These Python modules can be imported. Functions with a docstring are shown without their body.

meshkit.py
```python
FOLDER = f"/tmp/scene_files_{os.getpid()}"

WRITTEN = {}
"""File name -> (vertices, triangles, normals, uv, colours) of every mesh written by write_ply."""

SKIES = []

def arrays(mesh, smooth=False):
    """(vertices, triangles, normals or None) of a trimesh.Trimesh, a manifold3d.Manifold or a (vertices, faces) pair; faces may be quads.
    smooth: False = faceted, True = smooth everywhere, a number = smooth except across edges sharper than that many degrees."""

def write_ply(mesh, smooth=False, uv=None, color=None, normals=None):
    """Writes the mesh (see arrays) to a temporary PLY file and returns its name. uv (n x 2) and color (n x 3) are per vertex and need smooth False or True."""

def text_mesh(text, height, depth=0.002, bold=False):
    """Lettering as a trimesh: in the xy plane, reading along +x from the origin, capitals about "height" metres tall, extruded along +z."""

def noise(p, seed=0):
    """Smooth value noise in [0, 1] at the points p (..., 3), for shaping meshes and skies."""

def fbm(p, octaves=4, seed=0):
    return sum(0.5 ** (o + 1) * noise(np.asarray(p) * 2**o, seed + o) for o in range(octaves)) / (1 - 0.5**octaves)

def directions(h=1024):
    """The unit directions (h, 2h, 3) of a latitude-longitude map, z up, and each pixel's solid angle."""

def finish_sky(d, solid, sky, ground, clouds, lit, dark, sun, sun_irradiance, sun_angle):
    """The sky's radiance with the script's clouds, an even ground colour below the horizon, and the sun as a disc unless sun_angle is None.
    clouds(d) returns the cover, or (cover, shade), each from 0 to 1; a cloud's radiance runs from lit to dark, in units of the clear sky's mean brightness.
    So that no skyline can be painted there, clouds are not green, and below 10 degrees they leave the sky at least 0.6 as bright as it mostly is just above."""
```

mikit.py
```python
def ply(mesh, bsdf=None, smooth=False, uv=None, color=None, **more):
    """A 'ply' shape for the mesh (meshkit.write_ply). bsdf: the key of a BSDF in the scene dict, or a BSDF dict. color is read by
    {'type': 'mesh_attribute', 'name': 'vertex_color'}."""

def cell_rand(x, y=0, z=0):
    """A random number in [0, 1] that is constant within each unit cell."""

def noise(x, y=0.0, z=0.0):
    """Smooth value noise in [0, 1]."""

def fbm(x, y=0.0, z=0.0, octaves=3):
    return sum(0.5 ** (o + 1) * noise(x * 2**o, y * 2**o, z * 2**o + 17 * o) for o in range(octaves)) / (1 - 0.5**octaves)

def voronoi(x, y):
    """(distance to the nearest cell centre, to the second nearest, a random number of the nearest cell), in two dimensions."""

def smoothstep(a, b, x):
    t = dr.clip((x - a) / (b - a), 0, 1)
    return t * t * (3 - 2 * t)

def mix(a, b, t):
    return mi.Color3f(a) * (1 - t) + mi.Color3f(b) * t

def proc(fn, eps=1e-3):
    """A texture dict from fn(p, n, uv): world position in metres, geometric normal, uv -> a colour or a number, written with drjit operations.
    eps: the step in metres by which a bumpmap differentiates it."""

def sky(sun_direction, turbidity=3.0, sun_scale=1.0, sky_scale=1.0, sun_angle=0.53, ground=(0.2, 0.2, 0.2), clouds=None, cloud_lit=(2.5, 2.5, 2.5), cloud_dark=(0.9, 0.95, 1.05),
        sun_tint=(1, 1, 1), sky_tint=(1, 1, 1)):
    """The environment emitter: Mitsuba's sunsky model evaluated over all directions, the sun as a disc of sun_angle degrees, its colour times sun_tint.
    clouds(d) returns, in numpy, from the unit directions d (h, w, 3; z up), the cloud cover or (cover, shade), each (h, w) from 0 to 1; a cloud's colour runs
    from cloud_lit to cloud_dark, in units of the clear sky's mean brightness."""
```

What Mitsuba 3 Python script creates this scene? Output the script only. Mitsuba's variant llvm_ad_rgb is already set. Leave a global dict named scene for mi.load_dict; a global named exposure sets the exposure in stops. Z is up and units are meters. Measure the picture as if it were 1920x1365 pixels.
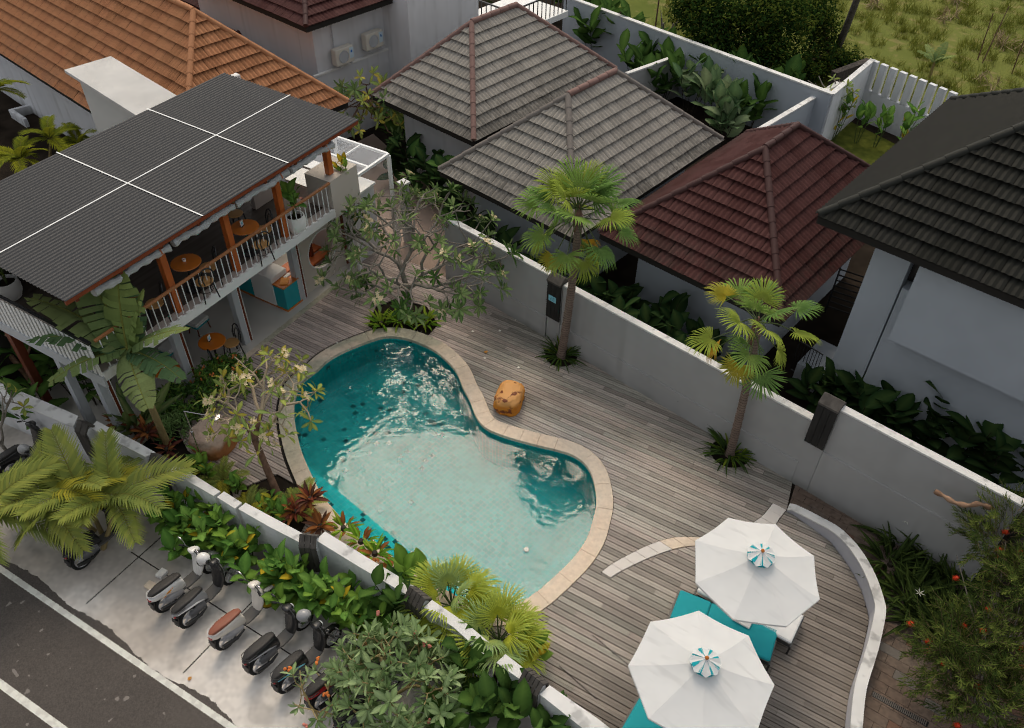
import math, random
import numpy as np, trimesh, drjit as dr, mitsuba as mi, mikit
import shapely, shapely.geometry as sg, shapely.affinity as sa
from mikit import noise, fbm, cell_rand, smoothstep, mix, proc
T = mi.ScalarTransform4f
rng = np.random.default_rng(11)
scene, labels = {}, {}

# ------------------------------------------------------------------ camera, sky, exposure
CAM = np.array([0.0, 0.0, 14.5])
_r, _d, _f = np.array([0.74218, 0.67007, 0.01339]), np.array([0.46476, -0.50017, -0.73064]), np.array([-0.48288, 0.54849, -0.68264])
scene['camera'] = {'type': 'perspective', 'fov': 2 * math.degrees(math.atan(960 / 1533.0)), 'fov_axis': 'x', 'near_clip': 0.1, 'far_clip': 600.0,
                   'to_world': T().look_at(origin=CAM.tolist(), target=(CAM + _f).tolist(), up=(-_d).tolist())}
SUN = np.array([-0.41, 0.41, 0.815])
def cloud_cover(d):
    import meshkit
    n = meshkit.fbm(d * np.array([2.2, 2.2, 3.2]) + 5.0, 4, 3)
    a = np.degrees(np.arccos(np.clip(d @ (SUN / np.linalg.norm(SUN)), -1, 1)))
    t = np.clip((a - 12) / 58, 0, 1)                      # thin overcast: brightest round the veiled sun
    return np.ones(d.shape[:2]), np.clip(0.30 + 0.62 * t ** 0.7 + 0.30 * (n - 0.5), 0, 1)
scene['sky'] = mikit.sky(SUN.tolist(), turbidity=4, sun_scale=0.34, sky_scale=1.0, sun_angle=24, clouds=cloud_cover, cloud_lit=(6.0, 6.0, 6.0), cloud_dark=(0.75, 0.8, 0.88), sun_tint=(1.0, 0.995, 0.97))
exposure = 1.78

# ------------------------------------------------------------------ materials
def rough(name, col, r=0.7, spec=0.3, **k):
    scene[name] = {'type': 'twosided', 'bsdf': {'type': 'principled', 'base_color': col if isinstance(col, dict) else {'type': 'rgb', 'value': list(col)}, 'roughness': r, 'specular': spec, **k}}
    return name
def diff(name, col):
    scene[name] = {'type': 'twosided', 'bsdf': {'type': 'diffuse', 'reflectance': col if isinstance(col, dict) else {'type': 'rgb', 'value': list(col)}}}
    return name
def bump(name, col, height, r=0.8, eps=2e-3, spec=0.2):
    scene[name] = {'type': 'twosided', 'bsdf': {'type': 'bumpmap', 'arbitrary': height, 'scale': 1.0, 'bsdf': {'type': 'principled', 'base_color': col if isinstance(col, dict) else {'type': 'rgb', 'value': list(col)}, 'roughness': r, 'specular': spec}}}
    return name
AU, AV = (-0.1934, 0.9811), (0.9811, 0.1934)       # the restaurant's and the deck's axes: along the front (U), towards the pool (V)
OU = np.array([-15.96, 7.53])
def UV(u, v, z=0.0): return np.array([OU[0] + u * AU[0] + v * AV[0], OU[1] + u * AU[1] + v * AV[1], z])
def fu(p): return (p.x - OU[0]) * AU[0] + (p.y - OU[1]) * AU[1]
def fv(p): return (p.x - OU[0]) * AV[0] + (p.y - OU[1]) * AV[1]
PITCH, PLEN = 0.138, 2.9
def deck_col(p, n, uv):
    u, v = fu(p), fv(p)
    row = dr.floor(u / PITCH)
    off = row * 1.093
    piece = dr.floor((v - off) / PLEN)
    t = cell_rand(row, piece, 3)
    t2 = cell_rand(row, piece, 9)
    grain = fbm(v * 5.0, u * 70.0, row * 3.1, 3)
    blotch = fbm(p.x * 0.55 + 9, p.y * 0.55, 0.0, 3)
    wet = smoothstep(0.52, 0.72, fbm(p.x * 0.35 + 3, p.y * 0.9, 4.0, 3)) * smoothstep(10.2, 12.6, p.y) * smoothstep(-4.0, -6.5, p.x)
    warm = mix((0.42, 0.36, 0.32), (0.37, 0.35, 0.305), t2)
    warm = mix(warm, mix((0.56, 0.46, 0.415), (0.50, 0.42, 0.38), t2), smoothstep(-10.5, -13.0, p.x))  # brighter light at the restaurant end, painted into the plank colour
    warm = mix(warm, mi.Color3f(0.24, 0.21, 0.185), smoothstep(-3.2, -1.4, p.x - 0.35 * (p.y - 9)))  # vignette-like dimming towards the terrace, painted into the plank colour
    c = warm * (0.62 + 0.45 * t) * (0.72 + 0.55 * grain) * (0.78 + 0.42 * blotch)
    mid = u / PITCH - row
    c = c * (1 - 0.35 * smoothstep(0.07, 0.02, dr.abs(mid - 0.5)))
    return c * (1 - 0.5 * wet)
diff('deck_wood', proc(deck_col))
def concrete(p, n, uv):
    a = fbm(p.x * 0.7, p.y * 0.7, 1.0, 4)
    b = noise(p.x * 14, p.y * 14, p.z * 14)
    d = fv(p); e = fu(p)
    c = mix((0.38, 0.345, 0.31), (0.58, 0.545, 0.505), smoothstep(0.3, 0.65, a)) * (0.9 + 0.2 * b)
    stain = smoothstep(0.55, 0.72, fbm(p.x * 1.6 + 4, p.y * 1.6, 2.0, 3))
    return c * (1 - 0.25 * stain)
rough('concrete', proc(concrete), 0.85)
def asphalt(p, n, uv):
    a = fbm(p.x * 0.5, p.y * 0.5, 0.0, 3)
    g = noise(p.x * 60, p.y * 60, 0.0)
    spot = smoothstep(0.93, 0.96, noise(p.x * 7, p.y * 7, 3.0))
    return mix(mix((0.060, 0.052, 0.047), (0.095, 0.083, 0.074), a) * (0.75 + 0.5 * g), (0.3, 0.27, 0.25), 0.5 * spot)
rough('asphalt', proc(asphalt), 0.9)
def road_paint(p, n, uv):
    w = smoothstep(0.35, 0.6, fbm(p.x * 9, p.y * 9, 0.0, 3))
    return mix((0.62, 0.62, 0.57), (0.42, 0.40, 0.37), 0.5 * w)
rough('road_paint', proc(road_paint), 0.8)
def soil(p, n, uv):
    return mix((0.012, 0.010, 0.008), (0.040, 0.031, 0.024), fbm(p.x * 2.3, p.y * 2.3, 0.0, 4))
diff('soil', proc(soil))
def meadow(p, n, uv):
    a = fbm(p.x * 0.35, p.y * 0.35, 0.0, 4)
    b = fbm(p.x * 2.5, p.y * 2.5, 3.0, 3)
    return mix(mix((0.095, 0.12, 0.03), (0.18, 0.19, 0.055), a), (0.22, 0.19, 0.08), smoothstep(0.55, 0.8, b) * 0.7)
diff('meadow', proc(meadow))
def plaster(p, n, uv):
    a = fbm(p.x * 0.8, p.y * 0.8, p.z * 0.8, 3)
    s = fbm((p.x + p.y) * 5.0, (p.x - p.y) * 5.0, p.z * 0.5, 3)
    run = smoothstep(0.55, 0.85, noise((p.x + p.y) * 4.0, (p.x - p.y) * 4.0, p.z * 0.25)) * smoothstep(0.35, 0.65, a)
    base = smoothstep(0.35, 0.0, p.z) * smoothstep(0.3, 0.7, a)
    return mix(mi.Color3f(0.62, 0.63, 0.65) * (0.86 + 0.2 * a) * (0.94 + 0.1 * s), (0.22, 0.22, 0.20), 0.28 * run + 0.5 * base)
rough('white_plaster', proc(plaster), 0.85)
def plaster_gray(p, n, uv):
    a = fbm(p.x * 0.9, p.y * 0.9, p.z * 0.9, 4)
    s = noise((p.x + p.y) * 3.0, (p.x - p.y) * 3.0, p.z * 0.4)
    run = smoothstep(0.58, 0.88, noise((p.x + p.y) * 3.5, (p.x - p.y) * 3.5, p.z * 0.22)) * smoothstep(0.4, 0.6, a)
    base = smoothstep(0.30, 0.0, p.z) * smoothstep(0.3, 0.7, fbm(p.x * 1.6, p.y * 1.6, 2.0, 3))
    return mix(mi.Color3f(0.36, 0.36, 0.356) * (0.80 + 0.3 * a) * (0.95 + 0.1 * s), (0.15, 0.15, 0.13), 0.22 * run + 0.55 * base)
rough('gray_plaster', proc(plaster_gray), 0.85)
def plaster_blue(p, n, uv):
    a = fbm(p.x * 0.8, p.y * 0.8, p.z * 0.8, 3)
    return mi.Color3f(0.38, 0.415, 0.455) * (0.88 + 0.2 * a)
rough('bluish_plaster', proc(plaster_blue), 0.85)
def cap_stone(p, n, uv):
    a = fbm(p.x * 2.2, p.y * 2.2, 2.0, 4)
    s = smoothstep(0.58, 0.8, fbm(p.x * 5, p.y * 5, 7.0, 3))
    return mi.Color3f(0.66, 0.655, 0.64) * (0.82 + 0.26 * a) * (1 - 0.35 * s)
rough('wall_cap_plaster', proc(cap_stone), 0.85)
def coping(p, n, uv):
    a = fbm(p.x * 1.3, p.y * 1.3, 2.0, 3)
    b = fbm(p.x * 16, p.y * 16, 5.0, 3)
    algae = smoothstep(-10.6, -12.2, p.x) * smoothstep(0.42, 0.6, fbm(p.x * 1.1 + 2, p.y * 1.1, 9.0, 3) + 0.12)
    c = mix((0.62, 0.475, 0.35), (0.66, 0.57, 0.46), a) * (0.86 + 0.26 * b)
    return mix(c, mi.Color3f(0.30, 0.31, 0.24) * (0.8 + 0.4 * b), 0.75 * algae)
rough('coping_stone', proc(coping), 0.75)
def roof_proc(c0, c1, lich, amt, z0=2.7, hi=1.1, k=1.0):
    def fn(p, n, uv):
        a = fbm(p.x * 1.1, p.y * 1.1, p.z * 1.1, 4)
        b = noise(p.x * 3.1, p.y * 3.1, p.z * 2.0)
        s = fbm(p.x * 9.0, p.y * 9.0, p.z * 1.6, 3)
        c = mix(c0, c1, 0.55 * a + 0.45 * b) * (0.82 + 0.34 * s)
        low = smoothstep(hi, 0.0, p.z - z0)
        m = smoothstep(0.50, 0.68, s * 0.55 + a * 0.45 + 0.14 * low) * (0.12 + 0.88 * low)
        return mix(c, lich, amt * m) * k
    return proc(fn)
for nm, a_ in (('gray', ((0.235, 0.215, 0.195), (0.30, 0.28, 0.245), (0.06, 0.056, 0.049), 0.6)), ('maroon', ((0.055, 0.016, 0.0145), (0.080, 0.029, 0.026), (0.03, 0.022, 0.018), 0.5)),
               ('orange', ((0.30, 0.12, 0.055), (0.38, 0.18, 0.082), (0.13, 0.07, 0.045), 0.5)), ('dark', ((0.008, 0.009, 0.0065), (0.017, 0.0165, 0.0125), (0.008, 0.008, 0.007), 0.6, 5.1, 1.5))):
    rough('tile_' + nm, roof_proc(*a_), 0.75, 0.25); rough('tile_' + nm + '_dull', roof_proc(*a_, k=0.87), 0.8, 0.2)
rough('cap_red', (0.19, 0.115, 0.10), 0.8)
rough('cap_gray', (0.17, 0.15, 0.135), 0.8)
rough('cap_maroon', (0.055, 0.023, 0.021), 0.65)
rough('cap_dark', (0.019, 0.020, 0.016), 0.7)
rough('cap_orange', (0.40, 0.18, 0.085), 0.75)
rough('roof_felt', (0.02, 0.018, 0.016), 0.9)
def wood_orange(p, n, uv):
    g = fbm(fu(p) * 9.0, fv(p) * 9.0, p.z * 3.0, 3)
    return mix((0.36, 0.075, 0.014), (0.52, 0.14, 0.03), g)
rough('orange_wood', proc(wood_orange), 0.4, 0.5)
rough('rail_wood', (0.36, 0.15, 0.06), 0.5)
rough('red_brown_wood', (0.13, 0.032, 0.014), 0.5)
rough('white_metal', (0.72, 0.73, 0.72), 0.35, 0.5)
rough('white_paint', (0.70, 0.70, 0.68), 0.5)
rough('gray_paint', (0.42, 0.44, 0.46), 0.5)
rough('black_metal', (0.015, 0.015, 0.016), 0.35, 0.5)
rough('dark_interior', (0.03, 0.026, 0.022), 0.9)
rough('roof_sheet', (0.030, 0.032, 0.036), 0.55, 0.35)
def weathered(p, n, uv):
    g = fbm(p.x * 14, p.y * 14, p.z * 1.2, 3)
    return mix((0.030, 0.027, 0.024), (0.115, 0.104, 0.095), g)
rough('weathered_wood', proc(weathered), 0.85)
def terracotta_floor(p, n, uv):
    a = fbm(p.x * 0.9, p.y * 0.9, 1.0, 3)
    return mix((0.42, 0.40, 0.365), (0.56, 0.53, 0.49), a)
rough('polished_concrete', proc(terracotta_floor), 0.35, 0.45)
rough('teal_paint', (0.006, 0.30, 0.34), 0.4, 0.5)
rough('teal_fabric', (0.012, 0.30, 0.34), 0.8)
rough('teal_fabric_dark', (0.008, 0.20, 0.23), 0.8)

# ------------------------------------------------------------------ mesh helpers
class MB:
    def __init__(s): s.v, s.f, s.c, s.n = [], [], [], 0
    def add(s, v, f, c=None):
        v = np.asarray(v, float).reshape(-1, 3); f = np.asarray(f, int)
        if f.ndim == 2 and f.shape[1] == 4: f = np.vstack([f[:, [0, 1, 2]], f[:, [0, 2, 3]]])
        s.v.append(v); s.f.append(f + s.n); s.n += len(v)
        if c is not None: s.c.append(np.broadcast_to(np.asarray(c, float), v.shape))
        return s
    def mesh(s, tr): return s.add(tr.vertices, tr.faces)
    def box(s, c, size, rz=0.0, m=None, ch=0.0):
        x, y, z = np.asarray(size, float) / 2
        if ch > 0:
            import manifold3d as mf
            k = np.array([[sx * (x - (ch if a != 0 else 0)), sy * (y - (ch if a != 1 else 0)), sz * (z - (ch if a != 2 else 0))] for a in range(3) for sx in (-1, 1) for sy in (-1, 1) for sz in (-1, 1)])
            h = mf.Manifold.hull_points(k).to_mesh(); v, f = np.array(h.vert_properties[:, :3]), np.array(h.tri_verts)
        else:
            v = np.array([[i, j, k] for i in (-x, x) for j in (-y, y) for k in (-z, z)])
            f = np.array([[0, 1, 3, 2], [4, 6, 7, 5], [0, 4, 5, 1], [2, 3, 7, 6], [0, 2, 6, 4], [1, 5, 7, 3]])
        if m is not None: v = v @ np.asarray(m).T
        elif rz: cs, sn = math.cos(rz), math.sin(rz); v = v @ np.array([[cs, sn, 0], [-sn, cs, 0], [0, 0, 1]])
        return s.add(v + np.asarray(c, float), f)
    def tube(s, pts, rad, sides=8, cap=True):
        p = np.asarray(pts, float); rad = np.broadcast_to(np.asarray(rad, float), (len(p),))
        t = np.gradient(p, axis=0); t /= np.linalg.norm(t, axis=1, keepdims=True) + 1e-12
        a = np.cross(t[0], [0.31, 0.2, 0.93] if abs(t[0][2]) < 0.9 else [1, 0.1, 0]); A = []
        for i in range(len(p)):
            a = a - t[i] * (a @ t[i]); a /= np.linalg.norm(a) + 1e-12; A.append(a)
        A = np.array(A); B = np.cross(t, A); an = np.arange(sides) * 2 * np.pi / sides
        v = p[:, None] + rad[:, None, None] * (np.cos(an)[None, :, None] * A[:, None] + np.sin(an)[None, :, None] * B[:, None])
        i, j = np.meshgrid(np.arange(len(p) - 1), np.arange(sides), indexing='ij')
        q = np.stack([i * sides + j, i * sides + (j + 1) % sides, (i + 1) * sides + (j + 1) % sides, (i + 1) * sides + j], -1).reshape(-1, 4)
        s.add(v.reshape(-1, 3), q)
        if cap:
            n = len(p)
            for e, base in ((0, 0), (n - 1, (n - 1) * sides)):
                ring = v[e]; f = [[0, k + 1, (k + 1) % sides + 1] for k in range(sides)]
                s.add(np.vstack([[p[e]], ring]), f if e else [[x[0], x[2], x[1]] for x in f])
        return s
    def poly(s, pg, z0, z1=None):
        for g in getattr(pg, 'geoms', [pg]):
            if g.is_empty or g.geom_type != 'Polygon' or g.area < 1e-5: continue
            if z1 is None:
                v, f = trimesh.creation.triangulate_polygon(g, engine='earcut'); s.add(np.c_[v, np.full(len(v), z0)], f)
            else:
                m = trimesh.creation.extrude_polygon(g, z1 - z0, engine='earcut'); s.add(m.vertices + [0, 0, z0], m.faces)
        return s
    def lathe(s, prof, c=(0, 0, 0), n=16):
        prof = np.asarray(prof, float); an = np.arange(n) * 2 * np.pi / n
        v = np.stack([prof[:, 0, None] * np.cos(an), prof[:, 0, None] * np.sin(an), np.broadcast_to(prof[:, 1, None], (len(prof), n))], -1).reshape(-1, 3)
        i, j = np.meshgrid(np.arange(len(prof) - 1), np.arange(n), indexing='ij')
        return s.add(v + np.asarray(c), np.stack([i * n + j, i * n + (j + 1) % n, (i + 1) * n + (j + 1) % n, (i + 1) * n + j], -1).reshape(-1, 4))
    def out(s):
        return (np.vstack(s.v), np.vstack(s.f)) if s.v else (np.zeros((0, 3)), np.zeros((0, 3), int))
    def xf(s, m):
        m = np.asarray(m, float); s.v = [v @ m[:3, :3].T + m[:3, 3] for v in s.v]; return s
count = {}
def number(k):
    n = count.get(k, 0); count[k] = n + 1
    return k if n == 0 else f'{k}_{n:03d}'
def tag(k, label=None, cat=None, group=None, kind=None):
    d = labels.setdefault(k, {})
    for a, b in (('label', label), ('category', cat), ('group', group), ('kind', kind)):
        if b: d[a] = b
    return k
def thing(name, label, cat, group=None, kind=None): return tag(number(name), label, cat, group, kind)
def put(key, mb, mat, smooth=False, tw=None, label=None, kind=None, color=False, exact=False):
    k = key if exact else number(key)
    d = mb
    if isinstance(mb, MB):
        if not mb.v: return None
        col = np.vstack(mb.c) if color else None
        d = mikit.ply(mb.out(), None, smooth=smooth, color=col)
    elif not isinstance(mb, dict): d = mikit.ply(mb, None, smooth=smooth)
    d = dict(d)
    if mat: d['bsdf'] = {'type': 'ref', 'id': mat}
    if tw is not None: d['to_world'] = tw if not isinstance(tw, np.ndarray) else T(tw.tolist())
    scene[k] = d
    if label or kind: tag(k, label, None, None, kind)
    return k
def struct(name, mb, mat, smooth=False, label=None, cat=None):
    k = put(name, mb, mat, smooth); labels[k] = {'kind': 'structure'}
    if label: labels[k]['label'] = label
    if cat: labels[k]['category'] = cat
    return k
def mat4(R, t, s=1.0):
    m = np.eye(4); m[:3, :3] = np.asarray(R) * s; m[:3, 3] = t; return m
def rotz(a): c, s = math.cos(a), math.sin(a); return np.array([[c, -s, 0], [s, c, 0], [0, 0, 1]])
def rotx(a): c, s = math.cos(a), math.sin(a); return np.array([[1, 0, 0], [0, c, -s], [0, s, c]])
def roty(a): c, s = math.cos(a), math.sin(a); return np.array([[c, 0, s], [0, 1, 0], [-s, 0, c]])
def spline(pts, n, closed=False):
    p = np.asarray(pts, float)
    q = np.vstack([p[-2:], p, p[:3]]) if closed else np.vstack([2 * p[0] - p[1], p, 2 * p[-1] - p[-2]])
    out = []; m = len(p) if closed else len(p) - 1; o = 2 if closed else 1
    for i in range(m):
        a, b, c, d = q[i + o - 1], q[i + o], q[i + o + 1], q[i + o + 2]
        for t in np.linspace(0, 1, 8, endpoint=False):
            out.append(0.5 * ((2 * b) + (c - a) * t + (2 * a - 5 * b + 4 * c - d) * t * t + (3 * b - a - 3 * c + d) * t ** 3))
    if not closed: out.append(p[-1])
    out = np.array(out)
    if closed: out = np.vstack([out, out[:1]])
    L = np.r_[0, np.cumsum(np.linalg.norm(np.diff(out, axis=0), axis=1))]
    s = np.linspace(0, L[-1], n, endpoint=not closed)
    return np.stack([np.interp(s, L, out[:, k]) for k in range(p.shape[1])], 1)
ROT = math.radians(11.15)
def ubox(mb, u0, u1, v0, v1, z0, z1, ch=0.0):
    return mb.box(UV((u0 + u1) / 2, (v0 + v1) / 2, (z0 + z1) / 2), (v1 - v0, u1 - u0, z1 - z0), rz=ROT, ch=ch)

# ------------------------------------------------------------------ ground, road, pool, deck
INNER = spline([(-13.46,10.12),(-13.1,10.4),(-12.64,10.56),(-12.05,10.64),(-11.54,10.58),(-11.07,10.45),(-10.53,10.15),(-10.16,9.98),(-9.62,9.67),(-9.25,9.56),(-8.85,9.62),(-8.37,9.79),(-7.91,9.99),(-7.48,10.19),(-7.11,10.31),(-6.75,10.29),(-6.42,10.13),(-6.08,9.83),(-5.83,9.53),(-5.65,9.19),(-5.45,8.74),(-5.35,8.24),(-5.34,7.7),(-5.36,7.25),(-5.39,6.95),(-5.54,6.43),(-5.98,5.98),(-6.7,5.81),(-7.7,5.63),(-8.41,5.43),(-8.85,5.41),(-9.34,5.47),(-9.97,5.54),(-10.52,5.63),(-11.17,5.84),(-11.8,6.08),(-12.34,6.35),(-12.9,6.68),(-13.32,7.03),(-13.66,7.46),(-13.76,8.06),(-13.85,8.49),(-13.82,9),(-13.65,9.68)], 220, closed=True)
pool_in = sg.Polygon(INNER).buffer(0)
pool_out = pool_in.buffer(0.35, quad_segs=12)
EDGE = [(-13.78,0.27),(-12.5,0.54),(-11.58,0.74),(-10.57,0.9),(-9.32,1.12),(-8.18,1.39),(-7.27,1.55),(-5.72,1.83),(-3.95,2.14)]
def far(p, d): return (p[0] + d[0], p[1] + d[1])
edge = []
for a, b in zip(EDGE[:-1], EDGE[1:]):
    for t in np.linspace(0, 1, 14, endpoint=False):
        q = np.array(a) * (1 - t) + np.array(b) * t
        edge.append(tuple(q + np.array([-0.2, 1.0]) * (0.035 * (rng.random() - 0.5) + 0.05 * math.sin(len(edge) * 0.21))))
edge = [(-46.0, -6.6), (-20.0, -1.25)] + edge + [(14.0, 6.2)]
ground = sg.box(-160, -90, 120, 190).difference(pool_out.buffer(-0.1))
struct('ground', MB().poly(ground, -0.03), 'soil', label='dark garden soil under the planting and between the houses')
struct('road', MB().poly(sg.Polygon(edge + [(60, 16), (60, -60), (-90, -60), (-46, -9)]), 0.0), 'asphalt', label='dark grey asphalt street in the lower left corner')
WALL_OUT = [(-18.46,1.84),(-16.37,2.37),(-14.98,2.67),(-14.23,2.88),(-12.86,3.34),(-12.5,3.44),(-11.22,3.69),(-10.63,3.8),(-9.05,4.17)]
apron = sg.Polygon(edge + [(14, 12)] + [(2.5, 5.6), (-2.6, 5.1), (-5.6, 5.0), (-9, 4.4), (-12.6, 3.6), (-15.2, 3.3), (-20, 2.4), (-46, -1.0)]).buffer(0)
struct('parking_apron', MB().poly(apron, 0.008), 'concrete', label='pale worn concrete strip where the scooters are parked')
jo = MB()
for a, b in (((-12.2, 2.05), (-6.2, 3.25)), ((-11.75, 0.85), (-12.2, 3.3)), ((-9.1, 1.35), (-9.55, 3.9))):
    a, b = np.array(a), np.array(b); n = np.array([-(b - a)[1], (b - a)[0]]) / np.linalg.norm(b - a) * 0.011
    jo.add([(*(a - n), 0.013), (*(b - n), 0.013), (*(b + n), 0.013), (*(a + n), 0.013)], [[0, 1, 2, 3]])
put('parking_apron__expansion_joint', jo, 'roof_felt')
def stripe(p, q, w):
    p, q = np.array(p), np.array(q); n = np.array([-(q - p)[1], (q - p)[0]]) / np.linalg.norm(q - p) * w / 2
    p = p - (q - p) * 1.5; q = q + (q - p) * 1.0
    return MB().add([(*(p - n), 0.005), (*(q - n), 0.005), (*(q + n), 0.005), (*(p + n), 0.005)], [[0, 1, 2, 3]])
e1 = [(-13.33,0.16),(-7.66,1.37)]
put('road__edge_line', stripe(*e1, 0.115), 'road_paint', label='pale painted line along the road edge')
e2 = [(-11.38,-0.99),(-9.84,-0.64)]
put('road__lane_line', stripe(*e2, 0.13), 'road_paint', label='grey painted line in the bottom left corner')

# pool: basin, coping stones, water
def pool_tile(p, n, uv):
    s = 9.0
    flat = dr.abs(n.z) > 0.5
    a = dr.select(flat, p.x, p.x + p.y) * s; b = dr.select(flat, p.y, p.z) * s
    t = cell_rand(a, b, 1)
    dark = dr.select((t > 0.975) & (p.x + 0.4 * p.y < -6.2), 1.0, 0.0)
    cl = fbm(p.x * 1.2, p.y * 1.2, p.z, 3)
    c = mix((0.008, 0.29, 0.30), (0.03, 0.47, 0.48), 0.45 * t + 0.55 * cl)
    fx, fy = a - dr.floor(a), b - dr.floor(b)
    g = dr.maximum(dr.maximum(smoothstep(0.93, 0.98, fx), smoothstep(0.07, 0.02, fx)), dr.maximum(smoothstep(0.93, 0.98, fy), smoothstep(0.07, 0.02, fy)))
    c = mix(c, (0.16, 0.36, 0.34), 0.5 * g)
    return mix(c, (0.004, 0.03, 0.04), dark * 0.9)
diff('pool_tile', proc(pool_tile))
WZ, FZ = -0.10, -1.15
basin = MB().poly(pool_in, FZ)
m = len(INNER); ring = np.r_[INNER, INNER[:1]]
v = np.vstack([np.c_[ring, np.full(m + 1, 0.0)], np.c_[ring, np.full(m + 1, FZ)]])
basin.add(v, [[i, i + 1, m + 2 + i, m + 1 + i] for i in range(m)])
struct('pool_basin', basin, 'pool_tile', label='teal tiled kidney shaped swimming pool basin')
bench = pool_in.difference(pool_in.buffer(-0.42)).intersection(sg.Polygon([(-6.29,8.99),(-5.43,9.78),(-4.65,8.74),(-4.7,6.57),(-6.48,5.88),(-6.68,6.7),(-5.87,7.45),(-5.8,8.4)]))
put('pool_basin__step', MB().poly(bench, FZ + 0.001, -0.42), 'pool_tile', label='submerged seat ledge along the right end of the pool')
sb = [(-8.92,5.51),(-8.84,5.69),(-8.08,5.68),(-8.16,5.39)]
put('pool_basin__step', MB().poly(sg.Polygon(sb), -0.6, -0.13), 'coping_stone', label='pale submerged step block by the street wall')
area2 = sum(ring[i][0] * ring[i + 1][1] - ring[i + 1][0] * ring[i][1] for i in range(m))
Nrm = np.gradient(ring[:-1], axis=0); Nrm = np.stack([Nrm[:, 1], -Nrm[:, 0]], 1) * np.sign(area2); Nrm /= np.linalg.norm(Nrm, axis=1, keepdims=True)
for _ in range(3): Nrm = (np.roll(Nrm, 1, 0) + Nrm * 2 + np.roll(Nrm, -1, 0)) / 4
i = 0
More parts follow.
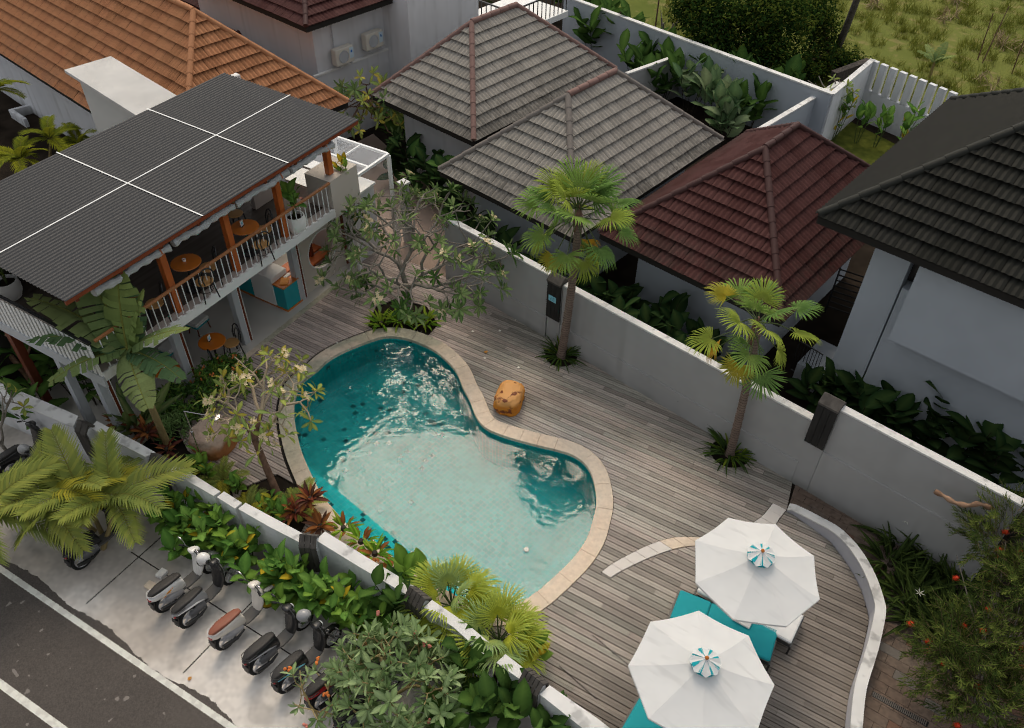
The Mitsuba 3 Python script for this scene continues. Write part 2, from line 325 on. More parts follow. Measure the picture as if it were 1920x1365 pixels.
while i < m:
    k = int(rng.integers(4, 8)); j = min(i + k, m)
    if m - j < 3: j = m
    idx = [q % m for q in range(i, j + 1)]
    a = np.array([INNER[q] - Nrm[q] * 0.02 for q in idx]); b = np.array([INNER[q] + Nrm[q] * 0.35 for q in idx])
    sh = 0.004
    a[0] += (a[1] - a[0]) * sh / max(np.linalg.norm(a[1] - a[0]), 1e-6); b[0] += (b[1] - b[0]) * sh / max(np.linalg.norm(b[1] - b[0]), 1e-6)
    a[-1] -= (a[-1] - a[-2]) * sh / max(np.linalg.norm(a[-1] - a[-2]), 1e-6); b[-1] -= (b[-1] - b[-2]) * sh / max(np.linalg.norm(b[-1] - b[-2]), 1e-6)
    st = sg.Polygon(np.vstack([a, b[::-1]])).buffer(0)
    put('pool_basin__coping_stone', MB().poly(st, -0.045, 0.040 + 0.004 * rng.random()), 'coping_stone')
    i = j
gx, gy = np.meshgrid(np.arange(-14.6, -4.6, 0.03), np.arange(6.0, 11.6, 0.03), indexing='ij')
import meshkit
from scipy.ndimage import gaussian_filter
def ripple(x, y):
    p = np.stack([x, y, 0 * x], -1)
    calm = 0.35 + 0.9 * meshkit.fbm(p * [0.5, 0.5, 1], 2, 9)
    return calm * (0.007 * (meshkit.fbm(p * [4.2, 6.2, 1], 3, 1) - 0.5) + 0.006 * (meshkit.fbm(p * [11, 9, 1], 2, 4) - 0.5)) + 0.004 * (meshkit.fbm(p * [1.3, 1.6, 1], 2, 7) - 0.5)
gz = WZ + ripple(gx, gy)
ok = shapely.contains_xy(pool_in.buffer(0.06), gx, gy)
ids = np.arange(gx.size).reshape(gx.shape)
keep = ok[:-1, :-1] & ok[1:, :-1] & ok[:-1, 1:] & ok[1:, 1:]
q = np.stack([ids[:-1, :-1], ids[1:, :-1], ids[1:, 1:], ids[:-1, 1:]], -1)[keep]
used = np.unique(q); remap = np.zeros(gx.size, int); remap[used] = np.arange(len(used))
scene['water_glass'] = {'type': 'dielectric', 'int_ior': 1.333, 'ext_ior': 1.0}
struct('water', MB().add(np.stack([gx.ravel(), gy.ravel(), gz.ravel()], 1)[used], remap[q]), 'water_glass', smooth=True, label='rippled clear pool water reflecting the bright sky')

# deck planks
DECK = sg.Polygon([(-15.59,7.33),(-15.82,8.34),(-16.03,9.49),(-16.39,11.01),(-16.72,12.53),(-15.07,12.96),(-13.52,13.13)] + [(-10.3, 13.05), (-2.98, 13.05)] + [(-2.68,12.21),(-2.52,12.23),(-2.02,12.18),(-1.6,12.12),(-1.2,11.91),(-0.89,11.71),(-0.6,11.45),(-0.34,11.14),(-0.21,10.92),(-0.04,10.28),(0.05,9.83),(0.16,9.26),(0.35,8.7),(0.85,7.48)] + [(1.2, 6.2), (0.5, 5.4), (-2.6, 5.22), (-5.4, 5.2), (-6.8, 5.1), (-8.9, 4.9), (-10.6, 4.2), (-11.4, 4.1)] + [(-12.28,4.46),(-13.79,4.35),(-14.66,4.57),(-15.16,5.7),(-15.2,6.58)]).buffer(0)
ARC_O = spline([(-4.73,8.25),(-4.68,8.59),(-4.53,9.08),(-4.35,9.55),(-4.12,9.95),(-3.89,10.19),(-3.6,10.46),(-3.22,11),(-3.02,11.67),(-3.01,12.21)], 60)
ARC_I = spline([(-4.51,8.27),(-4.44,8.55),(-4.26,9.06),(-4.06,9.51),(-3.83,9.9),(-3.54,10.23),(-3.03,10.79),(-2.7,11.44),(-2.7,11.96),(-2.7,12.24)], 60)
arc_band = sg.Polygon(np.vstack([ARC_O, ARC_I[::-1]])).buffer(0)
gutter = pool_out.buffer(0.065).intersection(sg.Polygon([(-18.02,8.12),(-14.96,10.98),(-13.57,9.78),(-13.22,8.42),(-12.15,6.9),(-10.51,6.2),(-10.4,5.1),(-11.68,3.93)]))
holes = [shapely.union_all([pool_out.buffer(0.012), gutter]), arc_band.buffer(0.012)]
PLANT = {'frangipani': sg.Polygon([(-14.13,10.09),(-14.62,10.8),(-14.45,11.45),(-13.59,11.77),(-12.77,11.43),(-12.62,10.85),(-13.45,10.07)]), 'palm': sg.Point((-9.51,12.75,0)[:2]).buffer(0.42), 'palm2': sg.Point((-4.48,12.84,0)[:2]).buffer(0.45),
         'front': sg.Polygon([(-11.51,4.08),(-11.94,4.58),(-11.69,5.33),(-10.98,5.46),(-10.36,5.34),(-9.94,4.59),(-10.68,3.91)])}
holes += list(PLANT.values())
deck_net = DECK.difference(shapely.union_all(holes))
struct('pool_deck', MB().poly(DECK.difference(shapely.union_all([pool_out] + list(PLANT.values()))).buffer(-0.01), -0.02), 'roof_felt', label='weathered timber deck of long planks around the pool')
c0, s0 = math.cos(ROT), math.sin(ROT)
pieces = []
for row in range(-70, 60):
    off = row * 1.093
    for k in range(int((-3 - off) / PLEN) - 1, int((20 - off) / PLEN) + 1):
        u0, u1, v0, v1 = row * PITCH + 0.009, (row + 1) * PITCH - 0.009, off + k * PLEN + 0.003, off + (k + 1) * PLEN - 0.003
        rect = sg.Polygon([UV(u0, v0)[:2], UV(u1, v0)[:2], UV(u1, v1)[:2], UV(u0, v1)[:2]])
        if not rect.intersects(deck_net): continue
        x = rect.intersection(deck_net)
        if x.area < 0.004: continue
        c = np.array(x.centroid.coords[0]); pieces.append((x.area / ((c[0]) ** 2 + c[1] ** 2 + 210), x))
pieces.sort(key=lambda a: -a[0])
rest = MB()
for i, (w, x) in enumerate(pieces):
    dz = 0.004 * rng.random()
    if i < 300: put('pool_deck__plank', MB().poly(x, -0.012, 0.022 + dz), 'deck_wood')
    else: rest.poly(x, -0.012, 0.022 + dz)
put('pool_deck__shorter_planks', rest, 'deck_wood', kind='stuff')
ed = thing('terrace_edging', 'curved band of flat pink and white stones set in the deck', 'stone edging')
for i in range(0, 59, 4):
    a, b = ARC_O[i:i + 5], ARC_I[i:i + 5]
    put(ed + '__stone', MB().poly(sg.Polygon(np.vstack([a, b[::-1]])).buffer(-0.005), -0.012, 0.036 + 0.004 * rng.random()), 'edging_white' if i < 18 or i > 40 else 'coping_stone')
rough('edging_white', (0.62, 0.58, 0.54), 0.8)

# curved low wall round the terrace
BASE = spline([(-2.68,12.21),(-2.52,12.23),(-2.02,12.18),(-1.6,12.12),(-1.2,11.91),(-0.89,11.71),(-0.6,11.45),(-0.34,11.14),(-0.21,10.92),(-0.04,10.28),(0.05,9.83),(0.16,9.26),(0.35,8.7),(0.58,8.16),(0.95,7.57)], 70)
d = np.gradient(BASE, axis=0); nn = np.stack([d[:, 1], -d[:, 0]], 1); nn /= np.linalg.norm(nn, axis=1, keepdims=True)
if nn[35][0] < 0: nn = -nn
hgt = 0.10 + 0.34 * np.clip(np.arange(70) / 16.0, 0, 1) ** 0.8
cw = thing('curved_terrace_wall', 'low curved pale wall bounding the sun terrace', 'wall')
A = BASE + nn * 0.012; B = BASE + nn * 0.175
def strip(mb, p, z0, q, z1):
    n = len(p); v = np.vstack([np.c_[p, np.broadcast_to(z0, n)], np.c_[q, np.broadcast_to(z1, n)]]); mb.add(v, [[i, i + 1, n + i + 1, n + i] for i in range(n - 1)])
w = MB(); strip(w, A, -0.03, A, hgt - 0.03); strip(w, B, -0.03, B, hgt - 0.03)
w.add([(*A[0], -0.03), (*B[0], -0.03), (*B[0], hgt[0] - .03), (*A[0], hgt[0] - .03)], [[0, 1, 2, 3]])
put(cw + '__wall_body', w, 'terrace_plaster')
rough('terrace_plaster', (0.44, 0.44, 0.47), 0.85)
w = MB(); A2, B2 = BASE - nn * 0.005, BASE + nn * 0.195
strip(w, A2, hgt, B2, hgt); strip(w, A2, hgt - 0.032, A2, hgt); strip(w, B2, hgt - 0.032, B2, hgt)
w.add([(*A2[0], hgt[0] - .032), (*B2[0], hgt[0] - .032), (*B2[0], hgt[0]), (*A2[0], hgt[0])], [[0, 1, 2, 3]])
put(cw + '__cap', w, 'wall_cap_plaster')

# brown paving outside the terrace wall
def paver(p, n, uv):
    a = fbm(p.x * 1.5, p.y * 1.5, 1.0, 3); b = noise(p.x * 18, p.y * 18, 4.0)
    t = cell_rand(dr.floor((p.x * 0.97 - p.y * 0.25) / 0.25 * 0.5), dr.floor((p.x * 0.25 + p.y * 0.97) * 2.2), 5)
    return mix(mix((0.105, 0.07, 0.055), (0.150, 0.115, 0.09), a), mix((0.15, 0.095, 0.06), (0.13, 0.12, 0.11), t), 0.35 * t) * (0.8 + 0.4 * b)
rough('paver', proc(paver), 0.85)
pv = sg.Polygon([tuple(x) for x in B2[::-1]] + [(-2.9, 13.04), (0.8, 13.04), (2.6, 13.04), (4.5, 9.5), (4.5, 6.0)]).buffer(-0.004)
struct('paving', MB().poly(pv, -0.012), 'roof_felt', label='brown and grey stone paving outside the curved wall')
small = MB()
pc = []
for r in range(-10, 60):
    for k in range(-10, 30):
        a0, b0, L = 0.205 * r, 0.41 * k + (0.205 if r % 2 else 0), 0.41
        cs, sn = math.cos(0.10), math.sin(0.10)
        R = lambda a, b: (-3.2 + b * cs - a * sn, 5.0 + b * sn + a * cs)
        g = 0.004
        x = sg.Polygon([R(a0 + g, b0 + g), R(a0 + 0.205 - g, b0 + g), R(a0 + 0.205 - g, b0 + L - g), R(a0 + g, b0 + L - g)]).intersection(pv)
        if x.area > 0.006: pc.append((np.hypot(*x.centroid.coords[0]), x))
pc.sort(key=lambda a: a[0])
for i, (_, x) in enumerate(pc):
    if i < 290: put('paving__paver', MB().poly(x, -0.011, 0.012 + 0.004 * rng.random()), ('paver', 'paver', 'paver', 'paver_grey', 'paver', 'paver', 'paver_rust', 'paver')[int(rng.integers(8))])
    else: small.poly(x, -0.011, 0.014)
if small.v: put('paving__farther_pavers', small, 'paver', kind='stuff')
rough('paver_rust', (0.14, 0.078, 0.055), 0.85); rough('paver_grey', (0.135, 0.122, 0.11), 0.85)
gt = thing('drain_grate', 'narrow slotted drain grate crossing the brown paving', 'drain grate')
g0, g1 = np.array((0.47,9.58,0.02)[:2]), np.array((1.03,9.65,0.02)[:2]); g1 = g0 + (g1 - g0) * 1.75
gd = (g1 - g0) / np.linalg.norm(g1 - g0); ga = math.atan2(gd[1], gd[0]); gl = np.linalg.norm(g1 - g0)
put(gt + '__channel', MB().box((*(g0 + g1) / 2, 0.014), (gl, 0.11, 0.012), rz=ga), 'black_metal')
b = MB()
for k in range(int(gl / 0.032)): b.box((*(g0 + gd * (k + .5) * 0.032), 0.022), (0.016, 0.10, 0.012), rz=ga)
put(gt + '__slats', b, 'paver_grey', kind='stuff')

# ------------------------------------------------------------------ walls
def clad_panel(key, c, ang, wid, z0, z1, thick, slats, cap=True, mat='weathered_wood'):
    R = rotz(ang)
    for k in range(slats):
        y = (k + .5) / slats * wid - wid / 2
        put(key + '__slat', MB().box(np.array(c) + R @ [y, 0, 0] + [0, 0, (z0 + z1) / 2], (wid / slats - 0.008, thick, z1 - z0), rz=ang), mat)
wall = thing('pool_side_wall', 'long grey rendered wall with pale cap between deck and villas', 'wall')
def wall_seg(key, x0, x1, y, h, ledge, th=0.17, m1='gray_plaster', cap='wall_cap_plaster'):
    put(key + '__wall_body', MB().box(((x0 + x1) / 2, y + th / 2, (h - 0.04) / 2 - 0.02), (x1 - x0, th, h - 0.0)), m1)
    put(key + '__plinth', MB().box(((x0 + x1) / 2, y - 0.012, ledge / 2 - 0.02), (x1 - x0, 0.05, ledge + .02)), m1)
    put(key + '__cap', MB().box(((x0 + x1) / 2, y + th / 2, h - 0.005), (x1 - x0, th + 0.02, 0.05), ch=0.006), cap)
wall_seg(wall, -14.1, -10.32, 13.07, 2.06, 0.70)
wall_seg(wall, -9.84, -3.02, 13.07, 1.98, 0.70)
wall_seg(wall, -2.62, 0.95, 13.07, 2.6, 1.36)
for x0, x1, z0, z1, yy in ((-10.30, -9.86, 0.8, 1.93, 13.05), (-3.06, -2.62, 1.43, 2.55, 13.03)):
    pk = number(wall + '__post'); xm = (x0 + x1) / 2
    put(pk, MB().box((xm, 13.155, (z1 + 0.05) / 2 - 0.02), (x1 - x0 - 0.02, 0.21, z1 + 0.05)), 'gray_plaster', exact=True)
    clad_panel(pk, (xm, yy - 0.03, 0), 0.0, x1 - x0, z0, z1, 0.045, 3, mat='charred_wood')
    cp = MB()
    prof = [(-0.10, 0.0), (-0.10, 0.05), (0.09, 0.20), (0.10, 0.20), (0.28, 0.05), (0.28, 0.0)]
    cp.poly(sg.Polygon(prof), 0, x1 - x0); cp.xf(mat4(np.array([[0, 0, 1], [1, 0, 0], [0, 1, 0]]), (x0, 13.06, z1 + 0.02)))
    put(pk + '__cap', cp, 'weathered_wood')
rough('charred_wood', proc(lambda p, n, uv: mix((0.008, 0.008, 0.008), (0.035, 0.033, 0.031), fbm(p.x * 16, p.y * 16, p.z * 2.0, 3))), 0.8)
sp = thing('wall_plaque', 'small pale blue notice on the dark cladding of the wall post', 'sign')
put(sp + '__panel', MB().box((-10.10, 12.985, 1.46), (0.24, 0.012, 0.17)), 'plaque_blue'); rough('plaque_blue', (0.22, 0.52, 0.62), 0.4)
ln = MB()
for k in range(3): ln.box((-10.10, 12.977, 1.50 - 0.04 * k), (0.16 - 0.03 * k, 0.004, 0.008))
put(sp + '__text_lines', ln, 'plaque_ink'); rough('plaque_ink', (0.05, 0.22, 0.3), 0.6)

fw = thing('street_wall', 'white rendered street wall with thick pale top along the scooters', 'wall')
def free_wall(key, out_, inn_, h, z0=-0.03, body='white_plaster', cap='wall_cap_plaster'):
    o, n = np.array(out_), np.array(inn_)
    pg = sg.Polygon(np.vstack([o, n[::-1]])).buffer(0)
    put(key + '__wall_body', MB().poly(pg.buffer(-0.008), z0, h - 0.03), body)
    put(key + '__cap', MB().poly(pg.buffer(0.004), h - 0.03, h), cap)
segs = [([(-19.19,1.41),(-16.08,2.37),(-15.08,2.68)], [(-19.61,1.58),(-16.37,2.59),(-15.31,2.91)]),
        ([(-14.77,2.93),(-14.18,3.05),(-13.16,3.3)], [(-14.87,3.11),(-13.62,3.4),(-13.11,3.5)]),
        ([(-12.47,3.44),(-11.22,3.69)], [(-12.51,3.63),(-11.21,3.84)]),
        ([(-11.13,3.72),(-10.63,3.8)], [(-11.15,3.89),(-10.65,3.97)]),
        ([(-10.57,3.84),(-9.77,4),(-8.98,4.19)], [(-10.59,4.02),(-9.91,4.17),(-9.14,4.34)]),
        ([(-8.85,4.42),(-7.82,4.59),(-6.62,4.81)], [(-8.87,4.66),(-7.8,4.83),(-6.72,5.01)]),
        ([(-6.26,4.83),(-5.6,4.92),(-4.86,4.91)], [(-6.26,5.03),(-5.45,5.12),(-4.82,5.13)]),
        ([(-4.58,4.95),(-4.17,4.99),(-4.11,5)], [(-4.57,5.16),(-4.19,5.18),(-4.07,5.18)]),
        ([(-3.67,5.03),(-2.8,5.07),(-1.21,5.13)], [(-3.65,5.25),(-2.72,5.35),(-1.14,5.43)])]
for o, n in segs: free_wall(fw, o, n, 1.2)
for (p0, p1, big) in (((-15.03,2.81,1.2), (-14.71,2.89,1.2), 2), ((-13.01,3.39,1.2), (-12.53,3.49,1.2), 3), ((-9.08,4.23,1.2), (-8.8,4.43,1.2), 3), ((-6.7,4.88,1.2), (-6.29,4.9,1.2), 4), ((-4.11,5.12,1.2), (-3.69,5.13,1.2), 5)):
    p0, p1 = np.array(p0)[:2], np.array(p1)[:2]; dd = (p1 - p0) / np.linalg.norm(p1 - p0); L = np.linalg.norm(p1 - p0); an = math.atan2(dd[1], dd[0]); c = (p0 + p1) / 2
    nrm = np.array([dd[1], -dd[0]])
    pk = number(fw + '__post')
    put(pk, MB().box((*c, 0.60), (L - 0.04, 0.20, 1.26), rz=an), 'white_plaster', exact=True)
    for k in range(big):
        s = ((k + .5) / big - .5) * L
        prof = sg.Polygon([(-0.165, 0.36), (-0.165, 1.17), (0, 1.37), (0.165, 1.17), (0.165, 0.62), (0.125, 0.62), (0.125, 1.15), (0, 1.30), (-0.125, 1.15), (-0.125, 0.36)])
        sl = MB().poly(prof, 0, L / big - 0.012)
        sl.xf(mat4(rotz(an) @ np.array([[0, 0, 1], [1, 0, 0], [0, 1, 0]]), (*(c + dd * (s - L / big / 2 + 0.006)), 0)))
        put(pk + '__slat', sl, 'weathered_wood')
VENTS = [(-21.41, 11.37, 4.07), (-21.44, 11.78, 4.1)]

# ------------------------------------------------------------------ tiled hip roofs
TW, TE = 0.42, 0.335
def tile_template(w=TW, e=TE, nrol=3):
    xs = np.linspace(0, w, 4 * nrol + 1)
    h = 0.016 * np.sin(xs / w * nrol * 2 * np.pi - np.pi / 2)
    y0, y1 = -0.03, e + 0.02
    zf, zb = 0.092, 0.012
    v = np.vstack([np.c_[xs, np.full(len(xs), y0), zf + h], np.c_[xs, np.full(len(xs), y1), zb + h], np.c_[xs, np.full(len(xs), y0), zf + h - 0.022]])
    n = len(xs)
    f = [[i, i + 1, n + i + 1, n + i] for i in range(n - 1)] + [[2 * n + i, 2 * n + i + 1, i + 1, i] for i in range(n - 1)]
    f = np.array(f); f = np.vstack([f[:, [0, 1, 2]], f[:, [0, 2, 3]]])
    v[:, 0] = 0.004 + v[:, 0] * (w - 0.010) / w
    return v, f
TILE_V, TILE_F = tile_template()
TILE_PLY = mikit.ply((TILE_V, TILE_F), None)
def clip_tris(tri, n, d):
    out = []
    s = tri @ n - d
    for t, q in zip(tri, s):
        if (q >= 0).all(): out.append(t); continue
        if (q < 0).all(): continue
        poly = []
        for i in range(3):
            a, b, sa_, sb_ = t[i], t[(i + 1) % 3], q[i], q[(i + 1) % 3]
            if sa_ >= 0: poly.append(a)
            if sa_ * sb_ < 0: poly.append(a + (b - a) * sa_ / (sa_ - sb_))
        for k in range(1, len(poly) - 1): out.append(np.array([poly[0], poly[k], poly[k + 1]]))
    return np.array(out).reshape(-1, 3, 3)
def tiled_face(key, corners, mat, cand):
    """corners: eave left, eave right, top right, top left (top may coincide), seen from outside"""
    c = [np.array(x, float) for x in corners]
    X = (c[1] - c[0]) / np.linalg.norm(c[1] - c[0]); N = np.cross(X, c[3] - c[0]); N /= np.linalg.norm(N); Y = np.cross(N, X)
    P2 = [np.array([(q - c[0]) @ X, (q - c[0]) @ Y]) for q in c]
    W, Hh = P2[1][0], max(P2[2][1], P2[3][1])
    e = Hh / max(1, round(Hh / TE)); w = W / max(1, round(W / TW))
    sc = np.array([w / TW, e / TE, 1.0])
    edges = []
    for a, b in ((P2[1], P2[2]), (P2[3], P2[0])):
        t = b - a; nn_ = np.array([-t[1], t[0]]); edges.append((np.array([nn_[0], nn_[1], 0]) / np.linalg.norm(nn_), a))
    R = np.stack([X, Y, N], 1)
    for r in range(int(round(Hh / e))):
        for k in range(-1, int(round(W / w)) + 1):
            o = np.array([k * w + (w / 2 if r % 2 else 0), r * e, 0])
            cs = [np.array([o[0] + a * w, o[1] + b * e, 0]) for a in (0, 1) for b in (0, 1)]
            inside = [[(q - np.array([*a, 0])) @ n > -1e-3 for q in cs] for n, a in edges]
            if any(not any(i_) for i_ in inside): continue
            wp = c[0] + R @ (o + [w / 2, e / 2, 0.03])
            view = CAM - wp; dist = np.linalg.norm(view)
            facing = (N @ view) / dist
            full = all(all(i_) for i_ in inside)
            if full:
                cand.append((facing / dist ** 2, mat4(R @ np.diag(sc), c[0] + R @ o), None, mat))
            else:
                tri = (TILE_V * sc + o)[TILE_F]
                for n, a in edges: tri = clip_tris(tri, n, n @ np.array([*a, 0]))
                if len(tri) == 0: continue
                ar = np.linalg.norm(np.cross(tri[:, 1] - tri[:, 0], tri[:, 2] - tri[:, 0]), axis=1).sum() / (w * e * 3)
                cand.append((facing / dist ** 2 * min(ar, 1), None, c[0] + tri.reshape(-1, 3) @ R.T, mat))
def finish_tiles(key, cand, most=300):
    cand.sort(key=lambda a: -a[0])
    rest = MB(); mt = None
    for i, (sc_, m_, v_, mat) in enumerate(cand):
        mt = mat
        if i < most and sc_ > 0:
            if rng.random() < .28: mat = mat + '_dull'
            if m_ is not None:
                j_ = np.eye(4); an = .012 * rng.standard_normal(); j_[:2, :2] = [[math.cos(an), -math.sin(an)], [math.sin(an), math.cos(an)]]; j_[2, 3] = .006 * rng.random()
                put(key + '__tile', TILE_PLY, mat, tw=m_ @ j_)
            else: put(key + '__tile', MB().add(v_, np.arange(len(v_)).reshape(-1, 3)), mat)
        elif m_ is not None: rest.add(TILE_V @ m_[:3, :3].T + m_[:3, 3], TILE_F)
        else: rest.add(v_, np.arange(len(v_)).reshape(-1, 3))
    if rest.v: put(key + '__farther_tiles', rest, mt, kind='stuff')
def ridge_caps(key, a, b, mat, r=0.085, L=0.42, label=None):
    a, b = np.array(a, float), np.array(b, float); n = max(1, int(round(np.linalg.norm(b - a) / L)))
    for k in range(n):
        p, q = a + (b - a) * (k / n), a + (b - a) * ((k + 1.06) / n)
        put(key + '__ridge_cap', MB().tube([p, q], [r * 1.1, r * 0.96], 8), mat, smooth=50)
def hip_roof(house, x0, x1, y0, y1, ze, zr, r0, r1, tmat, cmat, capup=0.05, most=300, cuts=None, body=True):
    key = house + '__roof'
    c00, c10, c11, c01 = [np.array(q) for q in ((x0, y0, ze), (x1, y0, ze), (x1, y1, ze), (x0, y1, ze))]
    r0, r1 = np.array([*r0, zr]), np.array([*r1, zr])
    alongy = abs(r1[1] - r0[1]) >= abs(r1[0] - r0[0])
    faces = ([(c00, c10, r0, r0), (c10, c11, r1, r0), (c11, c01, r1, r1), (c01, c00, r0, r1)] if alongy else
             [(c00, c10, r1, r0), (c10, c11, r1, r1), (c11, c01, r0, r1), (c01, c00, r0, r0)])
    dz = np.array([0, 0, -0.012])
    vv = np.array([c00, c10, c11, c01, r0, r1]) + dz
    ff = [[0, 1, 4], [1, 2, 5], [1, 5, 4], [2, 3, 5], [3, 0, 4], [3, 4, 5]] if alongy else [[0, 1, 5], [0, 5, 4], [1, 2, 5], [2, 3, 4], [2, 4, 5], [3, 0, 4]]
    low = np.array([c00, c10, c11, c01]) + [0, 0, -0.17]
    v2 = np.vstack([vv, low]); ff = ff + [[0, 6, 7], [0, 7, 1], [1, 7, 8], [1, 8, 2], [2, 8, 9], [2, 9, 3], [3, 9, 6], [3, 6, 0], [6, 8, 7], [6, 9, 8]]
    put(key, MB().add(v2, ff), 'roof_felt', exact=True)
    cand = []
    for f in faces: tiled_face(key, f, tmat, cand)
    finish_tiles(key, cand, most)
    up = np.array([0, 0, capup])
    hips = [(c00, r0), (c10, r0 if alongy else r1), (c11, r1), (c01, r1 if alongy else r0)]
    for a, b in hips: ridge_caps(key, a + up, b + up, cmat[0])
    ridge_caps(key, r0 + up * 1.3, r1 + up * 1.3, cmat[-1])
    return key
def block(key, part, x0, x1, y0, y1, z0, z1, mat, **k): return put(key + '__' + part, MB().box(((x0 + x1) / 2, (y0 + y1) / 2, (z0 + z1) / 2), (x1 - x0, y1 - y0, z1 - z0)), mat, **k)

h = thing('villa', 'white villa under weathered grey tiles, the farther of the grey pair', 'house')
hip_roof(h, -20.25, -15.68, 15.9, 22.95, 2.7, 4.87, (-18.1, 18.37), (-18.1, 20.45), 'tile_gray', ('cap_red', 'cap_red'))
block(h, 'wall', -19.6, -16.3, 16.6, 22.3, -0.03, 2.6, 'white_plaster')
h = thing('villa', 'white villa under weathered grey tiles directly behind the tall fan palm', 'house')
hip_roof(h, -15.2, -10.33, 14.02, 21.1, 2.7, 4.85, (-12.72, 16.5), (-12.72, 18.6), 'tile_gray', ('cap_gray', 'cap_red'))
block(h, 'wall', -14.5, -11.0, 14.7, 20.4, -0.03, 2.6, 'bluish_plaster')
h = thing('villa', 'white villa under a dark maroon tiled hip roof', 'house')
hip_roof(h, -9.98, -4.85, 14.64, 22.0, 2.7, 4.88, (-7.41, 17.5), (-7.41, 19.13), 'tile_maroon', ('cap_maroon', 'cap_maroon'))
block(h, 'wall', -9.2, -5.6, 15.4, 21.2, -0.03, 2.6, 'bluish_plaster')
h = thing('villa', 'two storey pale house under the mossy black tiled roof at the right edge', 'house')
hip_roof(h, -4.98, 8.0, 15.33, 22.8, 5.1, 8.0, (-1.25, 19.05), (4.3, 19.05), 'tile_dark', ('cap_dark', 'cap_dark'))
hw = MB()
hw.box((-3.425, 16.16, 2.52), (0.97 - 0.2, 0.4, 5.1)); hw.box((1.5, 16.2, 1.93), (9.0, 0.48, 3.92)); hw.box((2.3, 16.2, 4.45), (9.6, 0.48, 1.15)); hw.box((-3.72, 19.0, 2.52), (0.2, 6.0, 5.1))
hw.box((2.0, 21.9, 2.52), (11.4, 0.2, 5.1))
put(h + '__wall', hw, 'bluish_plaster')
block(h, 'window_reveal', -3.05, -2.55, 16.3, 16.42, 3.9, 5.0, 'black_metal')
block(h, 'wall_bay', -2.79, 1.15, 15.62, 15.958, 2.79, 5.0, 'bluish_plaster', label='pale flat projecting bay under the dark eave')
block(h, 'window', 1.3, 5.0, 15.945, 15.955, 1.2, 2.6, 'black_metal')
block(h, 'plinth', -4.6, -3.83, 16.05, 17.3, -0.03, 0.62, 'bluish_plaster')

h = thing('tiled_house', 'long white house under a bright orange tiled hip roof', 'house')
hip_roof(h, -36.5, -20.15, 9.05, 14.82, 2.85, 5.65, (-33.6, 11.93), (-23.05, 11.93), 'tile_orange', ('cap_orange', 'cap_orange'), most=300)
block(h, 'wall', -36.0, -20.7, 9.65, 14.2, -0.03, 2.75, 'white_plaster')
for px in VENTS:
    put(h + '__roof__vent', MB().box((px[0], px[1], px[2] + 0.10), (0.22, 0.44, 0.17), ch=0.02), 'white_paint', label='small white vent box on the orange tiles')
h = thing('annex_block', 'flat roofed cream annex cut into the side of the orange roof', 'annex')
q = [(-24.12,8.25),(-24.07,9.61),(-20.09,9.52),(-19.84,8.2)]
qd = [np.array(a) for a in q]; qd[2] = qd[2] + 0.25 * (qd[2] - qd[1]) / np.linalg.norm(qd[2] - qd[1]); qd[3] = qd[3] + 0.5 * (qd[3] - qd[0]) / np.linalg.norm(qd[3] - qd[0])
put(h + '__roof_slab', MB().poly(sg.Polygon(qd), 4.66, 4.75), 'annex_cream'); rough('annex_cream', proc(lambda p, n, uv: mi.Color3f(0.50, 0.49, 0.47) * (0.8 + 0.3 * fbm(p.x * 1.5, p.y * 1.5, p.z, 3))), 0.9)
put(h + '__wall', MB().poly(sg.Polygon(qd).buffer(-0.22), -0.03, 4.655), 'annex_wall'); rough('annex_wall', (0.5, 0.5, 0.47), 0.9)

h = thing('tiled_house', 'white two storey house with outdoor air conditioners under a brown hip roof', 'house')
hip_roof(h, -30.3, -22.35, 15.2, 22.6, 4.5, 7.2, (-26.4, 18.6), (-26.2, 19.2), 'tile_maroon', ('cap_maroon', 'cap_maroon'))
block(h, 'wall', -30.0, -22.95, 15.8, 22.0, -0.03, 4.4, 'white_plaster')
block(h, 'wall', -22.95, -22.85, 15.6, 22.0, -0.03, 2.6, 'white_plaster')
block(h, 'wall_tower', -23.5, -21.6, 18.85, 22.3, -0.03, 5.6, 'white_plaster', label='taller plain white wing right of the air conditioners')
block(h, 'wall_wing', -23.3, -21.75, 22.3, 26.5, -0.03, 2.35, 'white_plaster')
block(h, 'balcony_slab', -23.3, -20.6, 23.0, 26.4, 2.35, 2.58, 'white_paint')
bl = number(h + '__balcony_railing')
put(bl, MB().box((-20.68, 24.7, 3.4), (0.05, 3.4, 0.05)).box((-21.9, 23.03, 3.4), (2.5, 0.05, 0.05)), 'black_metal', exact=True)
for k in range(14): put(bl + '__bar', MB().box((-20.68, 23.1 + k * 0.25, 2.97), (0.03, 0.03, 0.82)), 'black_metal')
for k in range(9): put(bl + '__bar', MB().box((-20.9 - k * 0.25, 23.03, 2.97), (0.03, 0.03, 0.82)), 'black_metal')
block(h, 'door_opening', -21.74, -21.73, 23.6, 25.4, 0.2, 2.0, 'dark_interior')
for z0 in (2.62,):
    put(h + '__string_course', MB().box((-22.86, 17.2, 2.62), (0.10, 3.3, 0.06)), 'white_paint')
put(h + '__downpipe', MB().tube([(-22.9, 16.55, 4.3), (-22.88, 16.55, 3.2)], 0.025, 6), 'gray_paint')
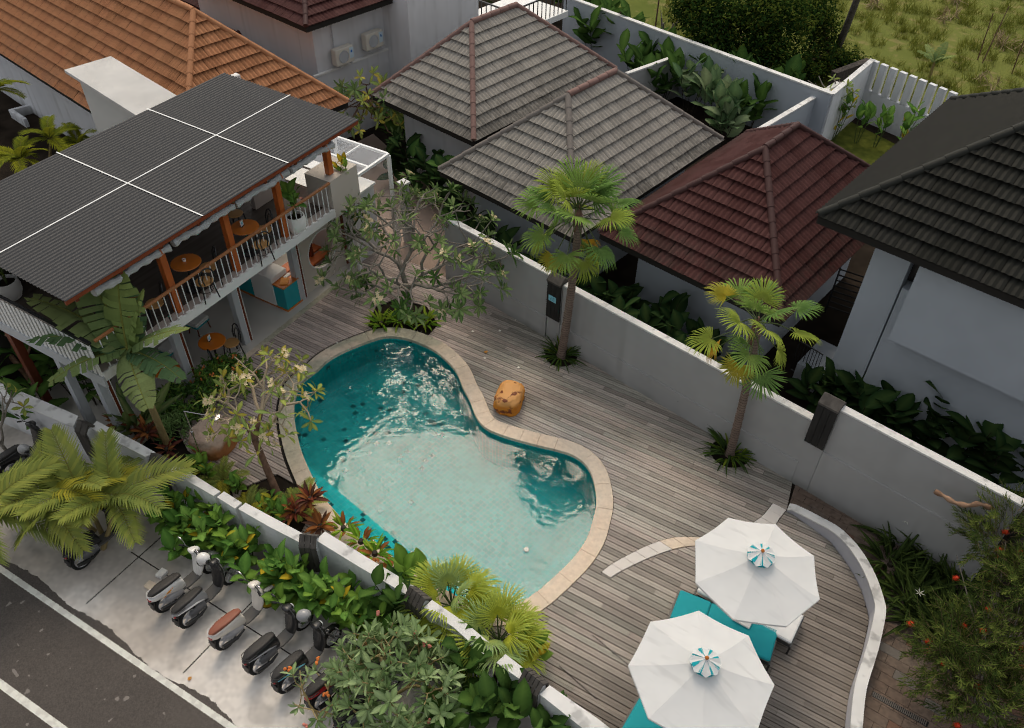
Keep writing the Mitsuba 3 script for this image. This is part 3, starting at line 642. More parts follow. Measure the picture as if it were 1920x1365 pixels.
for i, (yy, zz) in enumerate(((16.75, 3.05), (18.1, 3.2))):
    a = thing('air_conditioner', ('cream air conditioner unit on the white wall, nearer the roof corner', 'cream air conditioner unit on the white wall, nearer the taller wing')[i], 'air conditioner')
    put(a + '__casing', MB().box((-22.72, yy, zz), (0.26, 0.78, 0.56), ch=0.02), 'ac_cream'); rough('ac_cream', (0.58, 0.55, 0.48), 0.5)
    f = MB().lathe([(0.0, 0.0), (0.2, 0.0), (0.215, 0.012), (0.2, 0.02)], n=20); f.xf(mat4(roty(math.pi / 2), (-22.588, yy - 0.06, zz)))
    put(a + '__fan_grille', f, 'gray_paint')
    put(a + '__logo_panel', MB().box((-22.583, yy + 0.28, zz + 0.05), (0.012, 0.17, 0.36)), 'ac_label'); rough('ac_label', (0.5, 0.62, 0.7), 0.5)
    put(a + '__logo', MB().box((-22.575, yy + 0.28, zz + 0.1), (0.006, 0.06, 0.08)), 'ac_logo'); rough('ac_logo', (0.02, 0.12, 0.4), 0.5)
    put(a + '__bracket', MB().box((-22.75, yy - 0.25, zz - 0.31), (0.34, 0.04, 0.04)).box((-22.75, yy + 0.25, zz - 0.31), (0.34, 0.04, 0.04)), 'gray_paint')
h = thing('tiled_house', 'low house with dark red roof at the top edge behind the orange ridge', 'house')
hip_roof(h, -36.0, -27.45, 15.75, 25.0, 2.7, 5.4, (-31.7, 20.0), (-31.7, 20.9), 'tile_maroon', ('cap_maroon', 'cap_maroon'), most=200)
block(h, 'wall', -35.4, -28.0, 16.3, 24.4, -0.03, 2.6, 'white_plaster')

# garden walls behind the villas
def lin_wall(name, label, p, q, h, th, mat, capm='wall_cap_plaster'):
    k = thing(name, label, 'wall'); p, q = np.array(p), np.array(q); d = q - p; L = np.linalg.norm(d); a = math.atan2(d[1], d[0]); c = (p + q) / 2
    put(k + '__wall_body', MB().box((*c, h / 2 - 0.03), (L, th, h), rz=a), mat); put(k + '__cap', MB().box((*c, h), (L + 0.02, th + 0.03, 0.05), rz=a), capm); return k
lin_wall('rear_wall', 'tall bluish white wall behind the villas at the top', (-22.45,28.51,2.2)[:2], (-9.73,27.56,2.2)[:2], 2.2, 0.18, 'bluish_plaster')
lin_wall('garden_wall', 'short wall with pale cap end beside the villa pair, left of the big leaves', (-16.53,24.92,1.7)[:2], (-15.99,28.23,1.7)[:2], 1.7, 0.14, 'gray_plaster')
lin_wall('garden_wall', 'white wall with pale cap running up behind the maroon roof', (-10.53,23.92,1.9)[:2], (-10.25,29.23,1.9)[:2], 1.9, 0.15, 'bluish_plaster')
lin_wall('garden_wall', 'white wall rising to the slotted wall at the field', (-9.76,27.53,2.2)[:2], (-9.98,31.3,2.2)[:2], 2.2, 0.16, 'white_plaster')
k = thing('slotted_wall', 'white wall with tall open slots facing the grassy field', 'wall')
p, q = np.array((-9.98,31.3,2.2)[:2]), np.array((-5.89,30.43,2.2)[:2]); d = (q - p); L = np.linalg.norm(d); d /= L; a = math.atan2(d[1], d[0])
put(k + '__wall_body', MB().box((*(p + q) / 2, 0.55), (L, 0.16, 1.16), rz=a), 'white_plaster')
for i in range(int(L / 0.40) + 1):
    put(k + '__pier', MB().box((*(p + d * (0.14 + i * 0.40)), 1.67), (0.26, 0.16, 1.06), rz=a), 'white_plaster')
# field
F0 = (-11.64,32.74,0)
struct('field', MB().poly(sg.Polygon([(-18, 30.2), (-9.6, 32.3), (-4.0, 31.2), (30, 26), (120, 60), (60, 180), (-90, 180), (-60, 60)]), 0.0), 'meadow', label='rough yellowish green grass field at the top right')

# ------------------------------------------------------------------ restaurant pavilion
R = thing('restaurant_pavilion', 'two storey open restaurant with orange timber posts and a dark corrugated roof', 'restaurant')
def rb(part, u0, u1, v0, v1, z0, z1, mat, ch=0.0, **k): return put(R + '__' + part, ubox(MB(), u0, u1, v0, v1, z0, z1, ch), mat, **k)
struct('restaurant_floor', ubox(MB(), -4.6, 4.3, -5.0, 0.30, -0.02, 0.028), 'polished_concrete', label='smooth grey concrete floor under the restaurant balcony')
put('restaurant_floor__edge_strip', ubox(MB(), -4.6, 4.3, 0.302, 0.46, -0.02, 0.030), 'coping_stone')
# roof: six corrugated sheets, slightly rising to the back
def roof_z(v): return 5.0 + (1.26 - v) * 0.027
def sheet(u0, u1, v0, v1):
    n = int((v1 - v0) / 0.10 * 6); vs = np.linspace(v0, v1, n + 1)
    hz = np.array([roof_z(x) + 0.017 * math.sin(x / 0.10 * 2 * math.pi) for x in vs])
    a = np.array([UV(u0, x, z) for x, z in zip(vs, hz)]); b = np.array([UV(u1, x, z) for x, z in zip(vs, hz)])
    return MB().add(np.vstack([a, b]), [[i, n + 1 + i, n + 2 + i, i + 1] for i in range(n)])
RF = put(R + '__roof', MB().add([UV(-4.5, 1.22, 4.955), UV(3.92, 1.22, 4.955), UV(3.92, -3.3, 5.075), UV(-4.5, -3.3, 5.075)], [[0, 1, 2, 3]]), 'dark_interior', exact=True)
US, VS = (-4.57, -1.21, 1.39, 3.97), (1.27, -0.99, -3.35)
for i in range(3):
    for j in range(2):
        put(RF + '__roof_sheet', sheet(US[i] + 0.012, US[i + 1] - 0.012, VS[j + 1] + 0.012, VS[j] - 0.012), 'roof_sheet', smooth=True)
for i in (1, 2): put(RF + '__seam_strip', MB().add([UV(US[i] - .016, 1.27, roof_z(1.27) + .018), UV(US[i] + .016, 1.27, roof_z(1.27) + .018), UV(US[i] + .016, -3.35, roof_z(-3.35) + .018), UV(US[i] - .016, -3.35, roof_z(-3.35) + .018)], [[0, 1, 2, 3]]), 'white_metal')
put(RF + '__seam_strip', MB().add([UV(-4.57, VS[1] - .017, roof_z(VS[1]) + .022), UV(3.97, VS[1] - .017, roof_z(VS[1]) + .022), UV(3.97, VS[1] + .017, roof_z(VS[1]) + .022), UV(-4.57, VS[1] + .017, roof_z(VS[1]) + .022)], [[0, 1, 2, 3]]), 'white_metal')
put(RF + '__fascia_board', ubox(MB(), -4.55, 3.95, 1.20, 1.235, 4.885, 4.975), 'fascia_wood'); rough('fascia_wood', (0.22, 0.05, 0.018), 0.5)
for u in np.linspace(-4.3, 3.7, 9): put(RF + '__rafter', ubox(MB(), u - .035, u + .035, -3.2, 1.19, 4.80, 4.93), 'red_brown_wood')
# rolled clear blinds under the front eave
for a, b in ((-3.9, -2.05), (-1.95, -0.25), (-0.15, 1.5), (1.6, 3.1)):
    pts = [UV(u, 1.05 + 0.015 * math.sin(u * 9), 4.66 + 0.02 * math.sin(u * 5 + a)) for u in np.linspace(a, b, 24)]
    put(R + '__rolled_blind', MB().tube(pts, 0.085 + 0.018 * np.sin(np.arange(24) * 1.7), 8), 'clear_plastic', smooth=40)
    put(R + '__blind_strap', MB().tube([UV(b - .25, 1.02, 4.9), UV(b - .25, 1.15, 4.66), UV(b - .25, 1.03, 4.56)], 0.014, 5), 'orange_wood')
rough('clear_plastic', (0.42, 0.44, 0.44), 0.22, 0.6)
# upper floor, ledge, walls
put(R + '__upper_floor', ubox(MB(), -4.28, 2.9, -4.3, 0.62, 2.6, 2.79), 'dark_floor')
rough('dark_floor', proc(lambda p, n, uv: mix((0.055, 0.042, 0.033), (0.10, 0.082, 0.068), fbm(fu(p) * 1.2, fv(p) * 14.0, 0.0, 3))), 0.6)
put(R + '__balcony_ledge', ubox(MB(), -4.3, 2.95, 0.622, 0.90, 2.62, 2.80), 'ledge_stone'); rough('ledge_stone', (0.43, 0.37, 0.33), 0.8)
put(R + '__balcony_fascia', ubox(MB(), -4.32, 2.97, 0.902, 0.945, 2.60, 2.82), 'white_paint')
put(R + '__balcony_fascia', ubox(MB(), -4.37, -4.322, -4.3, 0.945, 2.44, 2.72), 'gray_paint')
for k in range(31): put(R + '__fascia_block', ubox(MB(), -4.15 + k * .231, -4.15 + k * .231 + .12, 0.90, 0.955, 2.82, 2.855), 'white_paint')
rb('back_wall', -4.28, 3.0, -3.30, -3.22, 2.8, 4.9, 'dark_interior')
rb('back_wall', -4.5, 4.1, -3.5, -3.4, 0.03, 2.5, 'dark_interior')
rb('parapet', 2.98, 4.05, 0.05, 0.90, 2.5, 3.60, 'warm_plaster'); rough('warm_plaster', (0.50, 0.455, 0.40), 0.85)
rb('parapet', 1.9, 2.96, -0.95, -0.80, 2.8, 3.95, 'ledge_stone')
# side balustrade of flat white slats
put(R + '__side_rail', ubox(MB(), -4.36, -4.28, -4.3, 0.93, 3.60, 3.66), 'black_metal')
for k in range(33): put(R + '__side_slat', ubox(MB(), -4.345, -4.315, -4.25 + k * .158, -4.25 + k * .158 + .092, 2.72, 3.60), 'white_paint')
# front balustrade
RL = number(R + '__railing')
put(RL, ubox(MB(), -4.2, 2.95, 0.885, 0.945, 3.57, 3.63, ch=0.008), 'rail_wood', exact=True)
for k in range(43): put(RL + '__baluster', MB().tube([UV(-4.1 + k * .164, 0.915, 2.86), UV(-4.1 + k * .164, 0.915, 3.57)], 0.013, 6), 'white_metal')
for u in (-2.07, -0.27, 1.40): put(R + '__post', ubox(MB(), u - .075, u + .075, 0.60, 0.75, 2.8, 4.86), 'orange_wood')
put(R + '__post', ubox(MB(), 3.22, 3.38, 0.55, 0.70, 3.62, 4.86), 'orange_wood')
for u in (-3.95, -1.9, 0.0, 2.17):
    put(R + '__lower_post', ubox(MB(), u - .17, u + .01, -0.13, 0.06, 0.03, 2.5), 'gray_paint')
    put(R + '__lower_post_board', ubox(MB(), u + .012, u + .10, -0.11, 0.045, 0.03, 2.5), 'red_brown_wood')
    put(R + '__lower_post_trim', ubox(MB(), u + .003, u + .018, 0.046, 0.066, 0.03, 2.5).add(*ubox(MB(), u + .094, u + .108, 0.046, 0.066, 0.03, 2.5).out()), 'white_paint')
rb('lower_post', -4.32, -4.14, -2.6, -2.42, 0.03, 2.5, 'red_brown_wood'); rb('lower_post', -4.32, -4.14, -0.9, -0.72, 0.03, 2.5, 'gray_paint')
# wall with the round opening
rect = sg.box(2.20, 0.03, 4.06, 2.5).difference(sg.Point(3.2, 1.10).buffer(0.58, quad_segs=16))
w = MB().poly(rect, 0, 0.14)
M3 = np.array([[AU[0], 0, AV[0]], [AU[1], 0, AV[1]], [0, 1, 0]])
w.xf(mat4(M3, UV(0, -0.14, 0)))
put(R + '__round_window_wall', w, 'warm_plaster', label='rendered wall with a large round opening')
rr = MB(); an = np.linspace(0, 2 * np.pi, 40)
rr.tube([UV(3.2 + 0.585 * math.cos(a), 0.005, 1.10 + 0.585 * math.sin(a)) for a in an], 0.018, 6, cap=False)
put(R + '__round_window_frame', rr, 'white_paint', smooth=True)
rb('end_post', 4.08, 4.18, -0.10, 0.03, 0.03, 2.6, 'red_brown_wood')
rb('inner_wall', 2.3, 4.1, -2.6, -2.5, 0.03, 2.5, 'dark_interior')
for dv in (-0.9, -0.5): rb('bench_seat', 2.4, 3.9, dv - .18, dv + .14, 0.42, 0.47, 'orange_wood')
rb('bench_post', 3.35, 3.45, -0.75, -0.65, 0.03, 2.4, 'red_brown_wood')
# courtyard paving and lobby at the right end of the restaurant
struct('courtyard', MB().poly(sg.Polygon([(-16.39,11.01),(-22.27,14.86),(-22.41,17.44),(-18.88,16.55),(-14.3,14.8),(-13.65,13.15),(-15.03,12.92),(-16.72,12.53)]), -0.016), 'courtyard_clay', label='pinkish courtyard floor at the end of the restaurant')
rough('courtyard_clay', (0.30, 0.225, 0.185), 0.9)
gp = thing('gate_pillar', 'free grey rendered pillar by the courtyard behind the frangipani', 'pillar')
c = (-16.32,13.6,0)
put(gp + '__shaft', MB().box((c[0], c[1], 1.0), (0.22, 0.22, 2.06)), 'gray_plaster'); put(gp + '__cap', MB().box((c[0], c[1], 2.05), (0.28, 0.28, 0.06)), 'wall_cap_plaster')
# glazed canopy
G = thing('glass_canopy', 'white framed glazed canopy at the right end of the restaurant', 'canopy')
gu0, gu1, gv0, gv1, gz = 3.95, 5.72, -1.35, 0.62, 3.0
for v in (gv0, gv1): put(G + '__frame_bar', ubox(MB(), gu0, gu1, v - .035, v + .035, gz, gz + .08), 'white_metal')
for u in (gu0, (gu0 + gu1) / 2, gu1): put(G + '__frame_bar', ubox(MB(), u - .035, u + .035, gv0 + .036, gv1 - .036, gz + .003, gz + .077), 'white_metal')
put(G + '__frame_bar', ubox(MB(), gu0 + .036, gu1 - .036, -0.385, -0.345, gz + .02, gz + .07), 'white_metal')
for u, v in ((gu1, gv1), (gu0, gv1), (gu1, gv0)): put(G + '__leg', ubox(MB(), u - .045, u + .045, v - .045, v + .045, -0.03, gz - .002), 'white_metal')
scene['pane_glass'] = {'type': 'thindielectric', 'int_ior': 1.5}
for u0, u1 in ((gu0, (gu0 + gu1) / 2), ((gu0 + gu1) / 2, gu1)):
    for v0, v1 in ((gv0, -.365), (-.365, gv1)):
        put(G + '__pane', MB().add([UV(u0, v0, gz + .085), UV(u1, v0, gz + .085), UV(u1, v1, gz + .085), UV(u0, v1, gz + .085)], [[0, 1, 2, 3]]), 'pane_glass')
put(G + '__pane', MB().add([UV(gu1, gv0, .3), UV(gu1, gv1, .3), UV(gu1, gv1, gz), UV(gu1, gv0, gz)], [[0, 1, 2, 3]]), 'pane_glass')
k = thing('lobby_block', 'low white block with pale flat top under the glazed canopy', 'building block')
put(k + '__wall', ubox(MB(), 4.15, 5.3, -1.9, 0.3, -0.03, 2.2), 'white_plaster')
put(k + '__top_slab', ubox(MB(), 4.10, 5.35, -1.95, 0.35, 2.2, 2.26), 'white_paint')

# ------------------------------------------------------------------ restaurant furniture
rough('table_orange', (0.52, 0.15, 0.018), 0.35, 0.5); rough('seat_cane', (0.42, 0.23, 0.085), 0.6); rough('ottoman_white', (0.58, 0.58, 0.56), 0.85); rough('ceramic_white', (0.72, 0.71, 0.68), 0.3, 0.5)
def round_table(c, label, r=0.34, group='round orange cafe tables'):
    t = thing('cafe_table', label, 'table', group); x, y, z = c
    put(t + '__tabletop', MB().lathe([(0, .72), (r - .02, .72), (r, .735), (r - .01, .752), (0, .755)], c, 24), 'table_orange', smooth=30)
    put(t + '__pedestal', MB().lathe([(.035, .02), (.03, .70)], c, 8).lathe([(0, .03), (.2, .03), (.2, 0.0)], c, 12), 'black_metal')
    return t
def cafe_chair(c, ang, label):
    t = thing('cafe_chair', label, 'chair', 'black bentwood cafe chairs'); m = mat4(rotz(ang), c)
    put(t + '__seat', MB().lathe([(0, .43), (.19, .43), (.205, .445), (.19, .462), (0, .465)], n=16).xf(m), 'seat_cane', smooth=30)
    for sx in (-1, 1):
        for sy in (-1, 1): put(t + '__leg', MB().tube([(sx * .14, sy * .13, .44), (sx * .19, sy * .18, 0.0)], 0.017, 6).xf(m), 'black_metal')
    a = np.linspace(0, np.pi, 12)
    put(t + '__backrest', MB().tube([(-.19, -.16, .45)] + [(-.20 - .05 * math.sin(q), -.19 * math.cos(q), .62 + .30 * math.sin(q)) for q in a] + [(-.19, .16, .45)], .018, 6).xf(m), 'black_metal', smooth=True)
    put(t + '__back_loop', MB().tube([(-.19, -.07, .46)] + [(-.20 - .04 * math.sin(q), -.10 * math.cos(q), .60 + .20 * math.sin(q)) for q in a] + [(-.19, .07, .46)], .013, 6).xf(m), 'black_metal', smooth=True)
    put(t + '__hoop', MB().tube([(.155 * math.cos(q), .155 * math.sin(q), .22) for q in np.linspace(0, 2 * np.pi, 16)], .008, 5, cap=False).xf(m), 'black_metal')
T1, T2, T3, T4, T5 = (-15.81,6.51,0.75), (-15.77,5.19,0.75), (-15.36,6.3,3.55), (-15.6,8.02,3.55), (-15.09,4.7,3.55)
for c, z, l in ((T1, .03, 'round orange table on the lower floor beside two black chairs'), (T2, .03, 'round orange table on the lower floor half hidden by banana leaves'), (T3, 2.8, 'round orange table on the balcony between the left and middle posts'), (T4, 2.8, 'round orange table on the balcony with a small menu stand'), (T5, 2.8, 'round orange table on the balcony behind the banana leaves')):
    round_table((c[0], c[1], z - .005), l)
def near(c, dx, dy, z): return (c[0] + dx * AU[0] + dy * AV[0], c[1] + dx * AU[1] + dy * AV[1], z)
cafe_chair(near(T1, .42, .16, .03), ROT + 4.5, 'black chair with tan seat right of the lower orange table'); cafe_chair(near(T1, -.22, .50, .03), ROT + 1.0, 'black chair with tan seat in front of the lower orange table')
cafe_chair(near(T3, .38, .2, 2.8), ROT + 4.2, 'chair tucked right of the left balcony table'); cafe_chair(near(T3, -.05, .52, 2.8), ROT + 2.9, 'chair between the left balcony table and the railing')
cafe_chair(near(T4, .45, .1, 2.8), ROT + 4.4, 'chair right of the balcony table with the menu stand'); cafe_chair(near(T4, -.05, .48, 2.8), ROT + 2.9, 'chair between the menu stand table and the railing'); cafe_chair(near(T5, .45, .25, 2.8), ROT + 4.2, 'chair right of the balcony table behind the banana leaves')
cafe_chair(near(T4, .6, -1.0, 2.8), ROT + 0.4, 'dark chair deep inside the upper floor')
for c, l in ((T1, 'small white and blue menu card standing on the lower orange table'), (T4, 'small white and blue menu card standing on the balcony table')):
    t = thing('menu_stand', l, 'menu card'); z = c[2] - .02 if c is T1 else 3.55
    z = .785 if c is T1 else 3.555
    put(t + '__card', MB().box((c[0] - .06, c[1] - .02, z + .07), (.02, .11, .15), rz=ROT + .3), 'ceramic_white'); put(t + '__print', MB().box((c[0] - .046, c[1] - .016, z + .075), (.004, .07, .08), rz=ROT + .3), 'plaque_blue')
    put(t + '__base', MB().box((c[0] - .06, c[1] - .02, z + .0), (.06, .12, .012), rz=ROT + .3), 'black_metal')
for c, z, l in ((T2, .78, 'white candle cup on the lower left orange table'), (T3, 3.55, 'white candle cup on the left balcony table'), (T5, 3.55, 'white candle cup on the table behind the banana leaves')):
    t = thing('candle_cup', l, 'cup'); put(t + '__cup', MB().lathe([(0, 0), (.035, 0), (.04, .06), (.03, .06), (.028, .02), (0, .02)], (c[0] - .05, c[1], z + .0), 10), 'ceramic_white', smooth=40); put(t + '__wax', MB().lathe([(0, .05), (.026, .05)], (c[0] - .05, c[1], z), 8), 'table_orange')
for c, l in (((-17.27,6.9,0.45), 'pale upholstered stool on wooden legs, nearest the lower cafe chairs'), ((-16.87,5.87,0.45), 'pale upholstered stool behind the middle lower post'), ((-16.76,5.23,0.45), 'pale upholstered stool beside the banana plant')):
    t = thing('upholstered_stool', l, 'stool', 'pale upholstered stools under the balcony'); m = mat4(rotz(ROT + .1), (c[0], c[1], .03))
    put(t + '__cushion', MB().box((0, 0, .36), (.40, .50, .13), ch=.035).xf(m), 'ottoman_white', smooth=25); put(t + '__band', MB().box((0, 0, .285), (.38, .48, .03)).xf(m), 'teal_fabric')
    for sx in (-1, 1):
        for sy in (-1, 1): put(t + '__leg', MB().tube([(sx * .14, sy * .19, .27), (sx * .17, sy * .22, 0)], .016, 6).xf(m), 'red_brown_wood')
t = thing('service_counter', 'teal and white reception counter with orange top under the balcony', 'counter')
put(t + '__end_cabinet', ubox(MB(), 1.48, 2.04, -.34, .05, .08, .80), 'teal_paint'); put(t + '__end_top', ubox(MB(), 1.46, 2.06, -.34, .07, .80, .835), 'table_orange')
put(t + '__middle_block', ubox(MB(), 1.46, 2.05, -1.16, -.345, .06, 1.0), 'white_paint'); put(t + '__rear_cabinet', ubox(MB(), 1.48, 2.04, -2.6, -1.165, .08, .82), 'teal_paint'); put(t + '__rear_top', ubox(MB(), 1.46, 2.06, -2.6, -1.17, .82, .85), 'red_brown_wood')
put(t + '__plinth', ubox(MB(), 1.46, 2.06, -2.6, .07, .03, .079), 'table_orange')
t = thing('folder', 'orange folder lying on the counter end', 'folder'); put(t + '__cover', MB().box(UV(1.72, -.12, .852), (.22, .30, .03), rz=ROT + .6), 'seat_orange'); rough('seat_orange', (0.62, 0.25, 0.05), 0.6)
t = thing('paper_tray', 'small white tray at the back edge of the counter', 'tray'); put(t + '__tray', MB().box(UV(1.95, -.24, .85), (.10, .22, .03), rz=ROT + .1), 'white_paint')
t = thing('orange_cabinet', 'tall orange cabinet in the shade behind the counter', 'cabinet'); put(t + '__body', ubox(MB(), 2.02, 2.14, -1.9, -.9, .03, 1.55), 'orange_wood'); put(t + '__door', ubox(MB(), 1.995, 2.018, -1.38, -.92, .1, 1.5), 'table_orange')
def pot(name, label, c, r, h, mat='ceramic_white'):
    t = thing(name, label, 'plant pot')
    put(t + '__bowl', MB().lathe([(0, 0), (r * .7, 0), (r * .95, h * .35), (r, h * .7), (r * .9, h), (r * .8, h), (r * .82, h * .8), (0, h * .8)], c, 20), mat, smooth=35); put(t + '__soil', MB().lathe([(0, h * .82), (r * .8, h * .82)], c, 16), 'soil'); return t
POT1 = (-15.55,9.38,2.8); pot('plant_pot', 'round white pot behind the balcony railing at its right end', POT1, .26, .45)
POT2 = (-18.08,3.35,2.8); pot('plant_pot', 'round white pot at the left end of the balcony', POT2, .28, .45)

# ------------------------------------------------------------------ parasols, loungers, side table
rough('canvas_white', proc(lambda p, n, uv: mi.Color3f(0.74, 0.745, 0.74) * (0.93 + 0.1 * fbm(p.x * 3, p.y * 3, p.z * 3, 3)) * (1 - 0.10 * smoothstep(0.55, 0.75, fbm(p.x * 1.5 + 3, p.y * 9.0, p.z * 2, 3)))), 0.9)
scene['canvas_thin'] = {'type': 'principledthin', 'base_color': scene['canvas_white']['bsdf']['base_color'], 'roughness': 0.8, 'diff_trans': 0.35}
scene['canvas_teal'] = {'type': 'principledthin', 'base_color': {'type': 'rgb', 'value': [0.02, 0.36, 0.42]}, 'roughness': 0.8, 'diff_trans': 0.3}
def parasol(label, ctr, rim_z, top_z, r, a0):
    t = thing('parasol', label, 'parasol', None); c = np.array([ctr[0], ctr[1], 0])
    rimp = [c + [r * math.cos(a0 + k * math.pi / 4), r * math.sin(a0 + k * math.pi / 4), rim_z + 0.015 * math.sin(k * 2.1)] for k in range(8)]
    ap = c + [0, 0, top_z]
    for k in range(8):
        p, q = rimp[k], rimp[(k + 1) % 8]; rows = []
        for s in np.linspace(0.10, 1, 7):
            row = []
            for x in np.linspace(0, 1, 7):
                e = ap + (p * (1 - x) + q * x - ap) * s
                e = e - np.array([0, 0, 0.030]) * math.sin(math.pi * x) * s - np.array([0, 0, 0.05]) * math.sin(math.pi * s)
                if s == 1: e = e + (ap - e) * np.array([1, 1, 0]) * 0.010 * math.sin(math.pi * x)
                e = e + np.array([0, 0, .022]) * (float(meshkit.noise(e * 7.0, 3)) - .5) * math.sin(math.pi * min(1, s * 1.05)) * (x > 0) * (x < 1)
                row.append(e)
            rows.append(row)
        v = np.array(rows).reshape(-1, 3); f = [[i * 7 + j, i * 7 + j + 1, i * 7 + j + 8, i * 7 + j + 7] for i in range(6) for j in range(6)]
        put(t + '__canopy_panel', MB().add(v, f), 'canvas_thin', smooth=True)
        put(t + '__rib', MB().tube([ap - [0, 0, .09], (ap + p) / 2 - [0, 0, .10], p + [0, 0, -.035]], .010, 5), 'seat_cane')
        hem = [p * (1 - x) + q * x - [0, 0, .035 * math.sin(math.pi * x)] + (ap - (p * (1 - x) + q * x)) * np.array([1, 1, 0]) * 0.010 * math.sin(math.pi * x) for x in np.linspace(0, 1, 7)]
        n = 7; hv = np.vstack([hem, np.array(hem) - [0, 0, .045]]); put(t + '__valance', MB().add(hv, [[i, i + 1, n + i + 1, n + i] for i in range(n - 1)]), 'canvas_thin', smooth=True)
    vent = number(t + '__vent'); vm = MB(); rv = 0.23
    for k in range(8):
        a, b = a0 + k * math.pi / 4 - .34, a0 + k * math.pi / 4 + .34
        tip = ap + [0, 0, .10]
        P1 = c + [rv * math.cos(a), rv * math.sin(a), top_z + .0 + .015 * (k % 2)]; P2 = c + [rv * math.cos(b), rv * math.sin(b), top_z + .0 + .012 * ((k + 1) % 3)]
        Pm = c + [rv * 1.08 * math.cos((a + b) / 2), rv * 1.08 * math.sin((a + b) / 2), top_z - .03]
        put(vent + '__flap', MB().add([tip, P1, Pm, P2], [[0, 1, 2], [0, 2, 3]]), 'canvas_thin')
        a2 = a0 + (k + .5) * math.pi / 4
        put(vent + '__teal_gusset', MB().add([ap + [0, 0, .09], c + [rv * .98 * math.cos(a2 - .15), rv * .98 * math.sin(a2 - .15), top_z + .012], c + [rv * .98 * math.cos(a2 + .15), rv * .98 * math.sin(a2 + .15), top_z + .008]], [[0, 1, 2]]), 'canvas_teal')
    put(vent, MB().lathe([(0, .012), (rv * 1.0, -.045)], ap, 16), 'canvas_teal', exact=True)
    put(t + '__finial', MB().lathe([(0, .16), (.022, .15), (.033, .125), (.025, .10), (0, .09)], ap, 12), 'table_orange', smooth=True)
    put(t + '__pole', MB().tube([c + [0, 0, .05], c + [0, 0, top_z]], .024, 10), 'seat_cane')
    put(t + '__base', MB().box(c + [0, 0, .065], (.5, .5, .08), rz=ROT, ch=.02), 'gray_paint')
parasol('open white parasol with teal vent, farther from the street wall', (-2.08, 8.93), 2.14, 2.58, 1.13, math.radians(11))
parasol('open white parasol with teal vent, at the bottom edge nearest the street wall', (-1.74, 6.62), 2.14, 2.58, 1.14, math.radians(-11))
def lounger(label, c, ang, cushion, mat2, L=1.95, W=0.72, back=0.0):
    t = thing('sun_lounger', label, 'sun lounger', 'sun loungers under the parasols'); m = mat4(rotz(ang), (c[0], c[1], .03))
    fr = [(-L / 2, -W / 2, .26), (L / 2, -W / 2, .26), (L / 2, W / 2, .26), (-L / 2, W / 2, .26), (-L / 2, -W / 2, .26)]
    for a, b in zip(fr[:-1], fr[1:]): put(t + '__frame', MB().box((np.array(a) + b) / 2, (abs(a[0] - b[0]) + .035, abs(a[1] - b[1]) + .035, .035)).xf(m), 'black_metal')
    for sx in (-1, 1):
        for sy in (-1, 1): put(t + '__leg', MB().box((sx * (L / 2 + .0), sy * (W / 2 + .0), .12), (.034, .034, .25)).xf(m), 'black_metal')
    put(t + '__seat_cushion', MB().box((.32, 0, .325), (L * .66, W - .04, .09), ch=.025).xf(m), cushion, smooth=25)
    bk = MB().box((-.30, 0, .045), (.62, W - .04, .09), ch=.025); bk.xf(mat4(roty(back), (-.34, 0, .29 + .02))); put(t + '__back_cushion', bk.xf(m), cushion, smooth=25)
    put(t + '__piping', MB().box((.32, 0, .345), (L * .66 + .004, W - .03, .012)).xf(m), mat2)
LA = math.radians(8)
def mid(p, q): return ((p[0] + q[0]) / 2, (p[1] + q[1]) / 2)
lounger('teal cushioned lounger between the two parasols', mid((-2.97,8.49,0.37), (-1.46,8.93,0.37)), math.atan2((-1.46,8.93,0.37)[1] - (-2.97,8.49,0.37)[1], (-1.46,8.93,0.37)[0] - (-2.97,8.49,0.37)[0]), 'teal_fabric', 'teal_fabric_dark')
c3 = (-2.52,6.11,0.37); lounger('teal cushioned lounger at the bottom edge under the near parasol', (c3[0] + .95, c3[1] + .17), LA, 'teal_fabric', 'teal_fabric_dark')
c1 = mid((-2.8,9.02,0.3), (-1.36,9.53,0.3)); lounger('white cushioned lounger with black frame under the far parasol', (c1[0] - .0, c1[1] + .16), LA, 'canvas_white', 'gray_paint')
t = thing('side_table', 'small white topped side table between the loungers', 'side table'); c = (-1.99,9.07,0.42)
put(t + '__tabletop', MB().box((c[0], c[1], .43), (.34, .34, .04), rz=LA, ch=.008), 'white_paint')
for sx in (-1, 1):
    for sy in (-1, 1): put(t + '__leg', MB().box((c[0] + sx * .13, c[1] + sy * .13, .22), (.03, .03, .39), rz=LA), 'seat_cane')

# ------------------------------------------------------------------ boulders, shower, small things on the deck
def boulder(name, label, c, size, seed, mat, rz=0.0, pw=2.6):
    s = trimesh.creation.icosphere(subdivisions=4); v = np.array(s.vertices)
    v = np.sign(v) * np.abs(v) ** (2 / pw); n = meshkit.fbm(v * 1.3 + seed, 4, seed)[:, None]; n2 = meshkit.fbm(v * 4.0 + seed, 3, seed + 3)[:, None]
    v = v * (0.82 + 0.36 * n + 0.10 * (n2 - .5)) * np.array(size)
    t = thing(name, label, 'boulder'); v = v @ rotz(rz).T + np.array([c[0], c[1], size[2] * .72]); put(t, MB().add(v, s.faces), mat, smooth=True, exact=True); return t
rough('rock_orange', proc(lambda p, n, uv: mix(mix((0.55, 0.20, 0.02), (0.60, 0.31, 0.11), smoothstep(0.3, 0.46, p.z) * 0.9), (0.16, 0.045, 0.015), smoothstep(0.62, 0.72, fbm(p.x * 6, p.y * 6, p.z * 6, 4)))), 0.6)
c = (-9.34,10.54,0); boulder('boulder', 'orange polished boulder standing on the deck beside the pool', (c[0], c[1]), (.33, .46, .30), 5, 'rock_orange', .5, 3.2)
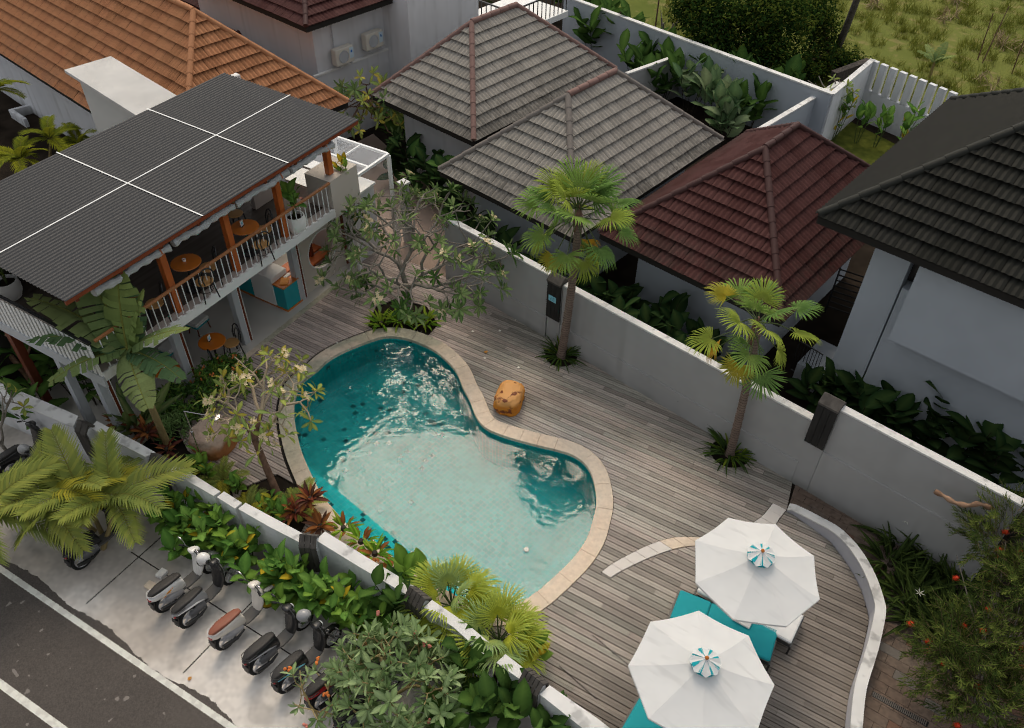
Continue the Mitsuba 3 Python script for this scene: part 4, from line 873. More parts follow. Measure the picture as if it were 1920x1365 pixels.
rough('rock_pink', proc(lambda p, n, uv: mix(mix((0.42, 0.27, 0.21), (0.52, 0.42, 0.34), fbm(p.x * 3, p.y * 3, p.z * 3, 4)), (0.36, 0.15, 0.05), smoothstep(0.55, 0.3, p.z + 0.3 * (fbm(p.x * 4, p.y * 4, p.z, 3) - 0.5)))), 0.75)
c = (-13.36,4.64,0); boulder('boulder', 'large pinkish boulder with a brown foot behind the street wall', (c[0] - .05, c[1] + .25), (.45, .52, .42), 12, 'rock_pink', .3, 3.0)
t = thing('outdoor_shower', 'metal outdoor shower with a round head leaning over the pink boulder', 'shower')
a, b = np.array((-13.06,4.35,1.1)), np.array((-12.34,4.67,1.95))
put(t + '__pipe', MB().tube([a - [0, 0, 1.1], a, a + [0, 0, .75], b], .016, 8), 'chrome', smooth=40); scene['chrome'] = {'type': 'twosided', 'bsdf': {'type': 'roughconductor', 'material': 'Cr', 'alpha': 0.15}}
put(t + '__head', MB().lathe([(0, .03), (.09, .015), (.10, 0), (0, -.004)], b + [0, 0, -.02], 16), 'chrome', smooth=40)
put(t + '__mixer', MB().box(a + [0, 0, .05], (.06, .05, .14), ch=.01), 'chrome')
PET = MB().add([(0, 0, .004), (.035, -.018, .014), (.055, 0, .01), (.035, .018, .014)], [[0, 1, 2], [0, 2, 3]])
def fallen(px, label, mat, s=1.0, name='fallen_flower', cat='flower', five=True, z=.03):
    t = thing(name, label, cat); m = MB()
    for k in range(5 if five else 2): m.add(PET.v[0] @ rotz(k * 1.256 if five else 0.5 * k).T * s + [px[0], px[1], z], PET.f[0])
    put(t, m, mat, exact=True)
rough('petal_white', (0.78, 0.76, 0.70), 0.6); rough('leaf_orange', (0.48, 0.22, 0.05), 0.7)
for i, (p, l) in enumerate((((-11.88,11.86,0), 'white fallen flower on the wet dark planks, topmost'), ((-11.35,13.03,0), 'white fallen flower at the foot of the grey wall'), ((-11.36,12.38,0), 'white fallen flower on the deck below the grey wall'), ((-10.91,11.31,0), 'white fallen flower nearest the pool coping'), ((-10.02,11.64,0), 'white fallen flower right of the pool, above the orange boulder'))): fallen(p, l, 'petal_white', .8)
fallen((-11.1,11.47,0), 'orange brown fallen leaf on the deck above the pool edge', 'leaf_orange', 2.2, 'fallen_leaf', 'leaf', False)
fallen((-14.16,9.06,0), 'white fallen flower on the left pool coping', 'petal_white', .6, z=.05)
fallen((-8.96,1.36,0), 'brown fallen leaf on the concrete near the road', 'leaf_orange', 1.6, 'fallen_leaf', 'leaf', False, z=.015)
t = thing('pool_float', 'small white round skimmer floating in the pool', 'float'); c = (-6.26,7.67,-0.08)
put(t + '__disc', MB().lathe([(0, .035), (.05, .032), (.062, .01), (.055, -.02), (0, -.02)], (c[0], c[1], -.08), 9), 'petal_white', smooth=40); put(t + '__knob', MB().lathe([(0, .055), (.018, .05), (.018, .03)], (c[0], c[1], -.08), 8), 'petal_white')
t = thing('deck_cable', 'thin black cable lying across the planks left of the near parasol', 'cable'); a, b = (-4.01,7.03,0), (-2.99,7,0)
put(t + '__wire', MB().tube([(a[0], a[1], .033), ((a[0] + b[0]) / 2 + .01, (a[1] + b[1]) / 2, .033), (b[0], b[1], .033)], .006, 5), 'black_metal'); put(t + '__joint', MB().box(((a[0] + b[0]) / 2, (a[1] + b[1]) / 2, .036), (.08, .025, .02), rz=math.atan2(b[1] - a[1], b[0] - a[0])), 'black_metal')
t = thing('deck_cable', 'thin black cable lying across the planks by the street wall', 'cable'); a, b = (-4.08,6.12,0), (-3.18,6.09,0)
put(t + '__wire', MB().tube([(a[0], a[1], .033), ((a[0] + b[0]) / 2 + .02, (a[1] + b[1]) / 2, .033), (b[0], b[1], .033)], .006, 5), 'black_metal')

# ------------------------------------------------------------------ plants
scene['leaf'] = {'type': 'principledthin', 'base_color': {'type': 'mesh_attribute', 'name': 'vertex_color'}, 'roughness': 0.42, 'diff_trans': 0.55}
scene['leaf_dull'] = {'type': 'principledthin', 'base_color': {'type': 'mesh_attribute', 'name': 'vertex_color'}, 'roughness': 0.7, 'diff_trans': 0.6}
rough('bark_grey', proc(lambda p, n, uv: mix((0.10, 0.085, 0.07), (0.30, 0.27, 0.23), fbm(p.x * 11, p.y * 11, p.z * 8, 3))), 0.85)
rough('bark_brown', proc(lambda p, n, uv: mix((0.06, 0.032, 0.02), (0.22, 0.13, 0.09), fbm(p.x * 14, p.y * 14, p.z * 10, 3))), 0.85)
def palm_bark(p, n, uv):
    ring = dr.abs(dr.sin(p.z * 42.0 + 2.5 * fbm(p.x * 7, p.y * 7, p.z * 2, 2)))
    return mix((0.045, 0.03, 0.024), (0.21, 0.155, 0.125), (0.25 + 0.75 * smoothstep(0.1, 0.6, ring)) * (0.5 + 0.7 * fbm(p.x * 9, p.y * 9, p.z * 5, 3)))
rough('bark_palm', proc(palm_bark), 0.9)
rough('stem_green', (0.06, 0.085, 0.025), 0.6); rough('stem_dark', (0.035, 0.028, 0.02), 0.7); rough('stem_tan', (0.26, 0.20, 0.09), 0.6)
def leaf_mesh(L, W, fold=0.25, droop=0.35, wave=0.0, n=6, c0=(0.07, 0.14, 0.03), mid=None, edge=None, peak=0.45, tipy=0.0, seed=0, notch=0.0):
    r = np.random.default_rng(seed); t = np.linspace(0, 1, n)
    w = W / 2 * np.sin(np.pi * t ** (math.log(0.5) / math.log(peak))) ** 0.75; w[0] = W * .03; w[-1] = W * .02
    x = L * (t - 0.10 * droop * t ** 2); z = -droop * L * t ** 2 * 0.6 + 0.12 * L * t
    wl = wave * W * np.sin(t * 9 + r.random() * 6)
    l = np.stack([x, w + tipy * t, z + fold * w + wl], 1); c = np.stack([x, tipy * t + 0 * t, z], 1); rr = np.stack([x, -w + tipy * t, z + fold * w - wl], 1)
    v = np.concatenate([l, c, rr]); f = []
    for i in range(n - 1): f += [[i, n + i, n + i + 1, i + 1], [n + i, 2 * n + i, 2 * n + i + 1, n + i + 1]]
    c0 = np.array(c0); mid = c0 * 1.5 + [0.03, 0.03, 0.005] if mid is None else np.array(mid); edge = c0 if edge is None else np.array(edge)
    vary = 1 + 0.18 * (r.random((n, 1)) - .5)
    col = np.concatenate([c0 * (1 - t[:, None]) * vary + edge * t[:, None], np.broadcast_to(mid, (n, 3)), c0 * (1 - t[:, None]) * vary + edge * t[:, None]])
    return v, f, col
def leaf_ply(*a, **k): v, f, c = leaf_mesh(*a, **k); return mikit.ply(MB().add(v, f, c).out(), None, smooth=True, color=c)
GREEN = [(0.055, 0.14, 0.028), (0.085, 0.19, 0.038), (0.125, 0.24, 0.05), (0.04, 0.105, 0.028), (0.17, 0.27, 0.045)]
def variants(L, W, cols, k=3, **kw):
    return [leaf_ply(L * (0.85 + 0.3 * rng.random()), W * (0.85 + 0.3 * rng.random()), c0=c, seed=i * 7 + j, droop=kw.get('droop', .35) * (0.6 + 0.8 * rng.random()), **{a: b for a, b in kw.items() if a != 'droop'}) for i, c in enumerate(cols) for j in range(k)]
BROAD = variants(0.40, 0.19, GREEN[:3] + [(0.12, 0.22, 0.035)], 3, fold=.22, wave=.06)
BROAD_Y = variants(0.33, 0.15, [(0.36, 0.26, 0.02), (0.28, 0.27, 0.03)], 2, fold=.2)
BIG = variants(0.80, 0.43, [(0.030, 0.075, 0.020), (0.045, 0.10, 0.022), (0.06, 0.125, 0.03)], 3, fold=.15, wave=.05)
BIG_GREY = variants(0.80, 0.40, [(0.10, 0.16, 0.08), (0.15, 0.20, 0.11), (0.07, 0.13, 0.06)], 3, fold=.18, wave=.05)
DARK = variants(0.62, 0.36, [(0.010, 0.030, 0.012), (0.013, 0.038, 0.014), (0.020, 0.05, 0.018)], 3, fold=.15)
CORD = variants(0.42, 0.10, [(0.16, 0.035, 0.025), (0.11, 0.03, 0.03), (0.24, 0.085, 0.03), (0.08, 0.035, 0.03)], 2, fold=.3, droop=.5)
def dirm(az, el, roll=0.0, tilt=0.0):
    return rotz(az) @ roty(-el) @ rotx(roll)
def leafy(key, base, h, n, plys, spread=0.28, el=(0.1, 0.9), stem='stem_green', r=None, mat='leaf', sc=(0.8, 1.15), lean=(0, 0), part='leaf', stems=4, zlo=.35):
    """an upright plant: a few stems, each carrying leaves of its own round its upper half"""
    r = r or np.random.default_rng(int(abs(base[0] * 971 + base[1] * 577)) + n); b = np.array(base, float); tops = []
    for s in range(stems):
        a = r.random() * 6.28; q = spread * math.sqrt(r.random()); top = b + [q * math.cos(a) + lean[0], q * math.sin(a) + lean[1], h * (0.7 + 0.4 * r.random())]
        foot = b + [0.3 * q * math.cos(a), 0.3 * q * math.sin(a), 0]; mid_ = (foot + top) / 2 + [0.04 * r.standard_normal(), 0.04 * r.standard_normal(), .04]
        put(key + '__stem', MB().tube([foot, mid_, top], [.016, .013, .008], 5), stem); tops.append((foot, mid_, top))
    for k in range(n):
        f_, m_, t_ = tops[k % stems]; u = zlo + (1 - zlo) * (k // stems + r.random()) / max(1, n // stems); u = min(u, 1.0)
        p = f_ * (1 - u) ** 2 + 2 * m_ * u * (1 - u) + t_ * u * u
        az = k * 2.4 + r.random(); e = el[0] + (el[1] - el[0]) * u + .15 * r.standard_normal()
        put(key + '__' + part, plys[int(r.integers(len(plys)))], mat, tw=mat4(dirm(az, e, .25 * r.standard_normal()), p, sc[0] + (sc[1] - sc[0]) * r.random()))
def ang_to_cam(): return math.atan2(-8, 9)
# fan palm leaves
def fan_mesh(Rr, nb=30, arc=5.2, droop=.3, c_in=(0.20, 0.22, 0.02), c_out=(0.09, 0.17, 0.02), split=.5, seed=0):
    r = np.random.default_rng(seed); v, f, c = [], [], []
    aa = np.linspace(-arc / 2, arc / 2, nb + 1)
    def P(rad, a, lift): 
        q = rad / Rr; return [rad * math.cos(a), rad * math.sin(a), lift - droop * Rr * q ** 2.2 * (0.7 + 0.3 * abs(a) / 2.6) + 0.10 * Rr * math.sin(min(1, q) * 2)]
    ci, co = np.array(c_in), np.array(c_out)
    for k in range(nb):
        a0, a1 = aa[k], aa[k + 1]; am = (a0 + a1) / 2; L = Rr * (1 - 0.28 * (abs(am) / (arc / 2)) ** 2) * (0.93 + .14 * r.random()); am2 = am + .05 * r.standard_normal(); dz = -.05 * Rr * r.random()
        n0 = len(v)
        v += [P(.02 * Rr, am, 0), P(split * L, a0, -.012 * Rr), P(split * L, am, .02 * Rr), P(split * L, a1, -.012 * Rr), P(.78 * L, am2 - (a1 - a0) * .26, dz * .5), P(.78 * L, am2, .008 * Rr + dz * .5), P(.78 * L, am2 + (a1 - a0) * .26, dz * .5), P(L, am2, dz - .04 * Rr)]
        c += [ci, ci * .4 + co * .6, ci * .5 + co * .5, ci * .4 + co * .6, co, co * 1.1, co, co * 1.25 + [.02, .01, 0]]
        f += [[n0, n0 + 1, n0 + 2], [n0, n0 + 2, n0 + 3], [n0 + 1, n0 + 4, n0 + 5], [n0 + 1, n0 + 5, n0 + 2], [n0 + 2, n0 + 5, n0 + 6], [n0 + 2, n0 + 6, n0 + 3], [n0 + 4, n0 + 7, n0 + 5], [n0 + 5, n0 + 7, n0 + 6]]
    return np.array(v), np.array(f), np.array(c)
def fan_ply(*a, **k): v, f, c = fan_mesh(*a, **k); return mikit.ply(MB().add(v, f, c).out(), None, color=c)
FAN_G = [fan_ply(.66, 30, 3.9, .10 + .10 * i, ((0.26, 0.35, 0.10), (0.36, 0.41, 0.09), (0.20, 0.31, 0.10))[i], ((0.20, 0.32, 0.07), (0.29, 0.37, 0.06), (0.15, 0.27, 0.07))[i], seed=i, split=.32) for i in range(3)]
FAN_Y = [fan_ply(.60, 30, 3.9, .3 + .1 * i, (0.42, 0.33, 0.03), (0.34, 0.34, 0.06), seed=10 + i) for i in range(2)]
FAN_O = [fan_ply(.55, 26, 3.2, .45, (0.50, 0.30, 0.03), (0.42, 0.26, 0.05), seed=20)]
FAN_B = [fan_ply(.54, 32, 5.0, .28 + .1 * i, (0.42, 0.43, 0.03), (0.33, 0.40, 0.07), split=.36, seed=30 + i) for i in range(3)]
FAN_BG = [fan_ply(.50, 34, 5.4, .3, (0.34, 0.40, 0.10), (0.25, 0.36, 0.14), split=.36, seed=40)]
def fan_leaf(key, crown, az, el, pet, plys, r, s=1.0, tilt=0.0):
    d = np.array([math.cos(az) * math.cos(el), math.sin(az) * math.cos(el), math.sin(el)]); p = np.array(crown, float)
    sag = -0.18 * pet * max(0, math.cos(el)); tip = p + d * pet + [0, 0, sag]; mid_ = p + d * pet * .5 + [0, 0, .02]
    k = number(key + '__frond')
    put(k, plys[int(r.integers(len(plys)))], 'leaf_dull', tw=mat4(dirm(az + .1 * r.standard_normal(), el - .18 + tilt, .35 * r.standard_normal()), tip, s), exact=True)
    put(k + '__petiole', MB().tube([p, mid_, tip], [.018, .013, .010], 5), 'stem_green')
def fan_palm(label, base, top, r0, r1, fronds, seed, bark='bark_palm', group=None, cat='palm tree', s=1.0):
    t = thing('fan_palm', label, cat, group); r = np.random.default_rng(seed); b, q = np.array(base, float), np.array(top, float)
    pts = [b + (q - b) * u + np.array([.05 * math.sin(u * 2.2), .03 * math.sin(u * 3), 0]) for u in np.linspace(0, 1, 40)]
    rad = r0 + (r1 - r0) * np.linspace(0, 1, 40) + 0.006 * np.sin(np.arange(40) * 2.6); rad[0] *= 1.25
    put(t + '__trunk', MB().tube(pts, rad, 14), bark, smooth=45)
    put(t + '__crown_shaft', MB().tube([q - [0, 0, .45], q - [0, 0, .2], q + [0, 0, .12], q + [0, 0, .25]], [r1 * .9, r1 * 1.35, r1 * .9, .02], 10), 'bark_brown', smooth=45)
    for az, el, pet, kind, sc_ in fronds: fan_leaf(t, q + [0, 0, .12 if el > 0 else -.08], az, el, pet, {'g': FAN_G, 'y': FAN_Y, 'o': FAN_O}[kind], r, sc_ * s)
    return t
def ring(n, el, pet, kinds, r, s=1.0, a0=0.0): return [(a0 + 2 * math.pi * k / n + .2 * r.standard_normal(), el + .12 * r.standard_normal(), pet * (.85 + .3 * r.random()), kinds[k % len(kinds)], s * (.9 + .2 * r.random())) for k in range(n)]
r = np.random.default_rng(3)
B1 = (-9.51,12.75,0); T1_ = (-9.33,12.75,4.44)
fan_palm('tall fan palm with full green crown standing against the grey wall', (B1[0], B1[1], 0), T1_, .115, .085, ring(5, 1.2, .5, 'g', r) + ring(8, .85, .75, 'g', r, a0=.3) + ring(8, .35, .9, 'gg', r, a0=.1) + ring(7, -.2, .95, 'g', r, a0=.5) + ring(7, -.85, .9, 'ggoggyg', r, .95, a0=.2), 4, s=.92)
B2 = (-4.46,12.81,0); T2_ = (-4.67,12.75,3.84)
fan_palm('shorter fan palm with sparse yellowing crown by the grey wall', (B2[0], B2[1], 0), T2_, .10, .075, ring(3, 1.1, .5, 'g', r) + ring(5, .5, .75, 'ggy', r, a0=.8) + ring(5, 0, .8, 'ggg', r, a0=.2) + ring(5, -.8, .75, 'ggoyg', r, a0=1.0), 7, s=.82)
# low yellow fan palms by the street wall
def low_fans(label, c, n, R_, z0, z1, seed, plys, group='low yellow fan palms at the street wall'):
    t = thing('fan_palm', label, 'fan palm', group); r = np.random.default_rng(seed); b = np.array([c[0], c[1], 0.0])
    put(t + '__trunk', MB().tube([b, b + [0, 0, z0]], [.06, .05], 8), 'bark_brown')
    for k in range(n):
        u = (k + .5) / n; az = k * 2.4 + .3 * r.random(); el = 1.25 - 1.15 * u + .1 * r.standard_normal()
        fan_leaf(t, b + [0, 0, z0], az, el, R_ * (.55 + .5 * u) + (z1 - z0) * .35 * math.sin(max(el, 0)), plys, r, .82 + .25 * r.random(), tilt=-.1)
low_fans('bushy yellow green fan palm at the pool edge, left of the pair', (-6.19,5.44,0), 17, .55, .55, 1.4, 1, FAN_B + FAN_BG)
low_fans('bushy yellow green fan palm overhanging the street wall, right of the pair', (-5.04,5.5,0), 18, .55, .6, 1.5, 2, FAN_B + FAN_BG[:1])
# feather palms
def feather(L, bend, nl=21, wl=.33, c0=(0.15, 0.21, 0.06), c1=(0.34, 0.36, 0.08), seed=0, twist=0.15):
    r = np.random.default_rng(seed); v, f, c = [], [], []
    def at(t):
        a = bend * t; return np.array([L * (math.sin(a) / bend if bend > .01 else t), 0, L * (-(1 - math.cos(a)) / bend if bend > .01 else 0)]), a
    for k in range(nl):
        t = .10 + .90 * k / (nl - 1); p, a = at(t)
        ln = wl * L * math.sin(math.pi * (.12 + .80 * t)) ** .7 * (.92 + .16 * r.random()); w = .031 * L * (.8 + .4 * r.random())
        fw_ = np.array([math.cos(a), 0, -math.sin(a)]); up = np.array([math.sin(a), 0, math.cos(a)])
        for s in (-1, 1):
            d = fw_ * (.62 + .5 * t) + np.array([0, s, 0]) * 1.0 + up * (.38 - .1 * r.random()); d /= np.linalg.norm(d)
            m1 = p + d * ln * .5; tip = p + d * ln + np.array([0, 0, -ln * (.20 + .15 * r.random())]); sd = fw_ * w
            n0 = len(v); mixc = np.array(c0) + (np.array(c1) - c0) * (.3 + .7 * r.random())
            v += [p - sd * .5, p + sd * .5, m1 - sd * .9, m1 + sd * .9 , tip]; c += [mixc * .85] * 2 + [mixc, mixc * 1.05, mixc * 1.2]
            f += [[n0, n0 + 1, n0 + 3], [n0, n0 + 3, n0 + 2], [n0 + 2, n0 + 3, n0 + 4]]
    m = MB().add(v, f, np.array(c)); pts = [at(t)[0] for t in np.linspace(0, 1, 10)]; n1 = m.n; m.tube(pts, np.linspace(.016, .004, 10) * L * .8, 5, cap=False); m.c.append(np.tile([[0.20, 0.20, 0.05]], (m.n - n1, 1)))
    return m
def feather_ply(*a, **k): m = feather(*a, **k); return mikit.ply(m.out(), None, color=np.vstack(m.c))
FE = [feather_ply(1.5, 1.0, seed=1), feather_ply(1.45, 1.35, seed=2, c0=(0.12, 0.18, 0.05), c1=(0.24, 0.28, 0.07)), feather_ply(1.4, 1.6, seed=3, c0=(0.22, 0.25, 0.04), c1=(0.48, 0.42, 0.05)), feather_ply(1.3, .8, seed=4, c0=(0.13, 0.19, 0.05), c1=(0.30, 0.33, 0.07))]
FE_D = [feather_ply(1.3, 1.1, seed=5, c0=(0.10, 0.13, 0.02), c1=(0.24, 0.25, 0.02)), feather_ply(1.2, 1.3, seed=6, c0=(0.07, 0.11, 0.02), c1=(0.17, 0.19, 0.02))]
def feather_palm(label, stems, plys, seed, group=None, s=1.0):
    t = thing('feather_palm', label, 'palm', group); r = np.random.default_rng(seed)
    for (b, top, n) in stems:
        b, q = np.array(b, float), np.array(top, float); put(t + '__trunk', MB().tube([b, (b + q) / 2 + [.03, .02, 0], q], [.055, .045, .04], 8), 'stem_tan')
        for k in range(n):
            el = 1.15 - 1.0 * (k / n) + .1 * r.standard_normal(); az = k * 2.4 + r.random() * .5
            put(t + '__frond', plys[int(r.integers(len(plys)))], 'leaf_dull', tw=mat4(dirm(az, el, .3 * r.standard_normal()), q, s * (.85 + .3 * r.random())))
c = (-13.05,1.55,0); q = np.array(c)
feather_palm('large clump of arching yellow green feather palm over the parked scooters', [(q + [.1, .3, 0], (-13.29,1.91,1.15), 9), (q + [.35, .15, 0], (-12.74,2.33,1.05), 8), (q + [-.2, .25, 0], (-13.71,1.49,1.1), 7)], FE, 1, s=.98)
feather_palm('feather palm with drooping bright fronds at the left edge above the road', [(np.array((-14.71,0.57,0)) + [-.3, .5, 0], (-14.04,0.44,1.3), 9)], FE, 2)
feather_palm('dense feather palm thicket at the left edge behind the restaurant roof', [((np.array((-28.07,7.86,0))), (-26.48,7.91,1.9), 9), ((np.array((-27.38,6.65,0))), (-26.09,6.77,1.8), 9), ((np.array((-27.29,8.6,0))), (-26.2,8.59,1.5), 8)], FE_D, 3, s=.8)
feather_palm('feather palm at the left edge below the orange eave', [((np.array((-33.23,8.3,0))), (-29.97,7.92,2.4), 9)], FE_D, 4, s=.8)
# tufts of strap leaves
def strap_ply(L, W, c0, droop, seed): return leaf_ply(L, W, fold=.35, droop=droop, n=6, c0=c0, seed=seed, peak=.35)
STRAP = [strap_ply(.55, .05, (0.025, 0.055, 0.015), 1.0, 1), strap_ply(.5, .045, (0.04, 0.08, 0.015), .8, 2), strap_ply(.45, .05, (0.09, 0.13, 0.015), .7, 3), strap_ply(.6, .045, (0.018, 0.04, 0.014), 1.1, 4)]
CRIN = [strap_ply(.85, .085, (0.018, 0.036, 0.012), .75, 5), strap_ply(.8, .08, (0.028, 0.05, 0.014), .9, 6), strap_ply(.75, .085, (0.045, 0.07, 0.018), .6, 7)]
LIME = [strap_ply(.5, .085, (0.12, 0.24, 0.02), .7, 8), strap_ply(.45, .08, (0.08, 0.18, 0.02), .8, 9), strap_ply(.5, .08, (0.20, 0.28, 0.03), .7, 10)]
def tuft(name, label, c, n, plys, cat, seed, s=1.0, el=(.2, 1.3), z=0.0, R_=.12, group=None, mat='leaf'):
    t = thing(name, label, cat, group); r = np.random.default_rng(seed)
    put(t + '__root_stock', MB().lathe([(0, .10), (.05, .08), (.07, 0)], (c[0], c[1], z), 8), 'stem_dark')
    for k in range(n):
        a = k * 2.4 + r.random(); q = R_ * math.sqrt(r.random())
        put(t + '__leaf', plys[int(r.integers(len(plys)))], mat, tw=mat4(dirm(a, el[0] + (el[1] - el[0]) * r.random(), .3 * r.standard_normal()), (c[0] + q * math.cos(a), c[1] + q * math.sin(a), z + .02), s * (.8 + .4 * r.random())))
    return t
tuft('grass_tuft', 'dark strappy tuft round the foot of the tall fan palm', B1, 70, STRAP, 'grass tuft', 1, 1.0, R_=.22)
tuft('grass_tuft', 'dark strappy tuft round the foot of the shorter fan palm', B2, 80, STRAP, 'grass tuft', 2, 1.1, R_=.26)
for i, (p, l) in enumerate((((-13.94,10.4,0), 'lime green strap leaved plant at the pool edge, leftmost of three'), ((-13.65,10.82,0), 'lime green strap leaved plant under the frangipani trunk, middle of three'), ((-13.09,11.25,0), 'lime green strap leaved plant at the pool edge, rightmost of three'))): tuft('strap_plant', l, p, 34, LIME, 'plant', 10 + i, .85, R_=.16)
# crinum bed
for i, (p, l) in enumerate((((-0.49,13.1,0), 'dark crinum clump at the wall foot, nearest the deck'), ((0.06,13.07,0), 'dark crinum clump with a white flower at the wall foot'), ((0.35,12.35,0), 'dark crinum clump beside the paving, middle of the bed'), ((0.8,12.73,0), 'dark crinum clump close to the wall corner'), ((1.04,12.07,0), 'dark crinum clump in front of the bottlebrush'), ((0.88,11.69,0), 'dark crinum clump at the lower end of the bed'), ((-0.43,12.44,0), 'dark crinum clump with tips over the brown paving'), ((0.13,11.95,0), 'dark crinum clump at the left edge of the bed, halfway down'), ((0.37,13.01,0), 'dark crinum clump pressed against the grey wall'), ((0.5,11.58,0), 'dark crinum clump at the left edge of the bed, low'), ((1.33,11.58,0), 'dark crinum clump half under the bottlebrush'))): tuft('crinum', l, p, 54, CRIN, 'plant', 30 + i, .88, el=(.15, 1.35), R_=.26, group='dark crinum clumps beside the brown paving')
def flower_ply(s, petals, col, ctr, curl=.3, w=.55):
    m = MB()
    for k in range(petals):
        v, f, c_ = leaf_mesh(s, s * w, .15, -curl, 0, 4, col, mid=col, edge=col); v = v @ rotz(k * 2 * math.pi / petals).T; m.add(v, f, c_ * 0 + np.where(np.linalg.norm(v[:, :2], axis=1)[:, None] < s * .45, np.array(ctr), np.array(col)))
    return mikit.ply(m.out(), None, smooth=True, color=np.vstack(m.c))
for p, l in (((-0.59,13.05,0.75), 'white spidery flower above the crinum bed, near the wall'), ((0.27,11.72,0.6), 'white spidery flower low in the crinum bed')):
    t = thing('crinum_flower', l, 'flower'); put(t, flower_ply(.10, 6, (0.75, 0.75, 0.72), (0.7, 0.7, 0.6), .3, .16), 'leaf_dull', tw=mat4(np.eye(3), p), exact=True)
# frangipani
def rosette(n, L, W, cols, seed, droop=.5):
    r = np.random.default_rng(seed); m = MB()
    for k in range(n):
        v, f, c_ = leaf_mesh(L * (.75 + .4 * r.random()), W * (.85 + .3 * r.random()), .22, droop * (.5 + .9 * r.random()), 0, 5, cols[int(r.integers(len(cols)))], seed=k + seed, peak=.6)
        m.add(v @ dirm(k * 2.4 + .3 * r.random(), .95 - 1.0 * (k / n) + .2 * r.standard_normal(), .3 * r.standard_normal()).T + [0, 0, -.10 * k / n], f, c_)
    return mikit.ply(m.out(), None, smooth=True, color=np.vstack(m.c))
FR_G = [rosette(11, .30, .085, [(0.08, 0.135, 0.05), (0.115, 0.18, 0.07), (0.16, 0.22, 0.09)], i) for i in range(4)]
FR_D = [rosette(12, .32, .09, [(0.03, 0.075, 0.02), (0.045, 0.10, 0.025)], 10 + i) for i in range(2)]
FR_Y = [rosette(6, .27, .085, [(0.24, 0.28, 0.07), (0.19, 0.26, 0.08), (0.38, 0.32, 0.06)], 20 + i) for i in range(3)]
FR_S = [rosette(9, .26, .085, [(0.19, 0.27, 0.125), (0.24, 0.32, 0.16), (0.14, 0.22, 0.09)], 30 + i, .25) for i in range(4)]
FLW = flower_ply(.055, 5, (0.80, 0.76, 0.66), (0.75, 0.45, 0.05), .4)
def cluster_ply(n, R_, seed):
    r = np.random.default_rng(seed); m = MB()
    for k in range(n):
        a = r.random() * 6.28; q = R_ * math.sqrt(r.random()); o = np.array([q * math.cos(a), q * math.sin(a), R_ * .5 * r.random()])
        for j in range(5):
            v, f, c_ = leaf_mesh(.05, .032, .1, -.4, 0, 3, (0.8, 0.75, 0.64), mid=(0.8, 0.6, 0.25), edge=(0.82, 0.78, 0.7)); m.add(v @ rotz(j * 1.257 + a).T + o, f, c_)
    return mikit.ply(m.out(), None, color=np.vstack(m.c))
CLU = [cluster_ply(9, .10, i) for i in range(3)]
rough('bark_pale', (0.36, 0.29, 0.21), 0.8)
def forked(label, name, base, aim, crown_c, crown_r, tips, seed, leaves, bark, r0, flowers=0.25, cat='tree', scale=1.0, bare=0.12, twig=None, thin=.80):
    """trunk and forking limbs that end at points spread over a domed crown, a leaf rosette at each end"""
    t = thing(name, label, cat); r = np.random.default_rng(seed); cc, cr = np.array(crown_c, float), np.array(crown_r, float)
    pts = []
    while len(pts) < tips:
        q = r.uniform(-1, 1, 3); d = np.linalg.norm(q)
        if d > 1 or d < .62 or q[2] < -.55: continue
        p = cc + q * cr
        if all(np.linalg.norm(p - o) > .26 * scale for o in pts) or r.random() < .04: pts.append(p)
    pts = np.array(pts); tr, tw = MB(), MB(); ends = []
    def grow(p, d, rad, idx, depth):
        sub = pts[idx]; g = sub.mean(0); L = np.linalg.norm(g - p)
        if len(idx) == 1:
            q = pts[idx[0]]; mdp = (p + q) / 2 + r.normal(0, .05, 3) * L - [0, 0, .06 * L]
            tw.tube([p, mdp, q], [rad, rad * .8, max(.012, rad * .6)], 6, cap=False); ends.append((idx[0], q - mdp)); return
        step = min(.55 * L, .62) * (.8 + .4 * r.random()) if depth else np.linalg.norm(np.array(aim) - p)
        dd = (g - p) / L + .35 * d + r.normal(0, .16, 3); dd /= np.linalg.norm(dd)
        q = p + dd * step if depth else np.array(aim, float)
        mdp = (p + q) / 2 + r.normal(0, .05, 3) * step
        (tr if depth < 2 else tw).tube([p, mdp, q], [rad, rad * .9, rad * .82], 9 if depth < 2 else 6, cap=False)
        k = 2 if len(idx) < 5 else (3 if r.random() < .6 else 2)
        s = sub - g; ax = np.linalg.svd(s, full_matrices=False)[2]
        if k == 2 or len(idx) < 3: groups = np.array_split(np.argsort(s @ ax[0]), 2)
        else:
            an = np.arctan2(s @ ax[1], s @ ax[0]); groups = np.array_split(np.argsort(an), 3)
        for gi in groups:
            if len(gi): grow(q, dd, rad * (thin if depth else .68), [idx[j] for j in gi], depth + 1)
    grow(np.array(base, float), np.array([0, 0, 1.0]), r0, list(range(len(pts))), 0)
    put(t + '__trunk', tr, bark, smooth=50); put(t + '__branches', tw, twig or bark, smooth=50)
    for i, d in ends:
        if r.random() < bare: continue
        d = d / np.linalg.norm(d); az, el = math.atan2(d[1], d[0]), math.asin(max(-1, min(1, d[2])))
        Rm = rotz(az) @ roty(math.pi / 2 - max(el, .5)) @ rotz(r.random() * 6)
        put(t + '__leaf_rosette', leaves[int(r.integers(len(leaves)))], 'leaf_dull', tw=mat4(Rm, pts[i], scale * (.8 + .45 * r.random())))
        if r.random() < flowers: put(t + '__flower_cluster', CLU[int(r.integers(3))], 'leaf_dull', tw=mat4(Rm, pts[i] + d * .07, scale * (.8 + .5 * r.random())))
    return t
FB = (-13.79,11.25,0)
